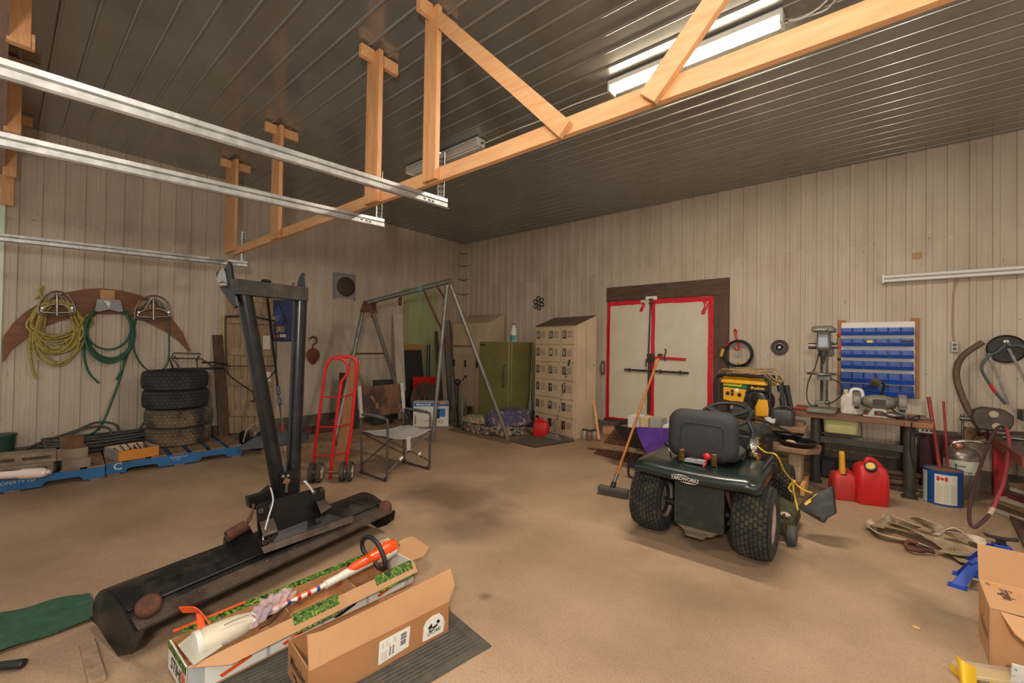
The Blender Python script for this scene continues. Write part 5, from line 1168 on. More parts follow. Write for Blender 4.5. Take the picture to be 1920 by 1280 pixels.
for s_ in (-1, 1):
    wc = V(gc.x+s_*.175, gc.y, za); MB().lathe([(.02, -.02), (.078, -.02), (.082, -.012), (.082, .012), (.078, .02), (.02, .02)], wc, (1, 0, 0), 26).build('grinding_wheel', M('grit%d' % s_, (112, 104, 94), .9), t)
    MB().lathe([(.088, -.032), (.094, -.026), (.094, .026), (.088, .032), (.04, .034), (.02, .034), (.02, .026), (.085, .024), (.085, -.024), (.02, -.026), (.02, -.034), (.04, -.034)], wc, (s_, 0, 0), 20, closed=True, a0=-.6, a1=3.6).build('wheel_guard', m_dp, t)
    MB().box(wc+V(0, -.11, -.035), (.06, .05, .012)).box(wc+V(-s_*.03, -.06, -.045), (.008, .12, .03)).build('tool_rest', m_steel, t)
e0 = V(gc.x+.01, gc.y+.05, za+.06); e1 = near(1658, 722, e0+V(0, -.02, 0)); e2 = near(1640, 715, e0+V(-.05, -.08, 0))
MB().tube(spl([e0, e1, e1.lerp(e2, .5)+V(0, 0, .02)], 5), .013, 8).build('lamp_arm', m_black, t, smooth=60); MB().lathe([(.012, 0), (.04, .03), (.044, .075), (.036, .08)], e2+V(.03, .02, .02), V(-.4, -.75, -.5), 18).build('lamp_shade', M('brown_shade', (96, 84, 74), .45, .3), t)
MB().tube(spl([V(gc.x+.08, gc.y+.03, za-.04), V(gc.x+.18, gc.y-.06, zT+.02), V(gc.x+.27, gc.y-.10, zT+.012), V(gc.x+.3, gc.y-.02, zT+.05), V(gc.x+.24, gc.y-.14, zT+.035), V(gc.x+.235, gc.y-.205, zT+.02), V(gc.x+.23, gc.y-.215, zT-.06), V(gc.x+.225, gc.y-.21, zT-.25), V(gc.x+.25, gc.y-.20, zT-.42)], 6), .007, 6).build('power_cord', m_blackp, t, smooth=60)
gr = B(1676, dy=.1); tag(MB().sph(gr+V(0, 0, .035), (.09, .06, .034), 14, 8).box(gr+V(.06, 0, .05), (.06, .045, .05)).build('angle_tool', m_steel, smooth=60), 'rounded grey metal tool lying right of the bench grinder', 'tool')
gr = B(1622, dy=.30); tag(MB().box(gr+V(.05, -.08, .022), (.11, .06, .044), R3(.3)).build('red_tin', M('dark_red_tin', (112, 36, 44), .5), bev=.004), 'small dark red tin between the white jug and the grinder', 'tin')
gr = B(1722, dy=.2); tag(MB().tube([gr+V(-.07, 0, .015), gr+V(.02, .02, .015), gr+V(.11, .03, .015)], [.016, .012, .009], 8).build('spanner', m_steel, smooth=60), 'grey steel tool lying at the right end of the workbench', 'tool')
# basin under the bench
a_ = V(pl(1543, 790, 1, yF+.1).x, yF+.08, 0); b_ = V(pl(1612, 790, 1, yF+.1).x, yF+.08, 0); zt1 = zT-TH-.004; zt0 = pl(1575, 813, 1, yF+.04).z; m_ = (a_+b_)/2; w_ = (b_-a_).length
t = thing('hanging_basin', 'pale green plastic basin hanging under the workbench like a drawer', 'basin', V(m_.x, m_.y+.13, zt0))
MB().loft([[V(m_.x+x, m_.y+.13+y, z) for x, y in rrect(w_*k, .34*k, .04, 4)] for z, k in ((zt0, .90), (zt0+.012, .93), (zt1-.012, .98), (zt1-.012, 1.02), (zt1, 1.02), (zt1, .96), (zt0+.03, .88))]).build('tub', M('pale_green_plastic', (190, 186, 130), .45, 0, (176, 170, 116), 4, .4, .7), t, smooth=40)
MB().bx(m_.x-w_*.52, m_.x+w_*.57, m_.y-.03, m_.y-.01, zt0-.022, zt0-.004).bx(m_.x+w_*.525, m_.x+w_*.57, m_.y-.03, m_.y-.01, zt0-.004, zt1).build('support_strap', m_black, t)
# power strip on the bench end
a_ = pl(1722, 804, 1, yF+.01); b_ = pl(1749, 813, 1, yF+.01)
t = thing('power_strip', 'grey power strip fixed under the right end of the workbench', 'power strip', (a_.x, yF, b_.z)); MB().bx(a_.x, b_.x, yF+.002, yF+.05, b_.z, zT-TH-.006).build('strip_body', M('strip_grey', (150, 144, 132), .5), t, bev=.004)
for k in range(4): MB().bx(a_.x+.02+k*.028, a_.x+.038+k*.028, yF, yF+.003, b_.z+.015, b_.z+.035).build('socket', m_black, t)
# fuel cans on the floor
b0 = fl(1565, 937, .0)+V(0, .0, .001); b1 = fl(1604, 941); u = (b1-b0).normalized(); h = near(1585, 884, b0).z
jt, P = jerry('fuel_can', b0, u, .21, .19, h, 'smaller dirty red fuel can with a long yellow spout under the workbench', m_redd)
MB().tube(spl([P(.085, .06, h*.80), P(.08, .055, h*1.05), P(.072, .05, near(1580, 849, b0).z)], 5), [.026]*6+[.024]*4+[.02], 12).build('spout', M('yellow_spout', (214, 160, 44), .45), jt, smooth=60); MB().cyl(P(.085, .06, h*.76), P(.083, .06, h*.86), .04, 16).build('collar', m_black, jt)
b0 = fl(1608, 945); b1 = fl(1672, 953); u = (b1-b0).normalized(); h = near(1640, 866, b0).z
jt, P = jerry('fuel_can', b0, u, (b1-b0).length, .22, h, 'large bright red fuel can with a yellow centred cap in front of the workbench', m_redp)
c_ = P(.11, .03, h*.83); MB().lathe([(.001, .0), (.045, 0), (.047, .03), (.04, .036), (.001, .036)], c_, V(-.15, -.75, .55), 22).build('cap', m_black, jt); MB().lathe([(.001, .036), (.032, .036), (.032, .042), (.001, .042)], c_, V(-.15, -.75, .55), 18).build('cap_disc', M('cap_yellow', (214, 176, 54), .5), jt)
# long pail with flag label
pc = fl(1775, 953); pc = pc+V(0, .125, 0)
p0, p1 = fl(1741, 946), fl(1808, 953); u = (p1-p0).normalized(); h = near(1775, 884, (p0+p1)/2).z; R_ = (p1-p0).length*.52
t = thing('blue_pail', 'blue and white paint pail with a small red flag label and two red rods', 'pail', (p0+p1)/2+V(0, .12, 0)); cen = (p0+p1)/2+V(-.01, R_*.92, 0)
m_rst = M('rusty_inside', (132, 92, 56), .8)
MB().lathe([(R_*.98, 0), (R_, .006), (R_, h-.006), (R_*1.015, h), (R_*.985, h), (R_*.975, .01), (.001, .01)], cen, n=40).build('pail_body', M('pail_blue', (26, 80, 150), .4), t, smooth=40)
MB().lathe([(R_*.972, .02), (R_*.974, h*.97)], cen, n=32).build('inner_wall', m_rst, t)
def band(name, a0, a1, z0, z1, m, off=.0012):
    sd = []
    mb = MB(); n_ = 10; vs = []
    for r_ in (R_+off, R_+off+.0008):
        for k in range(n_+1):
            a_ = a0+(a1-a0)*k/n_
            for z in (z0, z1): vs.append(cen+V(r_*math.sin(a_), -r_*math.cos(a_), z))
    fs = []; o = 2*(n_+1)
    for k in range(n_): fs += [(2*k, 2*k+2, 2*k+3, 2*k+1), (o+2*k, o+2*k+1, o+2*k+3, o+2*k+2), (2*k, o+2*k, o+2*k+2, 2*k+2), (2*k+1, 2*k+3, o+2*k+3, o+2*k+1)]
    return mb.add(vs, fs).build(name, m, t, smooth=40)
ctr = math.atan2(-cen.x, cen.y)*1.0; f0 = -math.atan2(cen.x, cen.y)   # direction to the camera
m_lbl = M('label_cream', (206, 204, 186), .6)
band('label', f0-.42, f0+.75, h*.06, h*.90, m_lbl); band('side_label', f0-1.5, f0-.88, h*.02, h*.93, M('label_pale', (186, 198, 186), .6))
band('flag_bar', f0-.30, f0-.17, h*.72, h*.84, m_red, .0025); band('flag_bar', f0+.10, f0+.23, h*.72, h*.84, m_red, .0025)
lf = [(0, -9), (1, -9), (.8, -5), (5, -5.5), (4, -3.5), (9, 0), (7.5, 1), (8, 4), (5, 3), (4.5, 4), (2.5, 2), (3, 6.5), (1.6, 5.5), (0, 9)]
lf = lf+[(-x, y) for x, y in lf[::-1][1:]]
a_ = f0-.035; lc = cen+V((R_+.0028)*math.sin(a_), -(R_+.0028)*math.cos(a_), h*.78); MB().poly([lc+V(math.cos(a_)*x*.0019, math.sin(a_)*x*.0019, y*.0019) for x, y in lf], V(math.sin(a_), -math.cos(a_), 0)*.0008).build('maple_leaf', m_red, t, smooth=0)
for k in range(13):
    for j, c0_ in enumerate((-.34, .02, .38)): band('print_line', f0+c0_, f0+c0_+.22+.05*((k*7+j*3) % 3), h*(.62-.042*k), h*(.626-.042*k), M('print_grey', (140, 134, 122), .6) if 'print_grey' not in bpy.data.materials else bpy.data.materials['print_grey'], .0022)
m_rodr = M('red_rod', (150, 44, 36), .55, .2, (110, 36, 30), 20, .4, .7)
for a_, bq, r_, lb in (((1772, 890), (1741, 744), .017, 'thicker red rod standing in the blue pail, leaning left'), ((1782, 890), (1769, 752), .010, 'thinner red rod standing upright in the blue pail')):
    q0 = V(near(a_[0], a_[1], cen).x, cen.y, .014); q1 = near(bq[0], bq[1], cen+V(-.05, .28, 0)); tag(MB().cyl(q0, q1, r_, 8).build('red_rod', m_rodr), lb, 'rod', 'red rods in the pail')
# pressure tank
tc = fl(1806, 936)+V(0, .12, 0); h = near(1806, 838, tc).z; R_ = .135
t = thing('pressure_tank', 'steel pump tank with a white instruction label and curved handle beside the red table', 'tank', tc); cen = tc
MB().lathe([(R_*.96, 0), (R_, .015), (R_, h*.80), (R_*.97, h*.88), (R_*.72, h*.97), (.05, h), (.001, h)], tc, n=36).build('tank_body', M('tank_steel', (150, 140, 128), .35, .6, (118, 106, 94), 8, .4, .7), t, smooth=50)
f0 = -math.atan2(cen.x, cen.y); band('label', f0-1.15, f0+1.15, h*.50, h*.76, m_lbl)
for q in (-.5, -.1, .35, .7): band('label_print', f0+q, f0+q+.22, h*.535, h*.55, m_ink, .0022)
a_ = f0-.25; lc = cen+V((R_+.003)*math.sin(a_), -(R_+.003)*math.cos(a_), h*.63); e_ = V(math.cos(a_), math.sin(a_), 0)
MB().tube([lc+e_*.0+V(0, 0, -.035), lc+V(0, 0, .012)], .004, 5).sph(lc+V(0, 0, .022), .008, 8, 6).tube([lc+V(0, 0, .008), lc+e_*.07+V(0, 0, .02)], .003, 5).tube([lc+V(0, 0, -.035), lc+e_*.015+V(0, 0, -.05)], .003, 5).tube([lc+V(0, 0, -.02), lc+e_*.1+V(0, 0, -.045)], .002, 5).build('label_figure', m_ink, t)
MB().tube(spl([tc+V(-.09, -.06, h+.01), tc+V(-.05, -.07, h+.05), tc+V(.06, -.05, h+.07), tc+V(.16, 0, h+.05), tc+V(.19, .04, h+.0)], 5), .018, 9).build('handle', m_chrome, t, smooth=60); MB().sph(tc+V(-.03, -.08, h+.02), .035, 12, 8).build('brass_knob', M('pink_brass', (196, 140, 116), .35, .6), t)
# dark red cabinet by the wall and ledge
a_ = V(pl(1724, 860, 1, 6.3).x, 6.3, 0); b_ = V(pl(1803, 860, 1, 6.3).x, 6.3, 0)
t = thing('steel_cabinet', 'low dark red steel cabinet against the right wall behind the blue pail', 'cabinet', ((a_.x+b_.x)/2, 6.45, 0)); h = pl(1760, 814, 1, 6.3).z
MB().bx(a_.x, b_.x, 6.3, 6.62, .0, h).build('body', M('dark_red_steel', (72, 36, 36), .5, .2, (52, 30, 30), 5, .4, .7), t, bev=.006); MB().bx(a_.x+.03, (a_.x+b_.x)/2-.004, 6.29, 6.3, .04, h-.03).build('door', M('dark_red_door', (78, 38, 38), .5, .2), t, bev=.002); MB().bx((a_.x+b_.x)/2+.004, b_.x-.03, 6.29, 6.3, .04, h-.03).build('door', bpy.data.materials['dark_red_door'], t, bev=.002)
a_ = wb(1714, 806, .05); b_ = wb(1822, 806, .05); struct(MB().bx(a_.x, b_.x, YB-.055, YB-.012, a_.z-.035, a_.z+.02).build('trim_8', M('blue_grey_ledge', (122, 130, 138), .55)))
# black bag and odds under the bench
a_ = pl(1735, 868, 1, 6.05); tag(MB().tube(spl([V(.50, 6.16, .42), V(.36, 6.12, .36), V(.2, 6.05, .25), V(.1, 6.0, .16)], 5), .03, 10).build('black_pipe', m_black, smooth=60), 'bent black pipe lying under the right end of the workbench', 'pipe') if 0 else None
# wood offcuts beneath the bench
rng = random.Random(21)
for k in range(4):
    y = 5.95+.07*k; tag(MB().box((.09+.03*k, y, .02+.036*k), (.5, .09, .032), R3(rng.uniform(-.25, .25))).build('wood_offcut', m_woodh if k % 2 else m_dwood, bev=.002), ('lowest', 'second', 'third', 'topmost')[k]+' wood offcut in the small pile under the workbench beside its right leg', 'offcut', 'offcuts under the workbench')
tag(MB().box((-.55+.36, 6.0, .11), (.42, .18, .2)).build('black_case', M('black_case', (44, 40, 38), .6), bev=.01), 'black case on the floor under the workbench behind the small fuel can', 'case')
# ---------------------------------------------------------------- red table with vise
ct = pl(1853, 811, 1, 6.45); zt5 = ct.z
t = thing('red_table', 'heavy workshop table with red steel legs carrying the bench vise', 'table', (ct.x+.35, ct.y-.6, 0))
u = V(0, -1, 0); n = V(1, 0, 0); Lt = 1.3; Dt = .75; P = PP(V(ct.x, ct.y, 0), u, n)
bbox(P, 0, Lt, 0, Dt, zt5-.03, zt5).build('top', M('oily_table_top', (92, 78, 66), .6, .2, (66, 56, 48), 4, .4, .7), t, bev=.003)
m_tred = M('red_table_paint', (176, 34, 38), .45, 0, (120, 50, 44), 5, .5, .75)
bbox(P, 0, Lt, -.012, -.001, zt5-.085, zt5).build('side_edge', M('rust_red_edge', (128, 58, 48), .6, .1), t, bev=.002); bbox(P, -.012, -.001, -.012, Dt, zt5-.085, zt5).build('far_edge', m_tred, t, bev=.002)
for a_, b_ in ((.02, .02), (.02, Dt-.1), (Lt-.1, .02), (Lt-.1, Dt-.1)): bbox(P, a_, a_+.085, b_, b_+.075, 0, zt5-.031).build('leg', m_tred, t, bev=.003)
# vise
vc = P(.16, .20, zt5); t = thing('bench_vise', 'rusty bench vise bolted on the far corner of the red table', 'vise', vc)
m_vise = M('grey_cast_iron', (92, 82, 72), .6, .4, (66, 56, 48), 8, .4, .7); n_v = V(0, -1, 0); uv = V(1, 0, 0)
Pv = PP(vc, uv, V(0, 1, 0)); sv = 1.35
MB().lathe([(.11, 0.001), (.11, .03), (.08, .05)], vc, n=20).build('base', m_vise, t)
pro = [(0, .03), (.02, 0), (.16, 0), (.19, .06), (.19, .12), (.15, .155), (.05, .165), (.0, .14), (-.02, .09)]
MB().poly([Pv((a_-.24)*sv, -.085, .05+b_*sv) for a_, b_ in pro], V(0, .17, 0)).build('front_jaw', m_vise, t, bev=.014)
bbox(Pv, .02, .42, -.075, .075, .06, .21).build('body', m_vise, t, bev=.014); bbox(Pv, -.02, .03, -.10, .10, .17, .27).build('rear_jaw', m_vise, t, bev=.004)
MB().cyl(Pv(-.42, 0, .14), Pv(-.26, 0, .14), .022, 12).build('screw', m_steel, t); MB().cyl(Pv(-.40, -.0, .17), Pv(-.40, 0, -.13), .011, 10).sph(Pv(-.40, 0, .17), .018, 10, 8).sph(Pv(-.40, 0, -.13), .018, 10, 8).build('handle', m_steel, t)
for a_, z_ in ((-.20, .215), (-.18, .10)): MB().lathe([(.001, 0), (.032, 0), (.032, .006), (.001, .006)], Pv(a_, -.083, z_), (0, -1, 0), 16).build('light_boss', M('worn_boss%d' % (z_*1000), (180, 160, 130), .5), t)
# clutter on the red table
for k, (a_, b_, nm, lb, col) in enumerate(((.30, .10, 'file', 'long shiny file lying on the red table beside the vise', m_chrome), (.48, .22, 'screwdriver', 'screwdriver with a yellow grip on the red table', m_yel), (.36, .04, 'pipe_fitting', 'short grey pipe fitting near the front edge of the red table', m_steel), (.60, .12, 'hammer', 'dark hammer lying on the red table at the right edge', m_dsteel))):
    tag(MB().tube([P(a_, b_, zt5+.0145), P(a_+.02, b_+.1, zt5+.0145), P(a_+.022, b_+.11, zt5+.0145), P(a_+.05, b_+.24, zt5+.0145)], [.012, .012, .007, .006] if nm != 'pipe_fitting' else [.014]*4, 8).build(nm, col, smooth=60), lb, 'tool', 'tools on the red table')
def glove(a_, b_):
    q = pl(1808+46*b_, 800+24*a_+3*math.sin(6*b_), 1, ct.y+.035-.03*a_)
    return q+V(0, .02*math.sin(9*b_+4*a_), .012*math.sin(8*b_)*(1-a_))
tag(MB().sheet(glove, 10, 14, .012).build('work_gloves', M('tan_leather', (132, 100, 62), .8, 0, (84, 60, 40), 8, .4, .65, bump=.3, bs=30), smooth=70), 'crumpled tan leather gloves hanging over the far corner of the red table', 'gloves')
# brown bent pipe, dark pan and bow saws by the wall
yv = 6.3
pp = [(1843, 641), (1833, 647.5), (1815.6, 658.5), (1803.6, 669), (1796, 683), (1793, 699), (1795.5, 718), (1803, 741), (1812, 761.5), (1823, 782), (1836, 799), (1846, 812)]
pts = [pl(x, y, 1, 6.52-.30*max(0, (i-4))/7) for i, (x, y) in enumerate(pp)]
tag(MB().tube(spl(pts, 5), [.030]*6+[.028]*50, 10).build('bent_pipe', M('brown_rubber_pipe', (96, 74, 60), .6, .1, (74, 58, 48), 8, .4, .7), smooth=60), 'long bent brown pipe curving up along the right wall behind the vise', 'pipe') if 0 else tag(MB().tube(spl(pts, 5), .029, 10).build('bent_pipe', M('brown_rubber_pipe', (96, 74, 60), .6, .1, (74, 58, 48), 8, .4, .7), smooth=60), 'long bent brown pipe curving up along the right wall behind the vise', 'pipe')
c_ = wb(1886, 654, .02); tag(MB().lathe([(.001, 0), (.138, 0), (.145, -.02), (.139, -.024), (.13, -.006), (.001, -.004)], c_, (0, 1, 0), 36).build('hanging_pan', M('dark_pan', (62, 56, 50), .5, .4, (46, 42, 38), 8, .4, .7)), 'dark round pan hanging on the right wall behind the bow saws', 'pan')
def saw(off, pts, red, blade, label):
    t = thing('bow_saw', label, 'saw', wb(pts[-1][0], pts[-1][1], off), group='bow saws on the right wall')
    MB().tube(spl([wb(x, y, off) for x, y in pts], 5), .012, 8).build('frame', M('teal_grey_paint', (70, 88, 92), .45, .2), t, smooth=60)
    if red: MB().cyl(wb(*red[0], off), wb(*red[1], off), .0135, 10).build('red_grip', m_red, t)
    a_, b_ = wb(*blade[0], off), wb(*blade[1], off); d = (b_-a_).normalized(); s_ = d.cross(V(0, 1, 0)).normalized()
    n_ = 30; out = [a_+s_*.012, b_+s_*.012]; L_ = (b_-a_).length
    for k in range(n_, -1, -1): out += [a_+d*(L_*k/n_)-s_*.008, a_+d*(L_*max(0, k-.5)/n_)-s_*.014]
    MB().poly(out, (0, -.0015, 0)).build('blade', m_steel, t, smooth=0)
    e_ = wb(*pts[0], off); MB().box(e_, (.04, .02, .03)).build('clamp', m_chrome, t, bev=.004)
saw(.10, [(1888, 646), (1879, 652), (1870, 659.5), (1857, 666), (1846, 676), (1841, 688), (1843, 698), (1853.5, 716), (1864, 732), (1886, 757)], ((1856, 720), (1867, 736)), ((1853, 662), (1891, 758)), 'bow saw with a teal frame and red grip hanging left of the dark pan')
saw(.14, [(1886, 640), (1893, 648), (1912, 648), (1935, 664), (1945, 690), (1940, 730), (1932, 760)], None, ((1891, 653), (1924, 716)), 'second bow saw whose blade runs down to the right edge of the photo')
# hose loop hanging from the table
hp_ = [(1886, 803), (1875, 799), (1861, 814.5), (1849, 843), (1835, 883.6), (1823.7, 920), (1817.6, 952.7), (1818.6, 979), (1826.7, 988), (1841, 979), (1859, 958.8), (1871.4, 930), (1881.6, 906), (1889.7, 867), (1892.7, 837), (1889.7, 812)]
h_top = P(.20, -.03, zt5+.03); h_bot = fl(1826, 992, .014); ax_ = (h_top-h_bot); nn_ = ax_.cross(V(1, -.25, 0)).normalized()
pts = [EYE+(vp(x, y, h_bot, nn_)-EYE)*.94 for x, y in hp_]
pts = spl(pts, 5, True)
t = thing('hose_loop', 'loop of dark red air hose hanging from the red table to the floor', 'hose', (h_bot.x, h_bot.y, .0)); n1 = int(len(pts)*.62)
MB().tube(pts[:n1+1], .0125, 9).build('dark_half', M('dark_brown_hose', (72, 46, 44), .5), t, smooth=60); MB().tube(pts[n1:]+pts[:1], .0125, 9).build('red_half', M('pinkish_red_hose', (168, 62, 70), .5, 0, (120, 44, 48), 40, .4, .7), t, smooth=60)
MB().cyl(pts[n1].lerp(pts[n1-1], .3), pts[n1+2], .016, 10).build('joint', M('pale_joint', (190, 160, 140), .5), t)
# scrap wood beneath the table
rng = random.Random(4)
m_scr = [m_woodh, m_dwood, M('pale_scrap', (176, 160, 140), .7), M('red_scrap', (110, 40, 44), .6)]
nm_ = ['lowest pale board', 'second lowest dark board', 'third board from the floor', 'fourth board from the floor, pale', 'fifth board from the floor, red', 'sixth board from the floor', 'seventh board from the floor, pale', 'uppermost board']
sa, sb = fl(1864, 958), fl(1935, 985); us = (sb-sa).normalized(); ns_ = V(-us.y, us.x, 0)
for k in range(8):
    z = .004+.033*k; p0 = sa+us*rng.uniform(-.03, .05)+ns_*(.05+.02*k+rng.uniform(-.02, .02)); p1 = p0+us*(.9+.2*rng.random())+ns_*rng.uniform(-.04, .04)
    tag(MB().bar(p0+V(0, 0, z+.016), p1+V(0, 0, z+.016), .14, .030).build('scrap_board', m_scr[(2, 1, 0, 2, 3, 1, 2, 0)[k]], bev=.002), nm_[k]+' in the scrap pile below the red table', 'board', 'scrap boards below the red table')
fa_, fb2 = fl(1893, 972, .0), fl(1935, 1060, 0)
tag(MB().bar(fa_+V(.12, 0, .016), fb2+V(.12, 0, .016), .24, .03).build('floor_plank', m_dwood, bev=.003), 'wide dark plank lying on the floor at the right edge below the scrap pile', 'plank')
# ================================================================ lawn tractor
wl_, wr_ = fl(1222, 990), fl(1417, 1046)
rzm = math.atan2((wr_-wl_).y, (wr_-wl_).x)
om = (wl_+wr_)/2+V(0, .03, 0); om.z = 0
t = thing('lawn_tractor', 'dark green riding lawn tractor seen from behind in the middle of the floor', 'lawn tractor', om, rzm)
mwm = MW[t]; LM = lambda x, y, z: mwm @ V(x, y, z)
m_grn = M('dark_green_enamel', (22, 36, 32), .28, .1, (38, 46, 39), 5, .45, .75, coat=.3); m_grnd = M('dusty_green_steel', (32, 39, 32), .6, .1, (54, 54, 44), 16, .5, .7)
m_turf = M('dirty_turf_tyre', (44, 41, 37), .85, 0, (92, 80, 58), 9, .5, .72); m_rimc = M('dusty_cream_rim', (176, 156, 142), .6, 0, (130, 112, 100), 6, .4, .7)
def wheel(x, y, R, W, rr, nb, rows, name):
    mb = MB(); tyre(mb, (x, y, R), (1, 0, 0), R, W, rr, nb, rows, .012, k=.86, bulge=.10)
    w = mb.build('tyre', m_turf, t, local=True, smooth=35)
    for s_ in (1, -1):
        MB().lathe([(.02, .075), (rr*.45, .075), (rr*.6, W*.22), (rr*.88, W*.24), (rr*.96, W*.40), (rr*1.08, W*.43), (rr*1.10, W*.40), (rr*1.0, W*.30), (rr*.92, W*.18), (.02, W*.15)], (x, y, R), (s_, 0, 0), 28).build('rim', m_rimc, w, local=True, smooth=40)
    MB().cyl((x-W*.40, y, R), (x+W*.40, y, R), .014, 10).build('axle_end', m_dsteel, w, local=True)
wheel(-.352, 0, .248, .235, .125, 34, 8, 'rear'); wheel(.352, 0, .248, .235, .125, 34, 8, 'rear')
wheel(-.36, 1.27, .19, .15, .085, 30, 5, 'front'); wheel(.36, 1.27, .19, .15, .085, 30, 5, 'front')
MB().cyl((-.26, 0, .235), (.26, 0, .235), .022, 10).build('rear_axle', m_dsteel, t, local=True)
# fender pan
sec = [(-.255, .474), (-.288, .486), (-.300, .515), (-.288, .545), (-.240, .566), (-.10, .574), (.30, .572), (.30, .556), (-.10, .557), (-.225, .548), (-.262, .532), (-.276, .513), (-.266, .494), (-.25, .482)]
rings = []
for x, s_, dz in ((-.415, .35, -.012), (-.41, .78, .0), (-.39, .95, .010), (-.33, 1, .016), (-.20, 1, .004), (0, 1, 0), (.20, 1, .004), (.33, 1, .016), (.40, .95, .010), (.42, .78, 0), (.425, .35, -.012)):
    rings.append([V(x, .02+(y-.02)*(s_ if abs(x) > .4 else 1), .52+(z-.52)*s_+dz) for y, z in sec])
fd = MB().loft(rings).build('fender', m_grn, t, local=True, smooth=60)
m_logo = M('logo_white', (216, 206, 194), .5)
ry = -.3025; mb = MB()
for sg, x0, x1 in ((1, -.085, .03), (-1, -.03, .085)):
    mb.poly([V(-.03+x0+(x1-x0)*k/10, ry, .513+sg*(.019+.007*math.sin(PI*k/10))) for k in range(11)]+[V(-.03+x0+(x1-x0)*k/10, ry, .513+sg*(.019+.001*math.sin(PI*k/10))) for k in range(10, -1, -1)], (0, -.001, 0))
mb.build('logo_swoosh', m_logo, t, local=True, smooth=0)
text('lettering', 'YARDWORKS', LM(-.03, ry-.0005, .513), LM(1, 0, 0)-LM(0, 0, 0), (0, 0, 1), .026, m_logo, t, shear=.15, bold=.012, w=.185)
# rear plate and hitch
MB().prism(rrect(.33, .32, .02, 3, .035, .32), (0, -.185, 0), (1, 0, 0), (0, 0, 1), .02).build('rear_plate', m_grnd, t, local=True, bev=.003)
for x, z in ((-.03, .43), (-.03, .22), (.15, .20), (.15, .25)): MB().cyl((x, -.2055, z), (x, -.199, z), .009, 8).build('plate_hole', m_ink, t, local=True)
MB().bx(-.10, .17, -.17, .35, .17, .45).build('transaxle_box', m_black, t, local=True, bev=.01)
MB().poly([V(-.2, -.10, .20), V(-.13, -.19, .165), (V(.2, -.19, .165)), V(.22, -.1, .19), V(.12, -.20, .125), V(.06, -.21, .115), V(-.02, -.21, .115), V(-.08, -.20, .14)], (0, .010, .0)).poly([V(-.06, -.20, .125), V(.10, -.20, .125), V(.08, -.26, .118), V(-.03, -.26, .118)], (0, 0, .007)).build('hitch_plate', M('dusty_hitch', (120, 106, 90), .75, .2), t, local=True)
MB().tube([V(.2, -.15, .45), V(.22, -.13, .35), V(.24, -.05, .22)], .012, 6).tube([V(.2, -.1, .2), V(.25, -.05, .3), V(.22, 0, .4)], .01, 6).build('linkage', m_rust, t, local=True)
# springs, tag, battery area
def helix(c, r, h, n, wr):
    return MB().tube([V(c[0]+r*math.cos(2*PI*k/10), c[1]+r*math.sin(2*PI*k/10), c[2]+h*k/(10*n)) for k in range(10*n+1)], wr, 5)
m_gold = M('gold_zinc', (176, 140, 84), .35, .8)
for x in (-.115, .105): helix((x, -.10, .585), .018, .085, 6, .004).build('seat_spring', m_gold, t, local=True, smooth=60)
MB().sph((.07, -.14, .655), (.026, .016, .024), 12, 8).tube([V(.07, -.14, .64), V(.065, -.15, .60), V(.05, -.16, .585)], .006, 6).build('red_tag', m_red, t, local=True)
MB().bx(-.16, .16, -.02, .22, .585, .66).build('battery_box', m_black, t, local=True, bev=.01); MB().box((-.03, -.08, .595), (.12, .06, .02)).box((.02, -.09, .6), (.06, .05, .025)).build('under_seat_plate', M('pale_grey_plate', (150, 148, 150), .5), t, local=True); MB().box((-.05, -.03, .64), (.05, .04, .09)).build('seat_bracket', M('tan_bracket', (140, 116, 74), .6), t, local=True)
# seat
m_vinyl = M('black_vinyl', (50, 49, 50), .55, 0, (38, 37, 39), 120, .4, .6, bump=.5, bs=300); m_vinyl2 = M('black_vinyl_recess', (58, 57, 58), .55, 0, (48, 47, 48), 120, .4, .6, bump=.5, bs=300)
def seatring(y, w, h, r, zc): return [V(x, y+.09*(zc+z-.70), zc+z*.87) for x, z in rrect(w, h, r, 6)]
rings = [seatring(y, w, h, r, .775) for y, w, h, r in ((-.065, .36, .28, .07), (-.055, .43, .35, .085), (-.03, .475, .40, .10), (.01, .485, .41, .10), (.05, .46, .39, .09), (.065, .40, .33, .08))]
st = MB().loft(rings).build('seat_back', m_vinyl, t, local=True, smooth=60)
rings = [[V(x, .16+y, z) for x, y in rrect(w, d_, .08, 5)] for z, w, d_ in ((.60, .40, .34), (.615, .46, .40), (.65, .47, .41), (.675, .42, .36))]
MB().loft(rings).build('seat_cushion', m_vinyl, t, local=True, smooth=60)
sh = lambda x, z: V(x, -.062+.09*(z-.70), z)
gp = [sh(-.135, .63), sh(-.135, .81), sh(-.12, .845), sh(-.08, .858), sh(.10, .858), sh(.14, .845), sh(.155, .81), sh(.155, .63)]
MB().tube(spl(gp, 4), .006, 6).build('seam', m_ink, st, local=True, smooth=60)
# control levers
MB().tube(spl([V(-.22, -.02, .58), V(-.225, -.04, .63), V(-.24, -.02, .66)], 4), .006, 7).build('lever', m_chrome, t, local=True, smooth=60); MB().sph((-.245, -.02, .672), (.025, .022, .02), 10, 8).build('lever_knob', m_black, t, local=True)
MB().tube([V(.33, .06, .50), V(.39, .10, .60)], .007, 7).build('lift_lever', M('yellowish_rod', (170, 160, 90), .4, .4), t, local=True); MB().tube([V(.37, .085, .565), V(.435, .125, .675)], [.016, .018], 10).build('lift_grip', m_blackp, t, local=True)
MB().tube([V(.19, .30, .45), V(.20, .32, .62), V(.17, .35, .66)], [.03, .028, .02], 9).build('side_bracket', m_black, t, local=True); MB().tube([V(.265, .38, .30), V(.255, .42, .78), V(.22, .46, .84)], .018, 9).build('side_post', m_black, t, local=True)
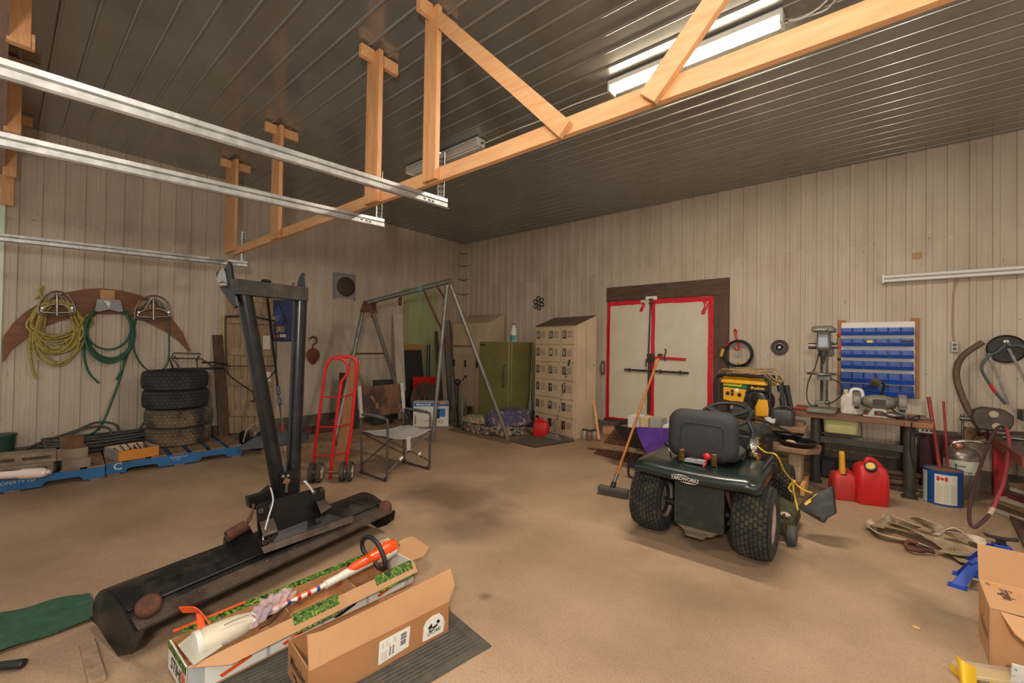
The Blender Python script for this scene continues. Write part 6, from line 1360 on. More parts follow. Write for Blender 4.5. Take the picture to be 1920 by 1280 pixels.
# steering, dash, hood, engine
sc_ = V(.02, .60, .86); ax = V(0, -.42, .9).normalized()
MB().lathe([(.185+.014*math.cos(2*PI*j/10), .014*math.sin(2*PI*j/10)) for j in range(10)], sc_, ax, 40, closed=True).build('steering_wheel', m_blackp, t, local=True, smooth=60)
_, s_, u_ = basis(ax); mb = MB()
for a_ in (.5, 2.6, 4.7): d = s_*math.cos(a_)+u_*math.sin(a_); mb.bar(sc_-ax*.03, sc_+d*.18, .05, .018, up=ax)
mb.lathe([(.001, -.05), (.06, -.05), (.055, -.01), (.001, -.005)], sc_, ax, 20).build('steering_spokes', m_blackp, t, local=True); MB().cyl(sc_-ax*.04, sc_-ax*.32, .022, 10).build('steering_column', m_black, t, local=True)
m_hood = M('black_green_hood', (30, 36, 32), .35, .1, (56, 54, 44), 12, .5, .7, coat=.2)
rings = [[V(x, y, z0+z) for x, z in rrect(w, h, .09, 5, 0, h/2)] for y, w, h, z0 in ((.62, .44, .20, .55), (.70, .50, .34, .42), (.86, .54, .42, .36), (1.25, .53, .40, .34), (1.45, .50, .36, .34), (1.52, .42, .28, .36))]
hd = MB().loft(rings).build('hood', m_hood, t, local=True, smooth=50)
for k in range(5): MB().bx(.262, .272, .98+.06*k, 1.015+.06*k, .46, .62).build('hood_louvre', m_ink, hd, local=True)
MB().bx(-.23, .23, .60, .63, .60, .70).build('dash_panel', m_blackp, t, local=True, bev=.006)
MB().sph((.255, .40, .655), (.04, .05, .04), 12, 8).cyl((.25, .38, .60), (.31, .36, .60), .028, 12).box((.27, .44, .70), (.06, .10, .05)).build('chrome_fitting', m_chrome, t, local=True, smooth=60); MB().cyl((.285, .34, .60), (.305, .33, .60), .016, 10).build('brass_cap', M('yellow_brass', (190, 150, 60), .35, .8), t, local=True)
MB().bx(-.34, .34, .30, .80, .30, .325).bx(-.18, .18, .25, 1.3, .2, .36).build('foot_deck', m_black, t, local=True, bev=.006); MB().cyl((-.36, 1.27, .19), (.36, 1.27, .19), .02, 8).bx(-.2, .2, 1.1, 1.45, .18, .36).build('front_axle', m_black, t, local=True)
MB().bx(.26, .36, .86, 1.04, .36, .46).cyl((.36, .95, .47), (.36, .95, .49), .012, 8).build('side_box', m_black, t, local=True, bev=.01)
# cutting deck
m_deck = M('grassy_deck', (78, 74, 46), .8, .1, (52, 54, 42), 8, .4, .65, bump=.4, bs=30)
dk = [V(-.47, .42, 0), V(-.36, .34, 0), (V(.40, .34, 0)), V(.52, .44, 0), V(.53, .85, 0), V(.40, 1.02, 0), V(-.36, 1.02, 0), V(-.47, .9, 0)]
MB().loft([[p_*k+V(.04*(1-k), .66*(1-k), z) for p_ in dk] for z, k in ((.06, 1.0), (.13, .985), (.155, .93), (.165, .5))]).build('cutting_deck', m_deck, t, local=True, smooth=35)
gw = V(.52, .36, .07); w = MB().lathe([(.02, -.03), (.062, -.03), (.07, -.02), (.07, .02), (.062, .03), (.02, .03)], gw, (1, 0, 0), 24).build('gauge_wheel', M('grey_rubber', (70, 68, 64), .7), t, local=True)
MB().bar(gw+V(-.04, 0, 0), gw+V(-.05, .02, .14), .03, .012, up=(1, 0, 0)).cyl(gw+V(-.045, 0, 0), gw+V(.032, 0, 0), .012, 8).build('wheel_bracket', m_rust, w, local=True)
MB().sph((.47, .44, .185), (.035, .025, .018), 8, 6).build('pale_fitting', M('pale_clip', (190, 170, 150), .6), t, local=True)
# discharge chute, tipped up on its rope
cq = LM(.56, .52, .21); cn = V(-.05, -.85, .50).normalized()
C_ = lambda x, y: vp(x, y, cq, cn)
cs = [C_(1494, 948), C_(1516, 930), C_(1561, 909), C_(1566, 962), C_(1548, 972), C_(1543, 981), C_(1525, 971), C_(1500, 956)]
cm = sum(cs, Vector())/len(cs); bk = V(.05, .95, -.25).normalized()*.10
MB().loft([[p_+bk for p_ in cs], [p_+(cm-p_)*.02+bk*.5 for p_ in cs], [p_+(cm-p_)*.04 for p_ in cs], [cm+(p_-cm)*.6-bk*.12 for p_ in cs]]).build('discharge_chute', M('worn_black_plastic', (38, 36, 34), .6, 0, (62, 58, 53), 18, .5, .72), t, smooth=25)
mb = MB(); nn_ = (C_(1560, 930)-C_(1510, 930)).cross(C_(1530, 910)-C_(1530, 970)).normalized(); 
if nn_.y > 0: nn_ = -nn_
oo = -bk*.12+nn_*.003
mb.poly([C_(*q_)+oo for q_ in ((1508, 944), (1519, 934), (1522, 940), (1512, 948))], nn_*.001)
for k in range(4): mb.poly([C_(*q_)+oo for q_ in ((1516+k*3, 938-k*2.6), (1523+k*3, 933-k*2.6), (1523.6+k*3, 934.2-k*2.6), (1516.6+k*3, 939.2-k*2.6))], nn_*.001)
mb.build('warning_label', M('label_orange', (216, 164, 60), .5), t, smooth=0)
# rope
m_yrope = M('bright_yellow_rope', (214, 178, 40), .6)
r0 = LM(.30, .38, .68); r1 = LM(.44, .13, .668); r2 = near(1488, 903, LM(.56, .55, 0)); r3 = C_(1523, 924)-bk*.2
tag(MB().tube(spl([r0+V(.0, -.03, 0), r0.lerp(r1, .5)+V(0, 0, -.012), r1+V(.012, -.0, .012), r1.lerp(r2, .5)+V(0, 0, -.01), r2, r2.lerp(r3, .5)+V(0, 0, -.015), r3], 5), .006, 7).tube(spl([r2, r2+V(0, 0, -.06), near(1491, 935, LM(.56, .55, 0)), C_(1497, 956)-bk*.2], 5), .006, 7).tube(spl([r2+V(-.004, 0, .0), r2+V(-.03, 0, -.05), r2+V(-.015, 0, -.08)], 4), .007, 6).sph(r2, .016, 8, 6).build('yellow_rope', m_yrope, smooth=60), 'bright yellow rope holding up the black chute of the lawn tractor', 'rope')
# ================================================================ generator on planks behind the tractor
gz = pl(1465, 797, 1, 5.1).z
gx = pl(1394, 752, 1, 5.25); c0 = V(gx.x, 5.25, gz)
lf, rt = pl(1342, 752, 1, 5.32), pl(1443, 752, 1, 5.18); u = V(rt.x-lf.x, rt.y-lf.y, 0); L = u.length; u.normalize(); n = V(-u.y, u.x, 0); o_ = V(lf.x, lf.y, gz)
Pg = PP(o_, u, n); zt_ = near(1394, 704, c0).z-gz
t = thing('generator', 'yellow and black portable generator in a tube frame on the planks behind the tractor', 'generator', o_+u*L/2)
zg = lambda y: near(1394, y, c0).z-gz
R_ = .016; m_gy = M('generator_yellow', (222, 160, 32), .4, 0, (196, 134, 24), 6, .45, .7)
for b_ in (0, .30):
    MB().tube(spl([Pg(.0, b_, .03), Pg(.0, b_, zt_-.09), Pg(.02, b_, zt_-.03), Pg(.08, b_, zt_-.005), Pg(L-.08, b_, zt_-.005), Pg(L-.02, b_, zt_-.03), Pg(L, b_, zt_-.09), Pg(L, b_, .10), Pg(L-.02, b_, .04), Pg(L-.08, b_, .02), Pg(.08, b_, .02), Pg(.01, b_, .025)], 4, True), R_, 9, True).build('frame_hoop', m_black, t, smooth=60)
for a_ in (.04, L-.04): 
    for z in (.02, zt_-.03): MB().cyl(Pg(a_, 0, z), Pg(a_, .30, z), .014, 8).build('cross_tube', m_black, t)
z1, z2 = zg(721), zg(707.5)
MB().loft([[Pg(L/2+x, .155+y, z) for x, y in rrect(w_, d_, .05, 4)] for z, w_, d_ in ((z1, L*.86, .26), (z1+.01, L*.90, .29), ((z1+z2)/2, L*.89, .28), (z2, L*.82, .22))]).build('fuel_tank', m_gy, t, smooth=50)
zb_ = zg(752.5); za_ = zg(721)
MB().poly([Pg(.03, .03, zb_-.01), Pg(L*.52, .03, zb_-.04), Pg(L*.62, .03, zg(732)), Pg(L*.96, .03, zg(731)), Pg(L*.96, .03, za_), Pg(.03, .03, za_)], n*.03).build('control_cover', m_blackp, t)
MB().poly([Pg(.075, .026, zb_), Pg(L*.50, .026, zb_-.025), Pg(L*.575, .026, zg(730)), Pg(.075, .026, zg(728))], n*.003).build('control_panel', m_gy, t, smooth=0)
MB().poly([Pg(.07, .0265, zg(726.5)), Pg(L*.57, .0265, zg(728)), Pg(L*.60, .0265, zg(720.5)), Pg(.07, .0265, zg(717))], n*.003).build('green_band', M('logo_green', (24, 120, 62), .4), t, smooth=0)
MB().poly([Pg(.075, .024, zg(724.5)), Pg(L*.47, .024, zg(725.5)), Pg(L*.50, .024, zg(720)), Pg(.075, .024, zg(717.5))], n*.002).build('yellow_band', M('logo_yellow', (220, 200, 50), .4), t, smooth=0)
text('lettering', 'NOVATON', Pg(L*.295, .0235, zg(721.8)), u, uz, .024, M('letter_green', (46, 110, 46), .5), t, w=L*.33, bold=.01)
text('lettering', 'Robin', Pg(L*.77, .0295, zg(726)), u, uz, .03, M('letter_yellow', (232, 190, 60), .5), t, bold=.025, w=L*.24)
for a_, y, r_ in ((.135, 740, .020), (.19, 735, .016), (.19, 741, .016), (.275, 741, .021), (.36, 735, .016)): MB().cyl(Pg(L*a_/.62*1.0, .027, zg(y)), Pg(L*a_/.62, .018, zg(y)), r_, 14).build('outlet_socket', m_blackp, t)
MB().poly([Pg(L*.36, .0255, zg(735)), Pg(L*.42, .0255, zg(735.5)), Pg(L*.42, .0255, zg(729)), Pg(L*.36, .0255, zg(729))], n*.001).build('white_sticker', m_white, t, smooth=0)
MB().bx(0, 0, 0, 0, 0, 0) if 0 else None
ec = Pg(L*.72, .14, zg(750)); MB().sph(ec, (.15, .14, .15), 16, 10).box(ec+V(-.1, 0, -.10), (.28, .2, .16)).build('engine_block', M('engine_grey', (84, 80, 74), .5, .5, (50, 46, 42), 12, .4, .65), t, smooth=40)
MB().cyl(Pg(L*.30, .2, zg(765)), Pg(L*.62, .2, zg(765)), .13, 20).build('alternator', m_dsteel, t)
MB().lathe([(.001, .02), (.06, .02), (.085, .0), (.085, -.05), (.001, -.05)], Pg(L*.80, .01, zg(747)), -n, 24).build('recoil_starter', m_black, t, smooth=50)
MB().loft([[Pg(L*.88+x, .02+y, z) for x, y in rrect(w_, .08, .02, 3)] for z, w_ in ((zg(786), .12), (zg(784), .135), (zg(760), .15), (zg(745), .08))]).build('yellow_shroud', m_gy, t, smooth=40)
MB().tube(spl([Pg(L*.76, -.0, zg(775)), Pg(L*.86, -.03, zg(776)), Pg(L*.98, -.02, zg(774))], 4), .006, 6).build('cable', m_black, t)
MB().box(Pg(L*.5, .15, .05), (L*.9, .26, .02), R3(math.atan2(u.y, u.x))).build('base_plate', m_black, t)
# board, rope coil on the generator
zz = gz+zt_+.013; ctr = Pg(L*.50, .2, zt_+.012)
tag(MB().box(Pg(L*.52, .14, zt_+.012+.018), (.30, .16, .03), R3(math.atan2(u.y, u.x))).build('pine_offcut', m_pine, bev=.002), 'short pine board lying on top of the generator', 'board')
mb = MB(); rng = random.Random(2)
for k in range(2):
    mb.tube(spl([Pg(L*.5+(.34+.02*k)*math.cos(2*PI*j/14), .15+(.17+.01*k)*math.sin(2*PI*j/14), zt_+.040+.022*k+.02*math.sin(2*PI*j/14)*.3+rng.uniform(-.005, .005)-(.10 if abs(math.cos(2*PI*j/14)) > .9 else 0)) for j in range(14)], 3, True), .009, 6, True)
mb.tube(spl([Pg(L*.95, .2, zt_+.06), Pg(L*1.05, .1, zt_-.04), Pg(L*1.12, .05, zt_-.16), Pg(L*1.1, .06, zt_-.24)], 4), .009, 6)
tag(mb.build('rope_coil', M('tan_rope', (164, 142, 98), .8, 0, (130, 110, 74), 40, .4, .6), smooth=60), 'loose coil of pale tan rope laid over the generator', 'rope')
# black rubber straps hanging at its right
for k, (pp_, lb) in enumerate(((((1462, 722), (1465, 740), (1469, 765), (1471, 784)), 'black rubber strap hanging closest to the generator frame'), (((1474, 722), (1477, 738), (1481, 758), (1483, 772)), 'second black rubber strap hanging right of the generator, behind the first'))):
    pts = [pl(x, y, 1, 5.22+.12*k) for x, y in pp_]
    tag(MB().tube(spl(pts, 4), [.03]*4+[.028]*9, 10, flat=.5).build('rubber_strap', m_blackp, smooth=60), lb, 'strap', 'rubber straps beside the generator')
# planks and low bench under it
ya, yb_ = 5.0, 5.75
xa = -1.62; xb = pl(1510, 803, 1, 5.05).x
t = thing('plank_stand', 'rough stand of brown planks carrying the generator, left of the workbench', 'stand', (-1.3, 5.4, 0))
MB().bx(xa, xb, 5.03, 5.32, gz-.05, gz-.002).build('top_plank', m_woodh, t, bev=.004); MB().bx(xa, xb-.05, 5.34, 5.66, gz-.05, gz-.002).build('top_plank', m_woodh, t, bev=.004)
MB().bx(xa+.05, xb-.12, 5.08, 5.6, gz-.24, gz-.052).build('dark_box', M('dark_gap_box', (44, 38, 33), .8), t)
xl = pl(1537, 840, 1, 4.98).x; zl = pl(1500, 845, 1, 4.88).z+.02
t2 = thing('low_bench', 'low rough timber bench holding black pans in front of the generator stand', 'bench', (-1.2, 5.1, 0))
MB().poly([V(-1.55, 4.86, 0), V(xl-.10, 4.86, 0), V(xl, 4.99, 0), V(xl, 5.20, 0), V(-1.55, 5.20, 0)], (0, 0, .05)).build('bench_plank', m_woodh, t2, bev=.006).location.z += 0
o_b = [c for c in t2.children][0]; o_b.location.z = zl-.05
xq = pl(1490, 870, 1, 4.92).x
for x in (xq, -1.45): MB().bx(x-.05, x+.05, 4.93, 5.02, 0, zl-.051).build('leg', m_wood, t2, bev=.004); MB().bx(x-.05, x+.05, 5.08, 5.17, 0, zl-.051).build('leg', m_wood, t2, bev=.004)
MB().bx(-1.40, xq+.05, 4.885, 4.925, .07, .16).build('stretcher', M('reddish_plank', (130, 84, 54), .75, 0, (98, 62, 42), 4, .4, .7, st=(1, 6, 6)), t2, bev=.003); MB().bx(xq+.055, xq+.09, 4.80, 5.18, .06, .16).build('cross_piece', M('pale_end_wood', (196, 148, 92), .7), t2, bev=.003)
# pans on the low bench
for k, (px_, y, r_, lb) in enumerate(((1497, 5.02, .16, 'shallow black pan lying on the right end of the low bench'), (1478, 5.13, .13, 'smaller black pan behind the first one on the low bench'))):
    c_ = V(pl(px_, 835, 1, y).x, y, zl+.003+(.05 if k else 0)); pn = thing('black_pan', lb, 'pan', c_, group='pans on the low bench')
    MB().lathe([(.001, 0), (r_*.8, 0), (r_, .045), (r_+.008, .047), (r_+.004, .053), (r_-.01, .05), (r_*.78, .008), (.001, .008)], c_, n=30).build('pan_body', m_black, pn, smooth=40)
    MB().sph(c_+V(-.06, -.05, .035), (.045, .03, .02), 10, 6).build('pale_scrap', M('pale_scrap_piece%d' % k, (186, 156, 120), .7), pn) if k == 0 else None
c_ = V(pl(1470, 822, 1, 5.1).x, 5.10, zl+.11); tag(MB().sheet(lambda a_, b_: V(c_.x-.42+.58*a_, 5.0+.16*b_, c_.z+.10-.10*a_**2+.02*math.sin(5*a_)), 12, 4, .012).build('black_trim', m_black, smooth=60), 'curved black strip of trim lying over the pans on the low bench', 'trim')
# black jug and white tub on the stand
jc = V(pl(1468, 790, 1, 5.16).x, 5.17, gz); h = near(1468, 767, jc).z-gz
t = thing('black_jug', 'square black jug standing on the plank stand left of the workbench', 'jug', jc)
MB().loft([[jc+V(x, y, z) for x, y in rrect(w_, w_*.9, .04, 4)] for z, w_ in ((0, .19), (.01, .2), (h*.85, .2), (h, .17))]).build('jug_body', M('black_jug_plastic', (48, 46, 46), .55, 0, (68, 64, 60), 30, .5, .7), t, smooth=50); MB().tube(spl([jc+V(-.06, 0, h), jc+V(-.03, 0, h+.025), jc+V(.04, .02, h+.025), jc+V(.07, 0, h)], 4), .010, 7).build('wire_handle', m_dsteel, t, smooth=60)
jc = V(pl(1443, 796, 1, 5.06).x, 5.10, gz); MBt = MB().lathe([(.045, 0), (.055, .06), (.058, .062), (.05, .064), (.042, .006), (.001, .006)], jc, n=20)
tag(MBt.build('white_tub', m_whitem), 'small white plastic tub on the plank stand below the yellow shroud', 'tub')
# ================================================================ wheelbarrow, grates, logs and the push broom
lg = fl(1178, 896); 
t = thing('wheelbarrow', 'old black wheelbarrow tray full of cartons between the broom and the tractor', 'wheelbarrow', lg)
c0 = V(-1.85, 5.02, 0)
rimz = near(1152, 790, V(-2.35, 4.85, 0)).z
A_ = fl(1151, 791, rimz); Bk = fl(1200, 776, rimz+.02)
cx_ = A_+V(.40, .08, 0)
def brim(k, z, dx=0): return [V(cx_.x+dx+x*k, cx_.y+y*k, z) for x, y in rrect(.80, .60, .24, 6)]
MB().loft([brim(1.0, rimz), brim(.965, rimz), brim(.93, rimz-.06), brim(.80, rimz-.17, .02), brim(.62, rimz-.25, .05), brim(.58, rimz-.235, .05), brim(.77, rimz-.16, .02), brim(.91, rimz-.055), brim(.95, rimz-.004), brim(.99, rimz+.006)], cap=False, closed=True).build('tray', [m_black], t, smooth=50)
MB().loft([brim(.615, rimz-.245, .05), brim(.60, rimz-.23, .05)]).build('tray_bottom', m_rust, t); 
MB().loft([brim(.90, rimz-.055), brim(.765, rimz-.155, .02), brim(.60, rimz-.228, .05), brim(.595, rimz-.228, .05), brim(.762, rimz-.153, .02), brim(.898, rimz-.05)], cap=False, closed=True).build('rusty_lining', M('rusty_lining', (126, 84, 58), .8), t, smooth=50)
hz = rimz-.28
h0 = fl(1192, 846, hz-.02); d_h = V(.95, .22, 0).normalized()
for off in (0, .42):
    nrm_ = V(-d_h.y, d_h.x, 0)*off; MB().tube([h0+nrm_, h0+nrm_+d_h*.16, h0+nrm_+d_h*.18, h0+nrm_+d_h*.5], [.024, .026, .021, .022], 10).build('handle', m_woodh, t)
for off in (0, .42):
    nrm_ = V(-d_h.y, d_h.x, 0)*off; q = lg+nrm_; MB().tube(spl([q+d_h*.01+V(0, 0, hz-.04), q+V(0, 0, .06), q+d_h*.04+V(0, 0, .014), q+d_h*.14+V(0, 0, .014), q+d_h*.20+V(0, 0, .06), q+d_h*.24+V(0, 0, hz-.04)], 4), .014, 8, flat=.7).build('leg', m_black, t, smooth=60)
MB().bar(lg+V(0, 0, .14), lg+d_h*.34+V(0, 0, .14), .02, .035).build('leg_brace', m_black, t)
wc = cx_+V(.30, .12, -rimz+.15); wc.z = .15; MB().lathe([(.09, -.03), (.135, -.035), (.15, -.02), (.15, .02), (.135, .035), (.09, .03)], wc, (-.22, .95, 0), 26).build('wheel', m_rubber, t)
# cartons in the tray
rng = random.Random(8)
for k, (px0, px1, yt, col, lb) in enumerate(((1176, 1197, 780, (206, 198, 186), 'white carton at the left end of the wheelbarrow'), (1199, 1214, 783, (198, 170, 124), 'narrow tan carton beside the white one in the wheelbarrow'), (1216, 1238, 785, (152, 148, 138), 'wide grey carton in the middle of the wheelbarrow'), (1240, 1256, 798, (214, 210, 200), 'flat pale carton at the tray edge under the purple towel side'))):
    yy = 4.84+.02*k; a_ = pl(px0, 790, 1, yy); b_ = pl(px1, 790, 1, yy); zt_k = pl((px0+px1)/2, yt, 1, yy).z
    tag(MB().box(((a_.x+b_.x)/2, yy+.12, (rimz-.2+zt_k)/2), (b_.x-a_.x-.006, .2, zt_k-rimz+.2), R3(-.06+.04*k)).build('carton', M('carton_%d' % k, col, .7), bev=.003), lb, 'carton', 'cartons in the wheelbarrow')
# purple towel over the rim
yv_ = cx_.y-.30
tq = lambda a_, b_: None
m_tow = M('purple_towel', (92, 56, 146), .95, 0, (76, 46, 126), 12, .4, .65, bump=.6, bs=90)
tp0, tp1 = (1192, 800), (1300, 803); bt = [(1192, 800), (1215, 835), (1232, 858), (1262, 862), (1300, 858)]
def towel(a_, b_):
    x = 1192+76*b_; ytop = 800+3*b_; yb2 = 800+ (62 if b_ > .35 else 62*(b_/.35)**.8)
    p = pl(x, ytop+(yb2-ytop)*a_, 1, yv_-.03-.05*a_*0+.018*math.sin(14*b_+2*a_)*a_)
    return p
MB_t = MB().sheet(towel, 14, 22, .008)
tag(MB_t.build('purple_towel', m_tow, smooth=80), 'purple towel hanging over the edge of the wheelbarrow behind the tractor seat', 'towel')
# rusty grates on the floor
def grate(px, name, label, z0=.006, dz=0.0):
    a_, b_, c_, d = [fl(x, y, z0+h) for x, y, h in px]
    mb = MB(); n_ = 14; m_ = 7
    for k in range(n_+1): mb.bar(a_.lerp(b_, k/n_), d.lerp(c_, k/n_), .006, .012)
    for k in range(m_+1): mb.bar(a_.lerp(d, k/m_), b_.lerp(c_, k/m_), .008, .014)
    return tag(mb.build(name, m_rust, smooth=0), label, 'grate', 'rusty grates by the double door')
grate(((1114, 850, 0), (1245, 884, 0), (1262, 862, 0), (1128, 838, 0)), 'rusty_grate', 'rusty wire grate lying on the floor in front of the wheelbarrow')
a_ = fl(1135, 829); 
grate(((1132, 829, 0), (1182, 838, 0), (1196, 815, .16), (1158, 797, .22)), 'rusty_grate', 'rusty wire grate tilted up beside the wheelbarrow tray')
p0, p1 = fl(1103, 836, .04), fl(1178, 845, .04); tag(MB().tube([p0, p0.lerp(p1, .5), p1], [.036, .038, .034], 12).build('wood_pole', m_woodh, smooth=50), 'thick wooden pole lying on the floor left of the wheelbarrow', 'pole')
p0 = fl(1123, 833, .0); tag(MB().box((p0.x+.3, p0.y+.62, .06), (.7, .12, .10), R3(.1)).build('floor_block', m_woodh, bev=.005), 'brown timber lying at the sill of the double door', 'timber')
p0 = fl(1141, 812, .0); tag(MB().box((p0.x, p0.y+.05, .05), (.22, .16, .10), R3(.3)).build('pale_carton', m_cardl, bev=.003), 'small pale carton on the floor beside the tilted grate', 'carton')
# stick and jars by the lockers
b0 = fl(1123, 826); tag(MB().tube([V(b0.x, b0.y, .012), near(1109, 718, b0+V(.12, .62, 0))], [.024, .018], 9).build('wooden_handle', m_pinez), 'tan wooden handle leaning on the wall between the box lockers and the double door', 'handle')
for k, (px_, py_, lb) in enumerate(((1096, 823, 'left glass jar on the floor right of the box lockers'), (1105, 825, 'middle glass jar on the floor right of the box lockers'), (1114, 824, 'right glass jar on the floor right of the box lockers'))):
    c_ = fl(px_, py_); j = thing('glass_jar', lb, 'jar', c_, group='jars by the lockers')
    MB().lathe([(.04, 0), (.046, .01), (.046, .11), (.036, .125), (.036, .14), (.001, .14)], c_, n=16).build('jar_body', M('grey_glass%d' % k, ((150, 140, 126), (130, 92, 76), (140, 134, 122))[k], .25), j, smooth=50); MB().lathe([(.039, .138), (.039, .155), (.001, .155)], c_, n=16).build('lid', m_dsteel, j)
# push broom
hb0, hb1 = fl(1120, 921, .03), fl(1176, 932, .03)
t = thing('push_broom', 'push broom with an orange brown handle standing in front of the wheelbarrow', 'broom', (hb0+hb1)/2)
u = (hb1-hb0).normalized(); n = V(-u.y, u.x, 0); Lb = (hb1-hb0).length; P = PP(V(hb0.x, hb0.y, 0), u, n)
bbox(P, 0, Lb, .0, .07, .055, .085).build('brush_block', M('grey_block', (84, 76, 70), .7), t, bev=.004)
mb = MB(); rng = random.Random(1)
for r in range(5):
    for k in range(46):
        a_ = Lb*(k+.5)/46; q = P(a_, .008+.0135*r, .055); mb.tube([q, q+u*rng.uniform(-.012, .012)-n*(.012*(2-r)*-.6)+V(0, 0, -.052)], [.0042, .003], 4)
mb.build('bristles', M('grey_bristles', (92, 86, 80), .9), t, smooth=0)['kind'] = 'stuff'
fb_ = P(Lb*.47, .035, .085); tp_ = near(1234, 672, fb_+V(-.02, .42, 0)) 
dv = (tp_-fb_)
MB().cyl(fb_+dv*.03, tp_, .0125, 10).build('handle', M('copper_brown_wood', (176, 106, 52), .4, 0, (146, 84, 40), 6, .4, .7, st=(6, 6, 1)), t); MB().cyl(fb_, fb_+dv*.10, .017, 10).build('ferrule', m_steel, t); MB().cyl(fb_-V(0, 0, .01), fb_+dv*.04, .024, 10).build('socket', m_black, t)
# ================================================================ snow plough
m_plow = M('worn_black_plough', (30, 28, 26), .42, .2, (78, 69, 60), 4, .50, .74, col3=(16, 15, 15), ns3=11, lo3=.56, hi3=.66)
m_edge = M('scraped_edge', (96, 84, 74), .45, .5, (66, 52, 44), 10, .4, .7); m_plate = M('black_plate', (24, 23, 23), .4, .1, (36, 33, 31), 8, .5, .75)
lipA = fl(256, 1180, .16); lipB = fl(734, 958, .16); dB_ = (lipB-lipA); LB = dB_.length; dB_.normalize(); nB = V(-dB_.y, dB_.x, 0)
t = thing('snow_plough', 'black snow plough blade lying on the floor with its push frame standing upright', 'snow plough', (lipA.x*.5+lipB.x*.5, 1.15, 0), math.atan2(dB_.y, dB_.x))
SB = lambda a_, b_, z: V(lipA.x, lipA.y, 0)+dB_*a_+nB*b_+V(0, 0, z)      # along the blade, away from the lip, up
prof = [(0, .16), (.05, .182), (.13, .222), (.20, .243), (.27, .250), (.335, .236), (.385, .196), (.405, .145), (.395, .095), (.365, .066)]
pr2 = [V(a_, b_, 0) for a_, b_ in prof]; pr2 = [(p_.x, p_.y) for p_ in spl(pr2, 3)]
oP = ribbon2(pr2, .006)
MB().loft([[SB(LB*k, p_.x, p_.y) for p_ in oP] for k in (0, .25, .5, .75, 1)]).build('moldboard', m_plow, t, smooth=50)
MB().loft([[SB(LB*k, a_, z) for a_, z in ((-.012, .150), (.062, .181), (.056, .195), (-.014, .163))] for k in (0, 1)]).build('cutting_edge', m_edge, t)
MB().loft([[SB(LB*k, a_, z) for a_, z in ((.10, .208), (.104, .214), (.080, .222), (.076, .216))] for k in (0, 1)]).build('face_rib', m_plow, t)
MB().loft([[SB(LB*k, a_, z) for a_, z in ((.385, .055), (.47, .062), (.47, .070), (.385, .066))] for k in (0, 1)]).build('rear_flange', m_plow, t)
for k in range(9):
    q = SB(LB*(.06+.11*k), .035, .186); MB().sph(q, (.011, .011, .008), 10, 6).build('bolt', m_rust, t)
# end plates
epl = [(.385, .196), (.335, .238), (.27, .252), (.20, .245), (.13, .224), (.05, .184), (0, .163), (-.03, .165), (-.085, .19), (-.02, .10), (.05, .045), (.14, .004), (.24, .03), (.34, .065), (.41, .10), (.41, .145)]
MB().poly([SB(-.001, a_, z) for a_, z in epl], -dB_*.009).build('end_plate', m_plow, t, smooth=0)
MB().poly([SB(LB+.001, a_, z) for a_, z in epl if a_ > -.05], dB_*.009).build('end_plate', m_plow, t, smooth=0)
XP = lambda x, y, X: vp(x, y, SB(LB*.5, -2.50-X, .3), nB)
for px_, py_ in ((278, 1135), (722, 950)):
    c_ = XP(px_, py_, -2.54); nr = V(.72, -.38, .58).normalized()
    MB().lathe([(.001, .026), (.03, .024), (.044, .014), (.050, -.004), (.042, -.016), (.02, -.022), (.001, -.023)], c_, nr, 22).cyl(c_-nr*.07, c_, .015, 8).build('skid_shoe', m_rust, t, smooth=60)
# mounting plate across the middle
Xp = -2.60; pq4 = [XP(482, 952, Xp), XP(489, 944, Xp), XP(604, 912, Xp), XP(609, 918, Xp), XP(611, 962, Xp), XP(660, 974, Xp+.06), XP(494, 1034, Xp+.06), XP(486, 1010, Xp)]
MB().poly(pq4, nB*.010).build('mount_plate', m_plate, t, smooth=0)
MB().poly([XP(491, 1026, Xp+.07), XP(662, 966, Xp+.07), XP(664, 978, Xp+.09), XP(496, 1038, Xp+.09)], nB*.012).build('mount_flange', m_edge, t, bev=.002)
for x, y in ((489, 957), (508, 948), (588, 922), (604, 917), (496, 1016), (505, 1011), (514, 1007), (596, 975), (604, 972)): 
    c_ = XP(x, y, Xp+.008+(.03 if y > 965 else 0)); MB().lathe([(.005, -.004), (.013, -.004), (.014, .003), (.005, .003)], c_, (1, 0, 0), 12, closed=True).build('bolt_hole', m_edge, t)
for (pts) in (((486, 978), (512, 970), (522, 996), (494, 1006)), ((592, 940), (610, 935), (622, 950), (602, 962))):
    a_ = [XP(x, y, Xp+.01) for x, y in pts]; fr_ = [XP(pts[2][0], pts[2][1], Xp+.09), XP(pts[3][0], pts[3][1], Xp+.09)]
    MB().hexa([a_[3]+V(0, 0, -.02), a_[2]+V(0, 0, -.02), a_[1], a_[0], fr_[1], fr_[0], a_[1]+V(.01, 0, 0), a_[0]+V(.01, 0, 0)]).build('stop_wedge', m_edge, t, bev=.002)
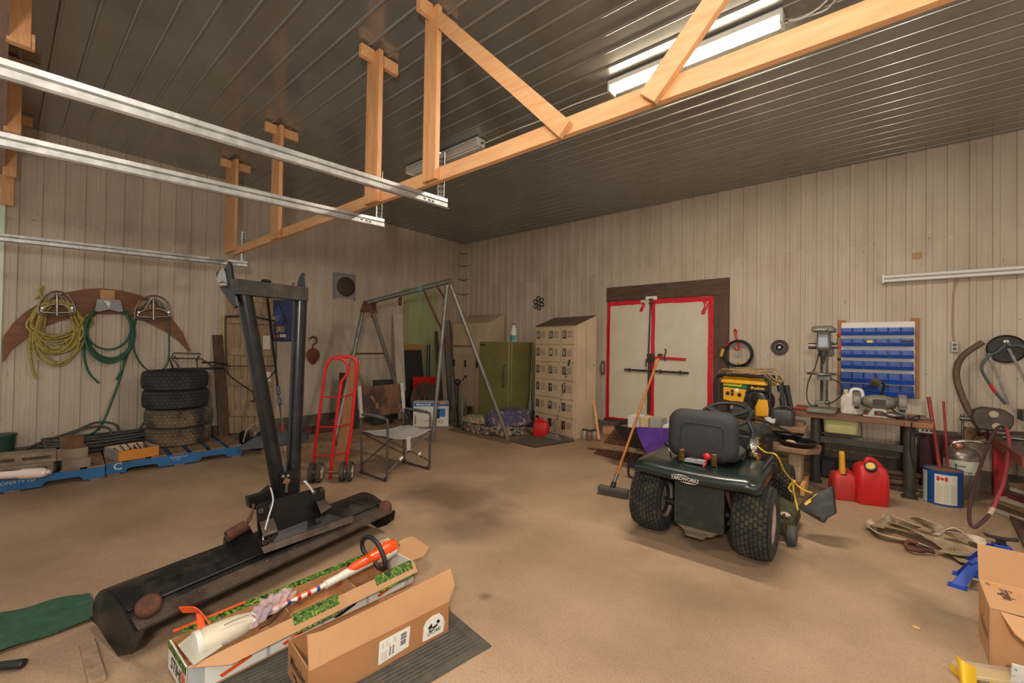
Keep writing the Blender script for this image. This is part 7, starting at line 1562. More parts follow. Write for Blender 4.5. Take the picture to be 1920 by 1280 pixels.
# upright push tubes
Xt = -2.78
tubes = [((456, 543), (527, 938)), ((563, 556), (548, 918))]
m_tubeb = M('gloss_black_tube', (30, 30, 31), .28, .3, (52, 48, 45), 7, .5, .75)
MB().cyl(XP(456, 543, Xt), XP(527, 938, Xt), .042, 20).build('push_tube', m_tubeb, t)
MB().cyl(XP(563, 556, Xt), XP(549, 922, Xt), .042, 20).build('push_tube', m_tubeb, t)
a_ = XP(438, 537, Xt+.02); b_ = XP(573, 552, Xt+.02)
MB().bar(a_, b_, .06, .088, up=(0, 0, 1)).build('top_crossbeam', M('scuffed_crossbeam', (58, 53, 48), .55, .4, (92, 78, 66), 10, .45, .7), t, bev=.003)
pa_ = a_+dB_*.012; Pl = lambda x, y: vp(x, y, pa_, dB_)
MB().poly([Pl(*q) for q in ((432, 490), (436, 496), (447, 573), (443, 578), (420, 546), (412, 530), (409, 511), (413, 509), (417, 522))], dB_*-.012).build('side_plate', m_plate, t, smooth=0)
MB().poly([Pl(*q)-dB_*.014 for q in ((424, 501), (428, 512), (432, 532), (418, 538), (412, 524), (416, 512))], dB_*-.004).build('wear_pad', m_galv, t, smooth=0)
MB().cyl(Pl(424, 535)+V(0, -.03, 0), Pl(431, 531)+V(0, .03, 0), .018, 12).build('hinge_pin', m_steel, t)
pb_ = Vector(b_); Pr_ = lambda x, y: vp(x, y, pb_, dB_)
MB().poly([Pr_(*q) for q in ((567, 511), (570, 516), (573, 540), (573, 566), (569, 578), (556, 540), (560, 520))], dB_*.012).build('side_plate', m_plate, t, smooth=0)
MB().sph(XP(499, 527, Xt+.02), (.025, .03, .012), 10, 6).build('cap_nut', m_black, t); MB().cyl(XP(550, 536, Xt+.02), XP(550, 530, Xt+.02), .008, 8).build('bolt', m_rust, t)
# gusset box between the tubes
MB().poly([XP(523, 888, Xt+.05), XP(556, 879, Xt+.05), XP(556, 925, Xt+.05), XP(527, 936, Xt+.05)], (-.008, 0, 0)).build('gusset_plate', m_plate, t, smooth=0)
MB().tube([XP(536, 895, Xt+.075), XP(538, 905, Xt+.075), XP(537, 922, Xt+.075)], .010, 8).sph(XP(531, 893, Xt+.07), .012, 8, 6).sph(XP(540, 892, Xt+.07), .012, 8, 6).build('latch_pin', m_steel, t, smooth=60); MB().bar(XP(533, 901, Xt+.08), XP(542, 903, Xt+.08), .03, .01, up=(1, 0, 0)).build('copper_tab', M('copper_tab', (150, 104, 66), .5, .4), t)
MB().poly([XP(522, 876, Xt-.02), XP(531, 866, Xt-.02), XP(541, 872, Xt-.02), XP(552, 880, Xt-.02), XP(524, 888, Xt-.02)], (-.006, 0, 0)).build('lug_plate', m_galv, t)
# bracket and spring on the left
MB().poly([XP(465, 934, Xt+.05), XP(492, 926, Xt+.05), XP(508, 912, Xt+.05), XP(512, 920, Xt+.05), XP(512, 945, Xt+.05), XP(482, 956, Xt+.05), XP(468, 952, Xt+.05)], (-.05, 0, 0)).build('side_bracket', m_plate, t, smooth=0)
s0, s1 = XP(426, 1005, Xt+.06), XP(462, 984, Xt+.06); dS = (s1-s0); _, ss, us_ = basis(dS)
nt_ = 9; MB().tube([s0+dS*(k/(nt_*12))+(ss*math.cos(2*PI*k/12)+us_*math.sin(2*PI*k/12))*.026 for k in range(nt_*12+1)], .007, 6).build('coil_spring', m_rust, t, smooth=60)
MB().tube([s1, XP(468, 972, Xt+.06), XP(474, 958, Xt+.06), XP(475, 945, Xt+.06)], [.006, .012, .006, .008], 8).build('turnbuckle', m_rust, t); MB().tube([s0, XP(430, 1014, Xt+.06)], .006, 6).build('spring_hook', m_steel, t)
MB().poly([XP(424, 1012, Xt), XP(440, 1000, Xt), XP(470, 990, Xt), XP(478, 1005, Xt), XP(470, 1015, Xt), XP(424, 1024, Xt)], (-.05, 0, 0)).build('swivel_bracket', m_plate, t)
pr_ = [XP(507, 914, Xp+.03), XP(512, 938, Xp+.03), XP(503, 970, Xp+.05), XP(495, 1000, Xp+.06), XP(493, 1012, Xp+.06)]
m_pc = M('pale_cord', (200, 194, 200), .7)
MB().tube(spl(pr_, 4), .004, 6).build('pale_cord', m_pc, t, smooth=60); MB().tube(spl([XP(571, 902, Xp+.03), XP(580, 912, Xp+.03), XP(587, 922, Xp+.03)], 4), .007, 6).build('pale_cord', m_pc, t, smooth=60)
# ================================================================ green cloth, handle and stick
gq = [fl(-40, 1166), fl(60, 1142), fl(110, 1130), fl(165, 1117), fl(172, 1165), fl(120, 1192), fl(60, 1218), fl(-40, 1245)]
gc_ = sum(gq, Vector())/len(gq)
def tarp(a_, b_):
    tA = (fl(-60, 1170), fl(168, 1117)); tB = (fl(-60, 1250), fl(200, 1158)); p0 = tA[0].lerp(tA[1], a_); p1 = tB[0].lerp(tB[1], a_); q = p0.lerp(p1, b_)
    return q+V(0, 0, .012+.010*math.sin(7*b_+2*a_)+.006*math.sin(11*a_+5*b_)+(.012*math.exp(-((b_-.45)/.07)**2)))
tag(MB().sheet(tarp, 20, 16, .006).build('green_tarp', M('green_woven_tarp', (46, 84, 62), .85, 0, (38, 70, 52), 30, .4, .65, col3=(70, 96, 70), ns3=90, lo3=.66, hi3=.72, bump=.3, bs=120), smooth=70), 'dark green woven tarp on the floor at the left end of the plough', 'tarp')
p0, p1 = fl(-30, 1251, .022), fl(46, 1243, .022); tag(MB().tube([p0, p0.lerp(p1, .7), p1.lerp(p0, .06), p1], [.018, .02, .022, .018], 12, flat=.8).build('black_grip', m_blackp, smooth=60), 'end of a black plastic grip on the floor in the lower left corner', 'grip')
p0, p1 = fl(163, 1203, .012), fl(183, 1278, .012); tag(MB().bar(p0, p1, .052, .022).build('wood_strip', m_wood, bev=.003), 'short wood strip on the floor below the left end of the plough', 'wood strip')
# ================================================================ ribbed floor mat
bl = fl(579, 1330); br = fl(852, 1176)
dB = V(br.x, br.y, 0)-fl(600, 1318); dB.z = 0; dB.normalize()
mr0, mr1 = fl(845, 1160), fl(922, 1212); md = (fl(922, 1212)-fl(722, 1330)).normalized()
wN = V(md.y, -md.x, 0); 
m_mat3 = M('dark_grey_mat', (84, 78, 70), .9, 0, (66, 62, 56), 14, .4, .65, col3=(150, 124, 94), ns3=70, lo3=.66, hi3=.76)
t = thing('floor_mat', 'dark grey ribbed floor mat under the open cartons in the foreground', 'mat', (mr1.x, mr1.y, 0))
c1 = mr1; w_ = (mr0-mr1); w_ = w_-md*w_.dot(md); Wm = .62; wd = w_.normalized(); Lm = 2.0
Pm = lambda a_, b_, z: c1-md*a_+wd*b_+V(0, 0, z)
MB().hexa([Pm(0, 0, .001), Pm(Lm, 0, .001), Pm(Lm, Wm, .001), Pm(0, Wm, .001), Pm(0, 0, .006), Pm(Lm, 0, .006), Pm(Lm, Wm, .006), Pm(0, Wm, .006)]).build('mat_base', m_mat3, t, bev=.002)
mb = MB()
k = .05
while k < Wm-.04:
    q = [Pm(.05, k, .006), Pm(Lm-.05, k, .006), Pm(Lm-.05, k+.012, .006), Pm(.05, k+.012, .006)]; mb.hexa(q+[p_+V(0, 0, .004) for p_ in q]); k += .022
mb.build('ribs', m_mat3, t, smooth=0)
MZ = .011
# ================================================================ big brown carton with flap
C_ = fl(842, 1127, .155); Bc = fl(579, 1257, .155)
zb3 = MZ
hB = .155
fr_ = fl(852, 1176, zb3)
u = (C_-Bc); u.z = 0; L = u.length; u.normalize(); n = V(-u.y, u.x, 0)
if n.dot(V(Bc.x, Bc.y, 0)) < 0: n = -n
Ak = fl(519, 1207, hB); Wb = abs((Ak-Bc).dot(n))
PB = PP(V(Bc.x, Bc.y, zb3), u, n); hB -= zb3
t = thing('brown_carton', 'long open brown carton with a raised flap in front of the plough', 'carton', Bc)
T_ = .006
bbox(PB, 0, L, 0, Wb, 0, T_).build('bottom', m_card, t); bbox(PB, 0, L, 0, T_, T_, hB).build('front_side', m_card, t, bev=.001); bbox(PB, 0, L, Wb-T_, Wb, T_, hB).build('back_side', m_card, t, bev=.001)
bbox(PB, 0, T_, T_, Wb-T_, T_, hB).build('left_end', m_card, t, bev=.001); bbox(PB, L-T_, L, T_, Wb-T_, T_, hB).build('right_end', m_card, t, bev=.001)
fn_ = fl(579, 1257, hB); nplane = (u.cross(V(0, 0, 1)-n*(-.25))).normalized()
FQ = lambda x, y: vp(x, y, PB(0, .0, hB), nplane)
fq = [PB(0.0, .002, hB), FQ(576, 1191), FQ(606, 1183), FQ(720, 1128), FQ(845, 1066), FQ(853, 1097), PB(L, .002, hB)]
MB().poly(fq, n*.004).build('raised_flap', m_cardl, t, smooth=0)
MB().poly([PB(0.001, 0, hB-.003), FQ(577, 1192), FQ(606, 1183), FQ(596, 1240), PB(.07, 0, hB-.003)], -n*.0015).build('bent_corner', m_cardl, t, smooth=0)
MB().poly([PB(L-.001, .03, hB), PB(L-.001, Wb-.02, hB), PB(L+.045, Wb-.03, hB-.085), PB(L+.045, .05, hB-.085)], u*.004).build('end_flap', m_card, t, smooth=0)
MB().poly([PB(.02, Wb-.01, hB), PB(L-.25, Wb-.01, hB), PB(L-.25, Wb-.02, hB+.02), PB(.3, Wb-.02, hB+.015)], n*.003).build('inner_flap', m_cardl, t, smooth=0)
bbox(PB, .05, L*.5, .03, Wb-.03, .01, .05).build('packing', M('dark_packing', (70, 78, 82), .5), t)
MB().tube(spl([PB(L*.42, Wb*.45, hB-.01), PB(L*.5, Wb*.5, hB+.012), PB(L*.62, Wb*.55, hB+.016)], 4), .003, 6).build('white_tie', m_white, t)
ez = V(0, 0, 1)
# end print
ne = -n
text('lettering', 'Milwaukee', PB(-.0006, Wb*.50, hB*.54), -n, ez, .042, m_ink, t, ex=.0006, shear=.12, bold=.006, w=Wb*.70)
MB().poly([PB(-.0006, Wb*(1-a_), hB*b_) for a_, b_ in ((.22, .26), (.45, .28), (.42, .22), (.70, .20), (.90, .08), (.62, .12), (.66, .06), (.40, .12), (.44, .18))], -u*.0006).build('lightning_mark', m_ink, t, smooth=0)
# labels on the front side
FB = lambda x, y: vp(x, y, PB(0, 0, 0), n)
lq = [FB(*q) for q in ((711, 1206), (714, 1202), (769, 1173), (766, 1211), (709, 1247))]
MB().poly(lq, -n*.0012).build('address_label', m_white, t, smooth=0)
la, lb_, lc_, ld = FB(713, 1205), FB(768, 1175), FB(766, 1211), FB(709, 1246)
LQ = lambda a_, b_: la.lerp(lb_, a_).lerp(ld.lerp(lc_, a_), b_)-n*.0014
mb = MB()
def lbar(a0, a1, b0, b1): mb.poly([LQ(a0, b0), LQ(a1, b0), LQ(a1, b1), LQ(a0, b1)], -n*.0006)
rng = random.Random(12)
for k in range(9): lbar(.70, .90, .12+.035*k, .12+.035*k+.012+.010*rng.random())
for k in range(8): lbar(.70, .88, .48+.03*k, .48+.03*k+.010+.01*rng.random())
for a_ in (.33, .43):
    for k in range(12): lbar(a_, a_+.055, .45+.035*k, .45+.035*k+.01+.012*rng.random())
for a_, b_, c_ in ((.10, .1, .35), (.22, .05, .3), (.30, .2, .4), (.46, .05, .25), (.52, .1, .35), (.1, .5, .9), (.18, .55, .95), (.24, .5, .9)): lbar(a_, a_+.006, b_, c_)
mb.build('label_print', m_ink, t, smooth=0)
uq = [FB(*q) for q in ((791, 1205), (793, 1178), (799, 1165), (811, 1154), (824, 1149), (831, 1156), (834, 1166), (831, 1184))]
MB().poly(uq, -n*.0012).build('hazard_label', m_white, t, smooth=0)
ua, ub_, uc, ud = FB(793, 1172), FB(832, 1150), FB(831, 1184), FB(791, 1205)
UQ = lambda a_, b_: ua.lerp(ub_, a_).lerp(ud.lerp(uc, a_), b_)-n*.0014
text('lettering', 'UN 3480', UQ(.54, .68), (ub_-ua), (ua-ud), .020, m_ink, t, ex=.0004, bold=.01, w=(ub_-ua).length*.62)
mb = MB()
for q in (((.26, .30), (.42, .16), (.46, .40), (.30, .50)), ((.44, .42), (.66, .34), (.72, .44), (.50, .54)), ((.64, .16), (.76, .14), (.82, .30), (.68, .36)), ((.30, .52), (.50, .54), (.52, .60), (.32, .62))): mb.poly([UQ(*p_) for p_ in q], -n*.0006)
mb.build('hazard_symbol', m_ink, t, smooth=0)
mb = MB()
for (a0, b0), (a1, b1) in (((.0, .98), (1, .98)), ((1, .98), (1.0, .25)), ((.0, .98), (.02, .15))): mb.tube([UQ(a0, b0), UQ(a1, b1)], .0012, 4)
mb.build('red_border', m_red, t, smooth=0)
# ================================================================ trimmer carton
hT = .135
F0 = fl(350, 1252, hT); F1 = fl(776, 1052, hT); K0 = fl(303, 1204, hT); K1 = fl(737, 1037, hT)
u = (F1-F0); u.z = 0; L = u.length; u.normalize(); n = V(-u.y, u.x, 0)
if n.dot(V(F0.x, F0.y, 0)) < 0: n = -n
Wt = abs((K0-F0).dot(n)); PT = PP(V(F0.x, F0.y, MZ), u, n); hT -= MZ
t = thing('trimmer_carton', 'long open carton printed with green leaves and pale grey panels, holding the trimmer', 'carton', F0)
m_leafp = M('leaf_print', (62, 104, 28), .6, 0, (146, 170, 62), 80, .5, .62, col3=(20, 32, 12), ns3=60, lo3=.50, hi3=.58); m_greyp = M('grey_print', (172, 176, 174), .5); m_printw = M('white_print', (224, 222, 214), .5)
bbox(PT, 0, L, 0, Wt, 0, T_).build('bottom', m_card, t)
bbox(PT, 0, L, 0, .004, T_, hT).build('front_side', m_greyp, t, smooth=0); bbox(PT, 0, L, .0042, .008, T_, hT).build('front_inside', m_card, t, smooth=0)
bbox(PT, 0, L, Wt-.004, Wt, T_, hT).build('back_side', m_leafp, t, smooth=0); bbox(PT, 0, L, Wt-.008, Wt-.0042, T_, hT).build('back_inside', m_card, t, smooth=0)
bbox(PT, -.001, .004, 0, Wt, T_, hT).build('left_end', m_printw, t, smooth=0); bbox(PT, .0042, .007, .004, Wt-.004, T_, hT).build('left_end_inside', m_card, t, smooth=0); bbox(PT, L-.006, L, 0, Wt, T_, hT).build('right_end', m_printw, t, smooth=0)
MB().poly([PT(-.002, .0, hT-.03), PT(-.002, Wt, hT-.03), PT(-.002, Wt, hT), PT(-.002, 0, hT)], -u*.001).build('end_leaf_band', m_leafp, t, smooth=0)
text('lettering', 'STIHL', PT(-.0025, Wt*.52, hT*.42), -n, ez, .05, m_ink, t, ex=.0006, shear=.2, bold=.012, w=Wt*.62)
MB().poly([PT(-.0025, Wt*.05, hT*.2), PT(-.0025, Wt*.2, hT*.2), PT(-.0025, Wt*.2, hT*.75), PT(-.0025, Wt*.05, hT*.6)], -u*.001).build('orange_patch', M('print_orange', (222, 84, 32), .5), t, smooth=0)
# folded flaps along both rims (insides are brown) and leaf-printed strips
MB().hexa([PT(0.0, 0, hT-.002), PT(L, 0, hT-.002), PT(L, -.035, hT-.05), PT(.14, -.035, hT-.05), PT(0.0, 0, hT+.001), PT(L, 0, hT+.001), PT(L, -.037, hT-.048), PT(.14, -.037, hT-.048)]).build('front_flap', m_cardl, t, smooth=0)
for a0, a1 in ((.40, .62), (L-.26, L-.02)):
    MB().hexa([PT(a0, -.034, hT-.048), PT(a1, -.034, hT-.048), PT(a1, -.040, hT-.058), PT(a0, -.040, hT-.058), PT(a0, .010, hT+.012), PT(a1, .010, hT+.012), PT(a1, .004, hT+.014), PT(a0, .004, hT+.014)]).build('leaf_flap', m_leafp, t, smooth=0)
MB().hexa([PT(0.05, Wt, hT-.002), PT(L-.1, Wt, hT-.002), PT(L-.1, Wt+.032, hT+.006), PT(.05, Wt+.032, hT+.006), PT(.05, Wt, hT+.001), PT(L-.1, Wt, hT+.001), PT(L-.1, Wt+.032, hT+.009), PT(.05, Wt+.032, hT+.009)]).build('back_flap', m_leafp, t, smooth=0)
MB().hexa([PT(.02, Wt+.027, hT+.006), PT(.30, Wt+.027, hT+.007), PT(.30, Wt+.038, hT+.010), PT(.02, Wt+.038, hT+.009), PT(.02, Wt+.027, hT+.009), PT(.30, Wt+.027, hT+.010), PT(.30, Wt+.038, hT+.013), PT(.02, Wt+.038, hT+.012)]).build('orange_edge', bpy.data.materials['print_orange'], t, smooth=0)
MB().poly([PT(L, .02, hT-.004), PT(L, Wt-.02, hT-.004), PT(L+.10, Wt-.0, hT+.015), PT(L+.17, Wt-.02, hT+.02), PT(L+.16, .05, hT+.01), PT(L+.07, .0, hT+.004)], (0, 0, .003)).build('end_flap', m_cardl, t, smooth=0)
MB().poly([PT(.02, -.01, hT+.002), PT(.12, .0, hT+.02), PT(.10, Wt*.62, hT+.055), PT(.0, Wt*.5, hT+.03)], (.0, 0, .002)).build('white_end_flap', M('frosted_flap', (176, 172, 156), .4), t, smooth=0)
for k in range(4):
    a0 = .06+.245*k; MB().hexa([PT(a0, -.0035, .012), PT(a0+.23, -.0035, .012), PT(a0+.23, -.001, .012), PT(a0, -.001, .012), PT(a0, -.0035, hT-.03), PT(a0+.23, -.0035, hT-.03), PT(a0+.23, -.001, hT-.03), PT(a0, -.001, hT-.03)]).build('print_panel', m_printw, t, smooth=0)
    MB().poly([PT(a0+.06, -.004, .02), PT(a0+.17, -.004, .045), PT(a0+.17, -.004, .06), PT(a0+.05, -.004, .035)], -n*.0012).build('print_picture', (bpy.data.materials['print_orange'] if k in (0, 1, 3) else m_ink), t, smooth=0)
for a0 in (.42, .75, 1.0):
    if a0 < L-.15: MB().hexa([PT(a0, .01, .012), PT(a0+.005, .01, .012), PT(a0+.03, Wt-.01, .012), PT(a0+.025, Wt-.01, .012), PT(a0, .01, hT-.035), PT(a0+.005, .01, hT-.035), PT(a0+.03, Wt-.01, hT-.035), PT(a0+.025, Wt-.01, hT-.035)]).build('inner_divider', m_cardl, t, smooth=0)
# ================================================================ trimmer
zt6 = MZ+hT+.035
t = thing('grass_trimmer', 'orange and white grass trimmer lying in the leaf printed carton', 'trimmer', PT(L*.5, Wt*.5, hT))
G = lambda x, y, z=zt6: fl(x, y, z)
tip = G(745, 1022); g1 = G(640, 1080); g2 = G(610, 1096); g3 = G(500, 1148); g4 = G(478, 1160); g5 = G(375, 1205)
m_or = M('trimmer_orange', (236, 82, 24), .35, coat=.3); m_tw = M('trimmer_white', (222, 218, 206), .4)
ax_ = (tip-g1).normalized(); _, sx, ux_ = basis(ax_)
def rings_(c0, c1, prof): return [[c0.lerp(c1, k)+sx*(w_*math.cos(2*PI*j/18))+ux_*(h_*math.sin(2*PI*j/18)+o_) for j in range(18)] for k, w_, h_, o_ in prof]
MB().loft(rings_(g1, tip, ((0, .022, .022, 0), (.35, .027, .026, 0), (.55, .032, .034, .0), (.72, .050, .048, .0), (.88, .048, .045, 0), (.97, .025, .024, 0), (1, .012, .012, 0)))).build('power_head', m_tw, t, smooth=60)
MB().loft(rings_(g1, tip, ((.10, .016, .018, .010), (.18, .025, .026, .010), (.42, .030, .031, .010), (.60, .038, .040, .010), (.74, .050, .048, .014), (.90, .046, .043, .012), (.97, .024, .024, .008)))).build('orange_cover', m_or, t, smooth=60)
text('lettering', 'STIHL', g1.lerp(tip, .77)+ux_*.055-sx*.012, ax_, (ux_*.5-sx*.8), .022, m_tw, t, ex=.010)
MB().sph(tip, (.016, .016, .014), 10, 8).build('green_plug', M('plug_green', (40, 100, 60), .4), t); MB().sph(g1.lerp(tip, .72)+ux_*.05+sx*-.03, (.016, .012, .012), 10, 8).build('red_button', m_red, t)
hc = g1.lerp(tip, .50); 
hl = [hc+sx*.03-ux_*.01-ax_*.0, hc+sx*-.06+ux_*.03, hc-sx*.075+ux_*.09, hc-sx*.02+ux_*.125, hc+sx*.05+ux_*.10, hc+sx*.10+ux_*.03, hc+sx*.105-ux_*.02, hc+sx*.06-ux_*.03]
MB().tube(spl(hl, 5, True), .0125, 10, True).build('loop_handle', m_blackp, t, smooth=60); MB().tube(spl([hc-ax_*.05-sx*.02, hc-ax_*.07-sx*.05-ux_*.02, hc-ax_*.11-sx*.06], 4), .012, 8).build('trigger', m_blackp, t, smooth=60)
MB().cyl(g1, g2, .020, 14).build('shaft_sleeve', m_tw, t); MB().cyl(g2, g3, .0135, 14).build('shaft', m_tw, t); MB().tube([g2.lerp(g3, .1)+ux_*.0125+sx*.004, g2.lerp(g3, .95)+ux_*.0125+sx*.004], .003, 5).build('orange_stripe', m_or, t)
for k, m_ in enumerate((M('sticker_blue', (30, 70, 150), .5), m_red, m_red, M('sticker_blue2', (30, 70, 150), .5), m_yel)): MB().cyl(g2.lerp(g3, .12+.17*k), g2.lerp(g3, .18+.17*k), .0142, 14).build('shaft_sticker', m_, t)
MB().cyl(g3.lerp(g4, -.2), g4, .028, 14).build('black_collar', m_blackp, t); MB().cyl(g3, g3.lerp(g2, .08), .017, 12).build('metal_collar', m_chrome, t)
dh = (g5-g4).normalized(); _, sh2, uh = basis(dh)
MB().loft([[g4.lerp(g5, k)+sh2*(w_*math.cos(2*PI*j/16))+uh*(h_*math.sin(2*PI*j/16)) for j in range(16)] for k, w_, h_ in ((-.02, .022, .022), (.05, .034, .034), (.30, .048, .046), (.55, .052, .05), (.92, .058, .05), (1, .050, .042))]).build('head_cover', M('cream_cover', (216, 206, 184), .5, 0, (198, 186, 164), 8, .4, .7), t, smooth=50)
MB().lathe([(.001, 0), (.05, 0), (.052, .02), (.001, .03)], g5, dh, 18).build('spool', m_tw, t)
# orange guard sticking up
gd = G(398, 1186, zt6+.02); 
def guard(a_, b_):
    x = 405-62*a_; y = 1186-40*math.sin(min(1, a_*1.6)*PI/2)+2*a_
    return fl(x, y, zt6+.015+.03*b_)+n*(.06*b_)
MB().sheet(guard, 12, 5, .005).build('orange_guard', m_or, t, smooth=70); MB().poly([fl(372, 1190, zt6), fl(392, 1188, zt6), fl(378, 1152, zt6+.06), fl(368, 1150, zt6+.06)], n*.006).build('guard_post', m_or, t)
wr = [G(470, 1175, zt6+.02), G(478, 1160, zt6+.045), G(470, 1153, zt6+.05), G(446, 1160, zt6+.055), G(420, 1172, zt6+.055)]
MB().tube(spl(wr, 5), .0025, 6).build('wire_guard', m_chrome, t)
# plastic bag round the shaft
m_film = M('clear_film', (232, 206, 214), .10, alpha=.26, spec=.8)
def bag(a_, b_):
    c_ = G(462+85*a_, 1180-66*a_, zt6-.01); an = PI*(.1+.9*b_); r_ = .030+.028*math.sin(PI*a_)+.012*math.sin(13*a_+11*b_)+.008*math.sin(29*a_-17*b_)
    return c_+sx*(r_*math.cos(an))+ux_*(r_*.8*math.sin(an)+.004)
tag(MB().sheet(bag, 40, 26, .0015).build('plastic_bag', m_film, smooth=50), 'crinkled clear pinkish plastic bag around the trimmer shaft', 'bag')
tag(MB().tube(spl([G(486, 1178, zt6+.035), G(510, 1165, zt6+.05), G(530, 1142, zt6+.06), G(548, 1128, zt6+.06), G(565, 1132, zt6+.05)], 5), .003, 6).build('black_string', m_blackp, smooth=60), 'thin black cord lying over the plastic bag on the trimmer', 'cord')
# ================================================================ tow strap
m_str = M('dirty_canvas_strap', (166, 146, 114), .9, 0, (122, 102, 76), 9, .4, .65, bump=.3, bs=80); m_str2 = M('paler_canvas_strap', (216, 200, 172), .9, 0, (142, 124, 98), 9, .4, .65, bump=.3, bs=80)
t = thing('tow_strap', 'heap of dirty canvas tow strap with an iron hook on the floor', 'strap', fl(1730, 1020))
def ribbon(name, px, w_, m_, tilt):
    c_ = spl([fl(x, y, z) for x, y, z in px], 6); k = len(c_)
    def f(a_, b_):
        i = min(k-1, int(round(a_*(k-1)))); tg = (c_[min(i+1, k-1)]-c_[max(i-1, 0)]); tg.normalize(); sd = tg.cross(V(0, 0, 1)).normalized()
        tl = tilt(a_); d = sd*math.cos(tl)+V(0, 0, 1)*math.sin(tl); q = c_[i]+d*(w_*(b_-.5)); return V(q.x, q.y, max(.004, q.z))
    return MB().sheet(f, k-1, 3, .004).build(name, m_, t, smooth=70)
ribbon('strap_length', ((1640, 978, .03), (1634, 990, .03), (1650, 1003, .03), (1685, 1012, .02), (1720, 1018, .02), (1745, 1026, .02)), .085, m_str2, lambda a_: .9-.6*a_)
ribbon('strap_length', ((1636, 986, .05), (1660, 981, .05), (1700, 990, .06), (1740, 1004, .06), (1775, 1020, .05), (1800, 1036, .04), (1826, 1058, .02)), .14, m_str, lambda a_: .15+.3*math.sin(6*a_))
ribbon('strap_length', ((1648, 974, .04), (1662, 971, .05), (1680, 978, .05), (1715, 986, .07), (1745, 990, .08), (1775, 998, .06), (1815, 1012, .04)), .09, m_str2, lambda a_: .8+.7*math.sin(7*a_))
ribbon('strap_length', ((1722, 980, .06), (1735, 982, .10), (1752, 992, .09), (1770, 1003, .06)), .12, m_str2, lambda a_: .5+a_)
ribbon('strap_length', ((1745, 1000, .05), (1780, 994, .08), (1815, 1005, .06), (1850, 1020, .03)), .12, m_str2, lambda a_: .2+.5*math.sin(5*a_))
ribbon('strap_length', ((1765, 1030, .03), (1790, 1034, .05), (1820, 1040, .04), (1840, 1048, .02)), .11, m_str, lambda a_: -.3+.8*a_)
MB().tube(spl([fl(1752, 1035, .025), fl(1738, 1032, .03), (fl(1722, 1032, .03)), fl(1704, 1028, .03), fl(1698, 1020, .03), fl(1705, 1015, .04), fl(1718, 1019, .04), fl(1722, 1026, .04)], 5), .014, 8).build('iron_hook', m_rust, t, smooth=60)
# ================================================================ jack stands, carton, organizer at the lower right
m_jb = M('jack_blue', (34, 74, 176), .4)
def jack(c_, rz, h, label):
    j = thing('jack_stand', label, 'jack stand', c_, rz, 'blue jack stands')
    for sx_, sy_ in ((1, 1), (-1, 1), (-1, -1), (1, -1)):
        MB().hexa([V(sx_*.115-.03, sy_*.10-.006, .012), V(sx_*.115+.03, sy_*.10-.006, .012), V(sx_*.115+.03, sy_*.10+.006, .012), V(sx_*.115-.03, sy_*.10+.006, .012), V(sx_*.03-.022, sy_*.028-.004, h*.72), V(sx_*.03+.022, sy_*.028-.004, h*.72), V(sx_*.03+.022, sy_*.028+.004, h*.72), V(sx_*.03-.022, sy_*.028+.004, h*.72)]).build('leg', m_jb, j, local=True, bev=.002)
        MB().box((sx_*.118, sy_*.105, .006), (.08, .05, .012)).build('foot', m_jb, j, local=True)
    for sx_ in (-1, 1): MB().bar((sx_*.085, -.075, h*.22), (sx_*.085, .075, h*.22), .05, .005, up=(1, 0, 0)).build('cross_strap', m_jb, j, local=True)
    MB().bx(-.035, .035, -.032, .032, h*.68, h*.78).build('collar', m_jb, j, local=True, bev=.003); MB().bx(-.018, .018, -.018, .018, h*.60, h*.93).build('ratchet_bar', m_black, j, local=True)
    MB().poly([V(-.07, -.02, h*.93), V(-.03, -.02, h*.91), V(.03, -.02, h*.91), V(.07, -.02, h*.93), V(.075, -.02, h), V(.04, -.02, h*.955), V(-.04, -.02, h*.955), V(-.075, -.02, h)], (0, .04, 0)).build('saddle', m_black, j, local=True, bev=.003)
    MB().tube(spl([V(.03, 0, h*.74), V(.0, -.08, h*.75), V(-.05, -.13, h*.73), V(-.06, -.16, h*.70)], 4), .012, 8).build('release_handle', m_jb, j, local=True, smooth=60)
j0 = fl(1853, 1106); jack(V(j0.x, j0.y, 0), -.2, near(1848, 1024, j0).z, 'nearer blue jack stand right behind the big carton')
j0 = fl(1878, 1082); jack(V(j0.x, j0.y+.02, 0), .1, near(1866, 1003, j0).z, 'farther blue jack stand with a black saddle behind the big carton')
# carton
c0 = fl(1856, 1252); zc_ = near(1864, 1143, c0).z
bk_ = fl(1835, 1086, zc_); ul = V(bk_.x-c0.x, bk_.y-c0.y, 0); Lc = ul.length; ul.normalize(); ur = V(ul.y, -ul.x, 0)
t = thing('moving_carton', 'large tan carton with open flaps in the lower right corner', 'carton', c0)
Pc = PP(V(c0.x, c0.y, 0), ur, ul); Wc = .50
bbox(Pc, 0, Wc, 0, Lc, .001, T_).build('bottom', m_cardl, t); bbox(Pc, 0, T_, 0, Lc, T_, zc_).build('left_side', m_cardl, t, bev=.001); bbox(Pc, T_, Wc, 0, T_, T_, zc_).build('front_side', m_cardl, t, bev=.001); bbox(Pc, T_, Wc, Lc-T_, Lc, T_, zc_).build('back_side', m_cardl, t, bev=.001); bbox(Pc, Wc-T_, Wc, T_, Lc-T_, T_, zc_).build('right_side', m_cardl, t, bev=.001)
def flapq(a_, b_, c_, d, nm, off=(0, 0, .004)): return MB().poly([a_, b_, c_, d], off).build(nm, m_cardl, t, smooth=0)
flapq(Pc(0, 0, zc_+.001), Pc(0, Lc, zc_+.001), Pc(.27, Lc, zc_+.012), Pc(.27, .0, zc_+.012), 'left_flap')
tb0 = Pc(.01, Lc, zc_); fh = near(1842, 1026, tb0).z
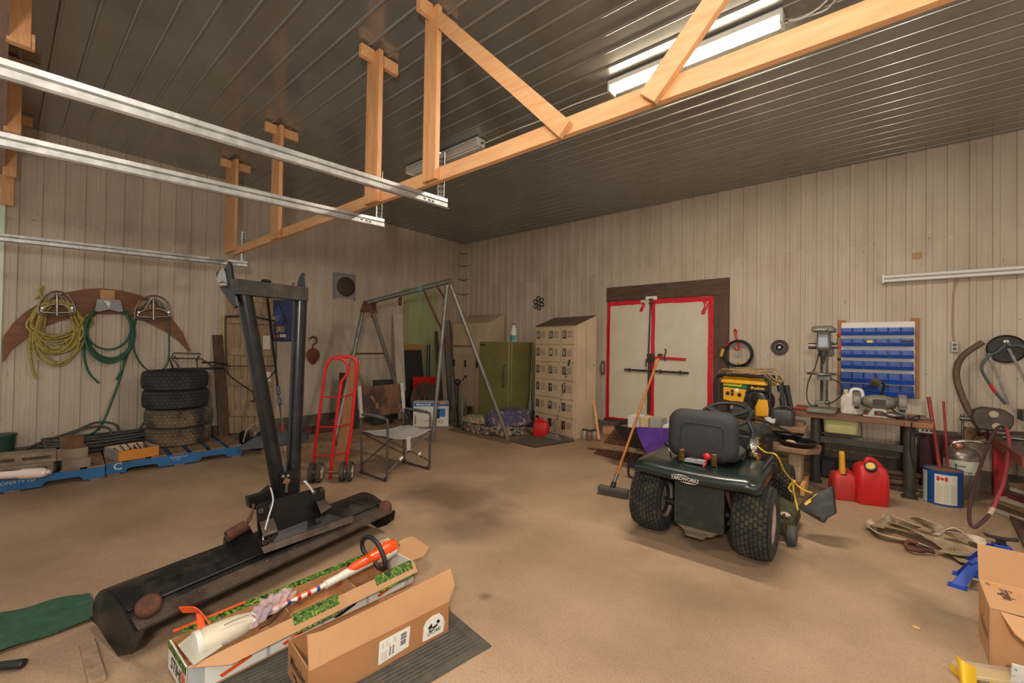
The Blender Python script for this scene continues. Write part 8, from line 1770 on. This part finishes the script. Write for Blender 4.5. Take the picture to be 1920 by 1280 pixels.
flapq(Pc(0, Lc+.002, zc_+.002), Pc(Wc, Lc+.002, zc_+.002), Pc(Wc, Lc+.05, fh), Pc(.0, Lc+.05, fh), 'back_flap', ul*.004)
MB().poly([Pc(.03, 0, zc_-.005), Pc(Wc, 0, zc_-.005), Pc(Wc, -.15, zc_-.07), Pc(.12, -.15, zc_-.07), Pc(.06, -.09, zc_-.045)], (0, 0, .006)).build('front_flap', m_cardl, t, smooth=0)
bbox(Pc, .3, .4, .05, .2, .1, zc_-.03).build('dark_contents', m_black, t)
m_pb = M('print_brown', (70, 56, 46), .6); m_pr = M('print_red', (196, 70, 60), .6)
zf = zc_+.0085
text('lettering', 'Fragile', Pc(.075, Lc*.58, zc_+.0094), -ul, ur, .042, m_pb, t, ex=.0004, w=.115, bold=.012); text('lettering', 'This side up', Pc(.150, Lc*.55, zc_+.0128), -ul, ur, .022, m_pr, t, ex=.0004, w=.085)
text('lettering', 'KEEP', Pc(.025, Lc*.86, zc_+.0062), -ul, ur, .014, m_pb, t, ex=.0004)
c_s = Pc(.050, Lc*.88, zc_+.0068); MB().cyl(c_s, c_s+V(0, 0, .0008), .011, 14).build('sun_mark', M('print_ochre', (196, 140, 50), .6), t)
text('lettering', 'THIS END UP', Pc(-.0006, Lc*.45, zc_*.42), -ul, V(0, 0, 1), .045, m_pb, t, ex=.0004, w=Lc*.62); 
c_s = Pc(-.0006, Lc*.62, zc_*.66); MB().cyl(c_s, c_s-ur*.001, .035, 18).build('sun_mark', bpy.data.materials['print_ochre'], t)
# organiser tray and dustpan
o0 = fl(1808, 1285, .0)
t = thing('yellow_scoop', 'yellow plastic scoop standing in the lower right corner of the photo', 'scoop', fl(1812, 1290))
sb_ = fl(1815, 1292, .0)
def scoop(a_, b_):
    tp = near(1793+36*b_, 1228+22*b_*b_, sb_+V(.02*b_, .02, 0)); bt_ = fl(1806+26*b_, 1300+2*b_, .002); q = bt_.lerp(tp, a_); return q+V(-.02*math.sin(PI*b_)*.6, -.03*math.sin(PI*b_), 0)
MB().sheet(scoop, 10, 10, .004).build('scoop_body', M('scoop_yellow', (232, 186, 30), .4), t, smooth=60)
q0 = fl(1818, 1292, .0); q1 = fl(1895, 1304, .0); uo = (q1-q0).normalized(); no = V(-uo.y, uo.x, 0); PO = PP(q0, uo, no); Lo = .30; ho = .045
t = thing('organiser_case', 'clear topped yellow organiser case full of cables in the lower right corner', 'case', q0)
bbox(PO, 0, Lo, .02, .11, 0, ho*.75).build('case_base', bpy.data.materials['scoop_yellow'], t, bev=.006); MB().loft([[PO(Lo/2+x, .065+y, z) for x, y in rrect(w_, d_, .02, 3)] for z, w_, d_ in ((ho*.76, Lo, .10), (ho, Lo, .10), (ho+.004, Lo*.97, .09))]).build('clear_lid', M('clear_lid', (206, 196, 170), .2, alpha=.35), t, smooth=30)
for k in range(3): bbox(PO, .04+.09*k, .08+.09*k, .0, .02, ho*.2, ho*.72).build('grey_divider', M('divider%d' % k, (120, 106, 84), .5), t)
MB().tube(spl([PO(.06, -.02, .01), PO(.05, -.03, ho*.5), PO(.1, -.03, ho*.75), PO(.18, -.025, ho*.6), PO(.24, -.02, ho*.3), PO(.26, -.02, .01)], 5), .006, 7).tube(spl([PO(.1, -.02, .01), PO(.1, -.035, ho*.55), PO(.16, -.035, ho*.7), PO(.22, -.03, ho*.3)], 5), .005, 7).build('black_cable', m_blackp, t, smooth=60)
pk = fl(1893, 1296); tp = near(1905, 1252, pk)
tag(MB().poly([V(pk.x, pk.y, .003), V(pk.x+.09, pk.y+.02, .003), V(tp.x+.09, tp.y+.04, tp.z), V(tp.x-.01, tp.y, tp.z+.01)], (0, .012, 0)).build('seed_packet', M('white_packet', (216, 212, 206), .5, 0, (120, 150, 110), 40, .58, .66), smooth=0), 'white printed packet at the bottom right corner of the photo', 'packet')
# wood chips on the floor
for k, (x, y, lb) in enumerate(((1718, 1177, 'small pale wood chip on the floor left of the big tan carton'), (1732, 952, 'tiny pale chip on the floor beside the large red fuel can'), (1808, 990, 'tiny pale chip on the floor left of the hose loop'))):
    c_ = fl(x, y); tag(MB().lathe([(.014, .001), (.016, .004), (.001, .006)], c_, n=7).build('wood_chip', M('chip%d' % k, (206, 160, 104), .7)), lb, 'wood chip', 'wood chips on the floor')
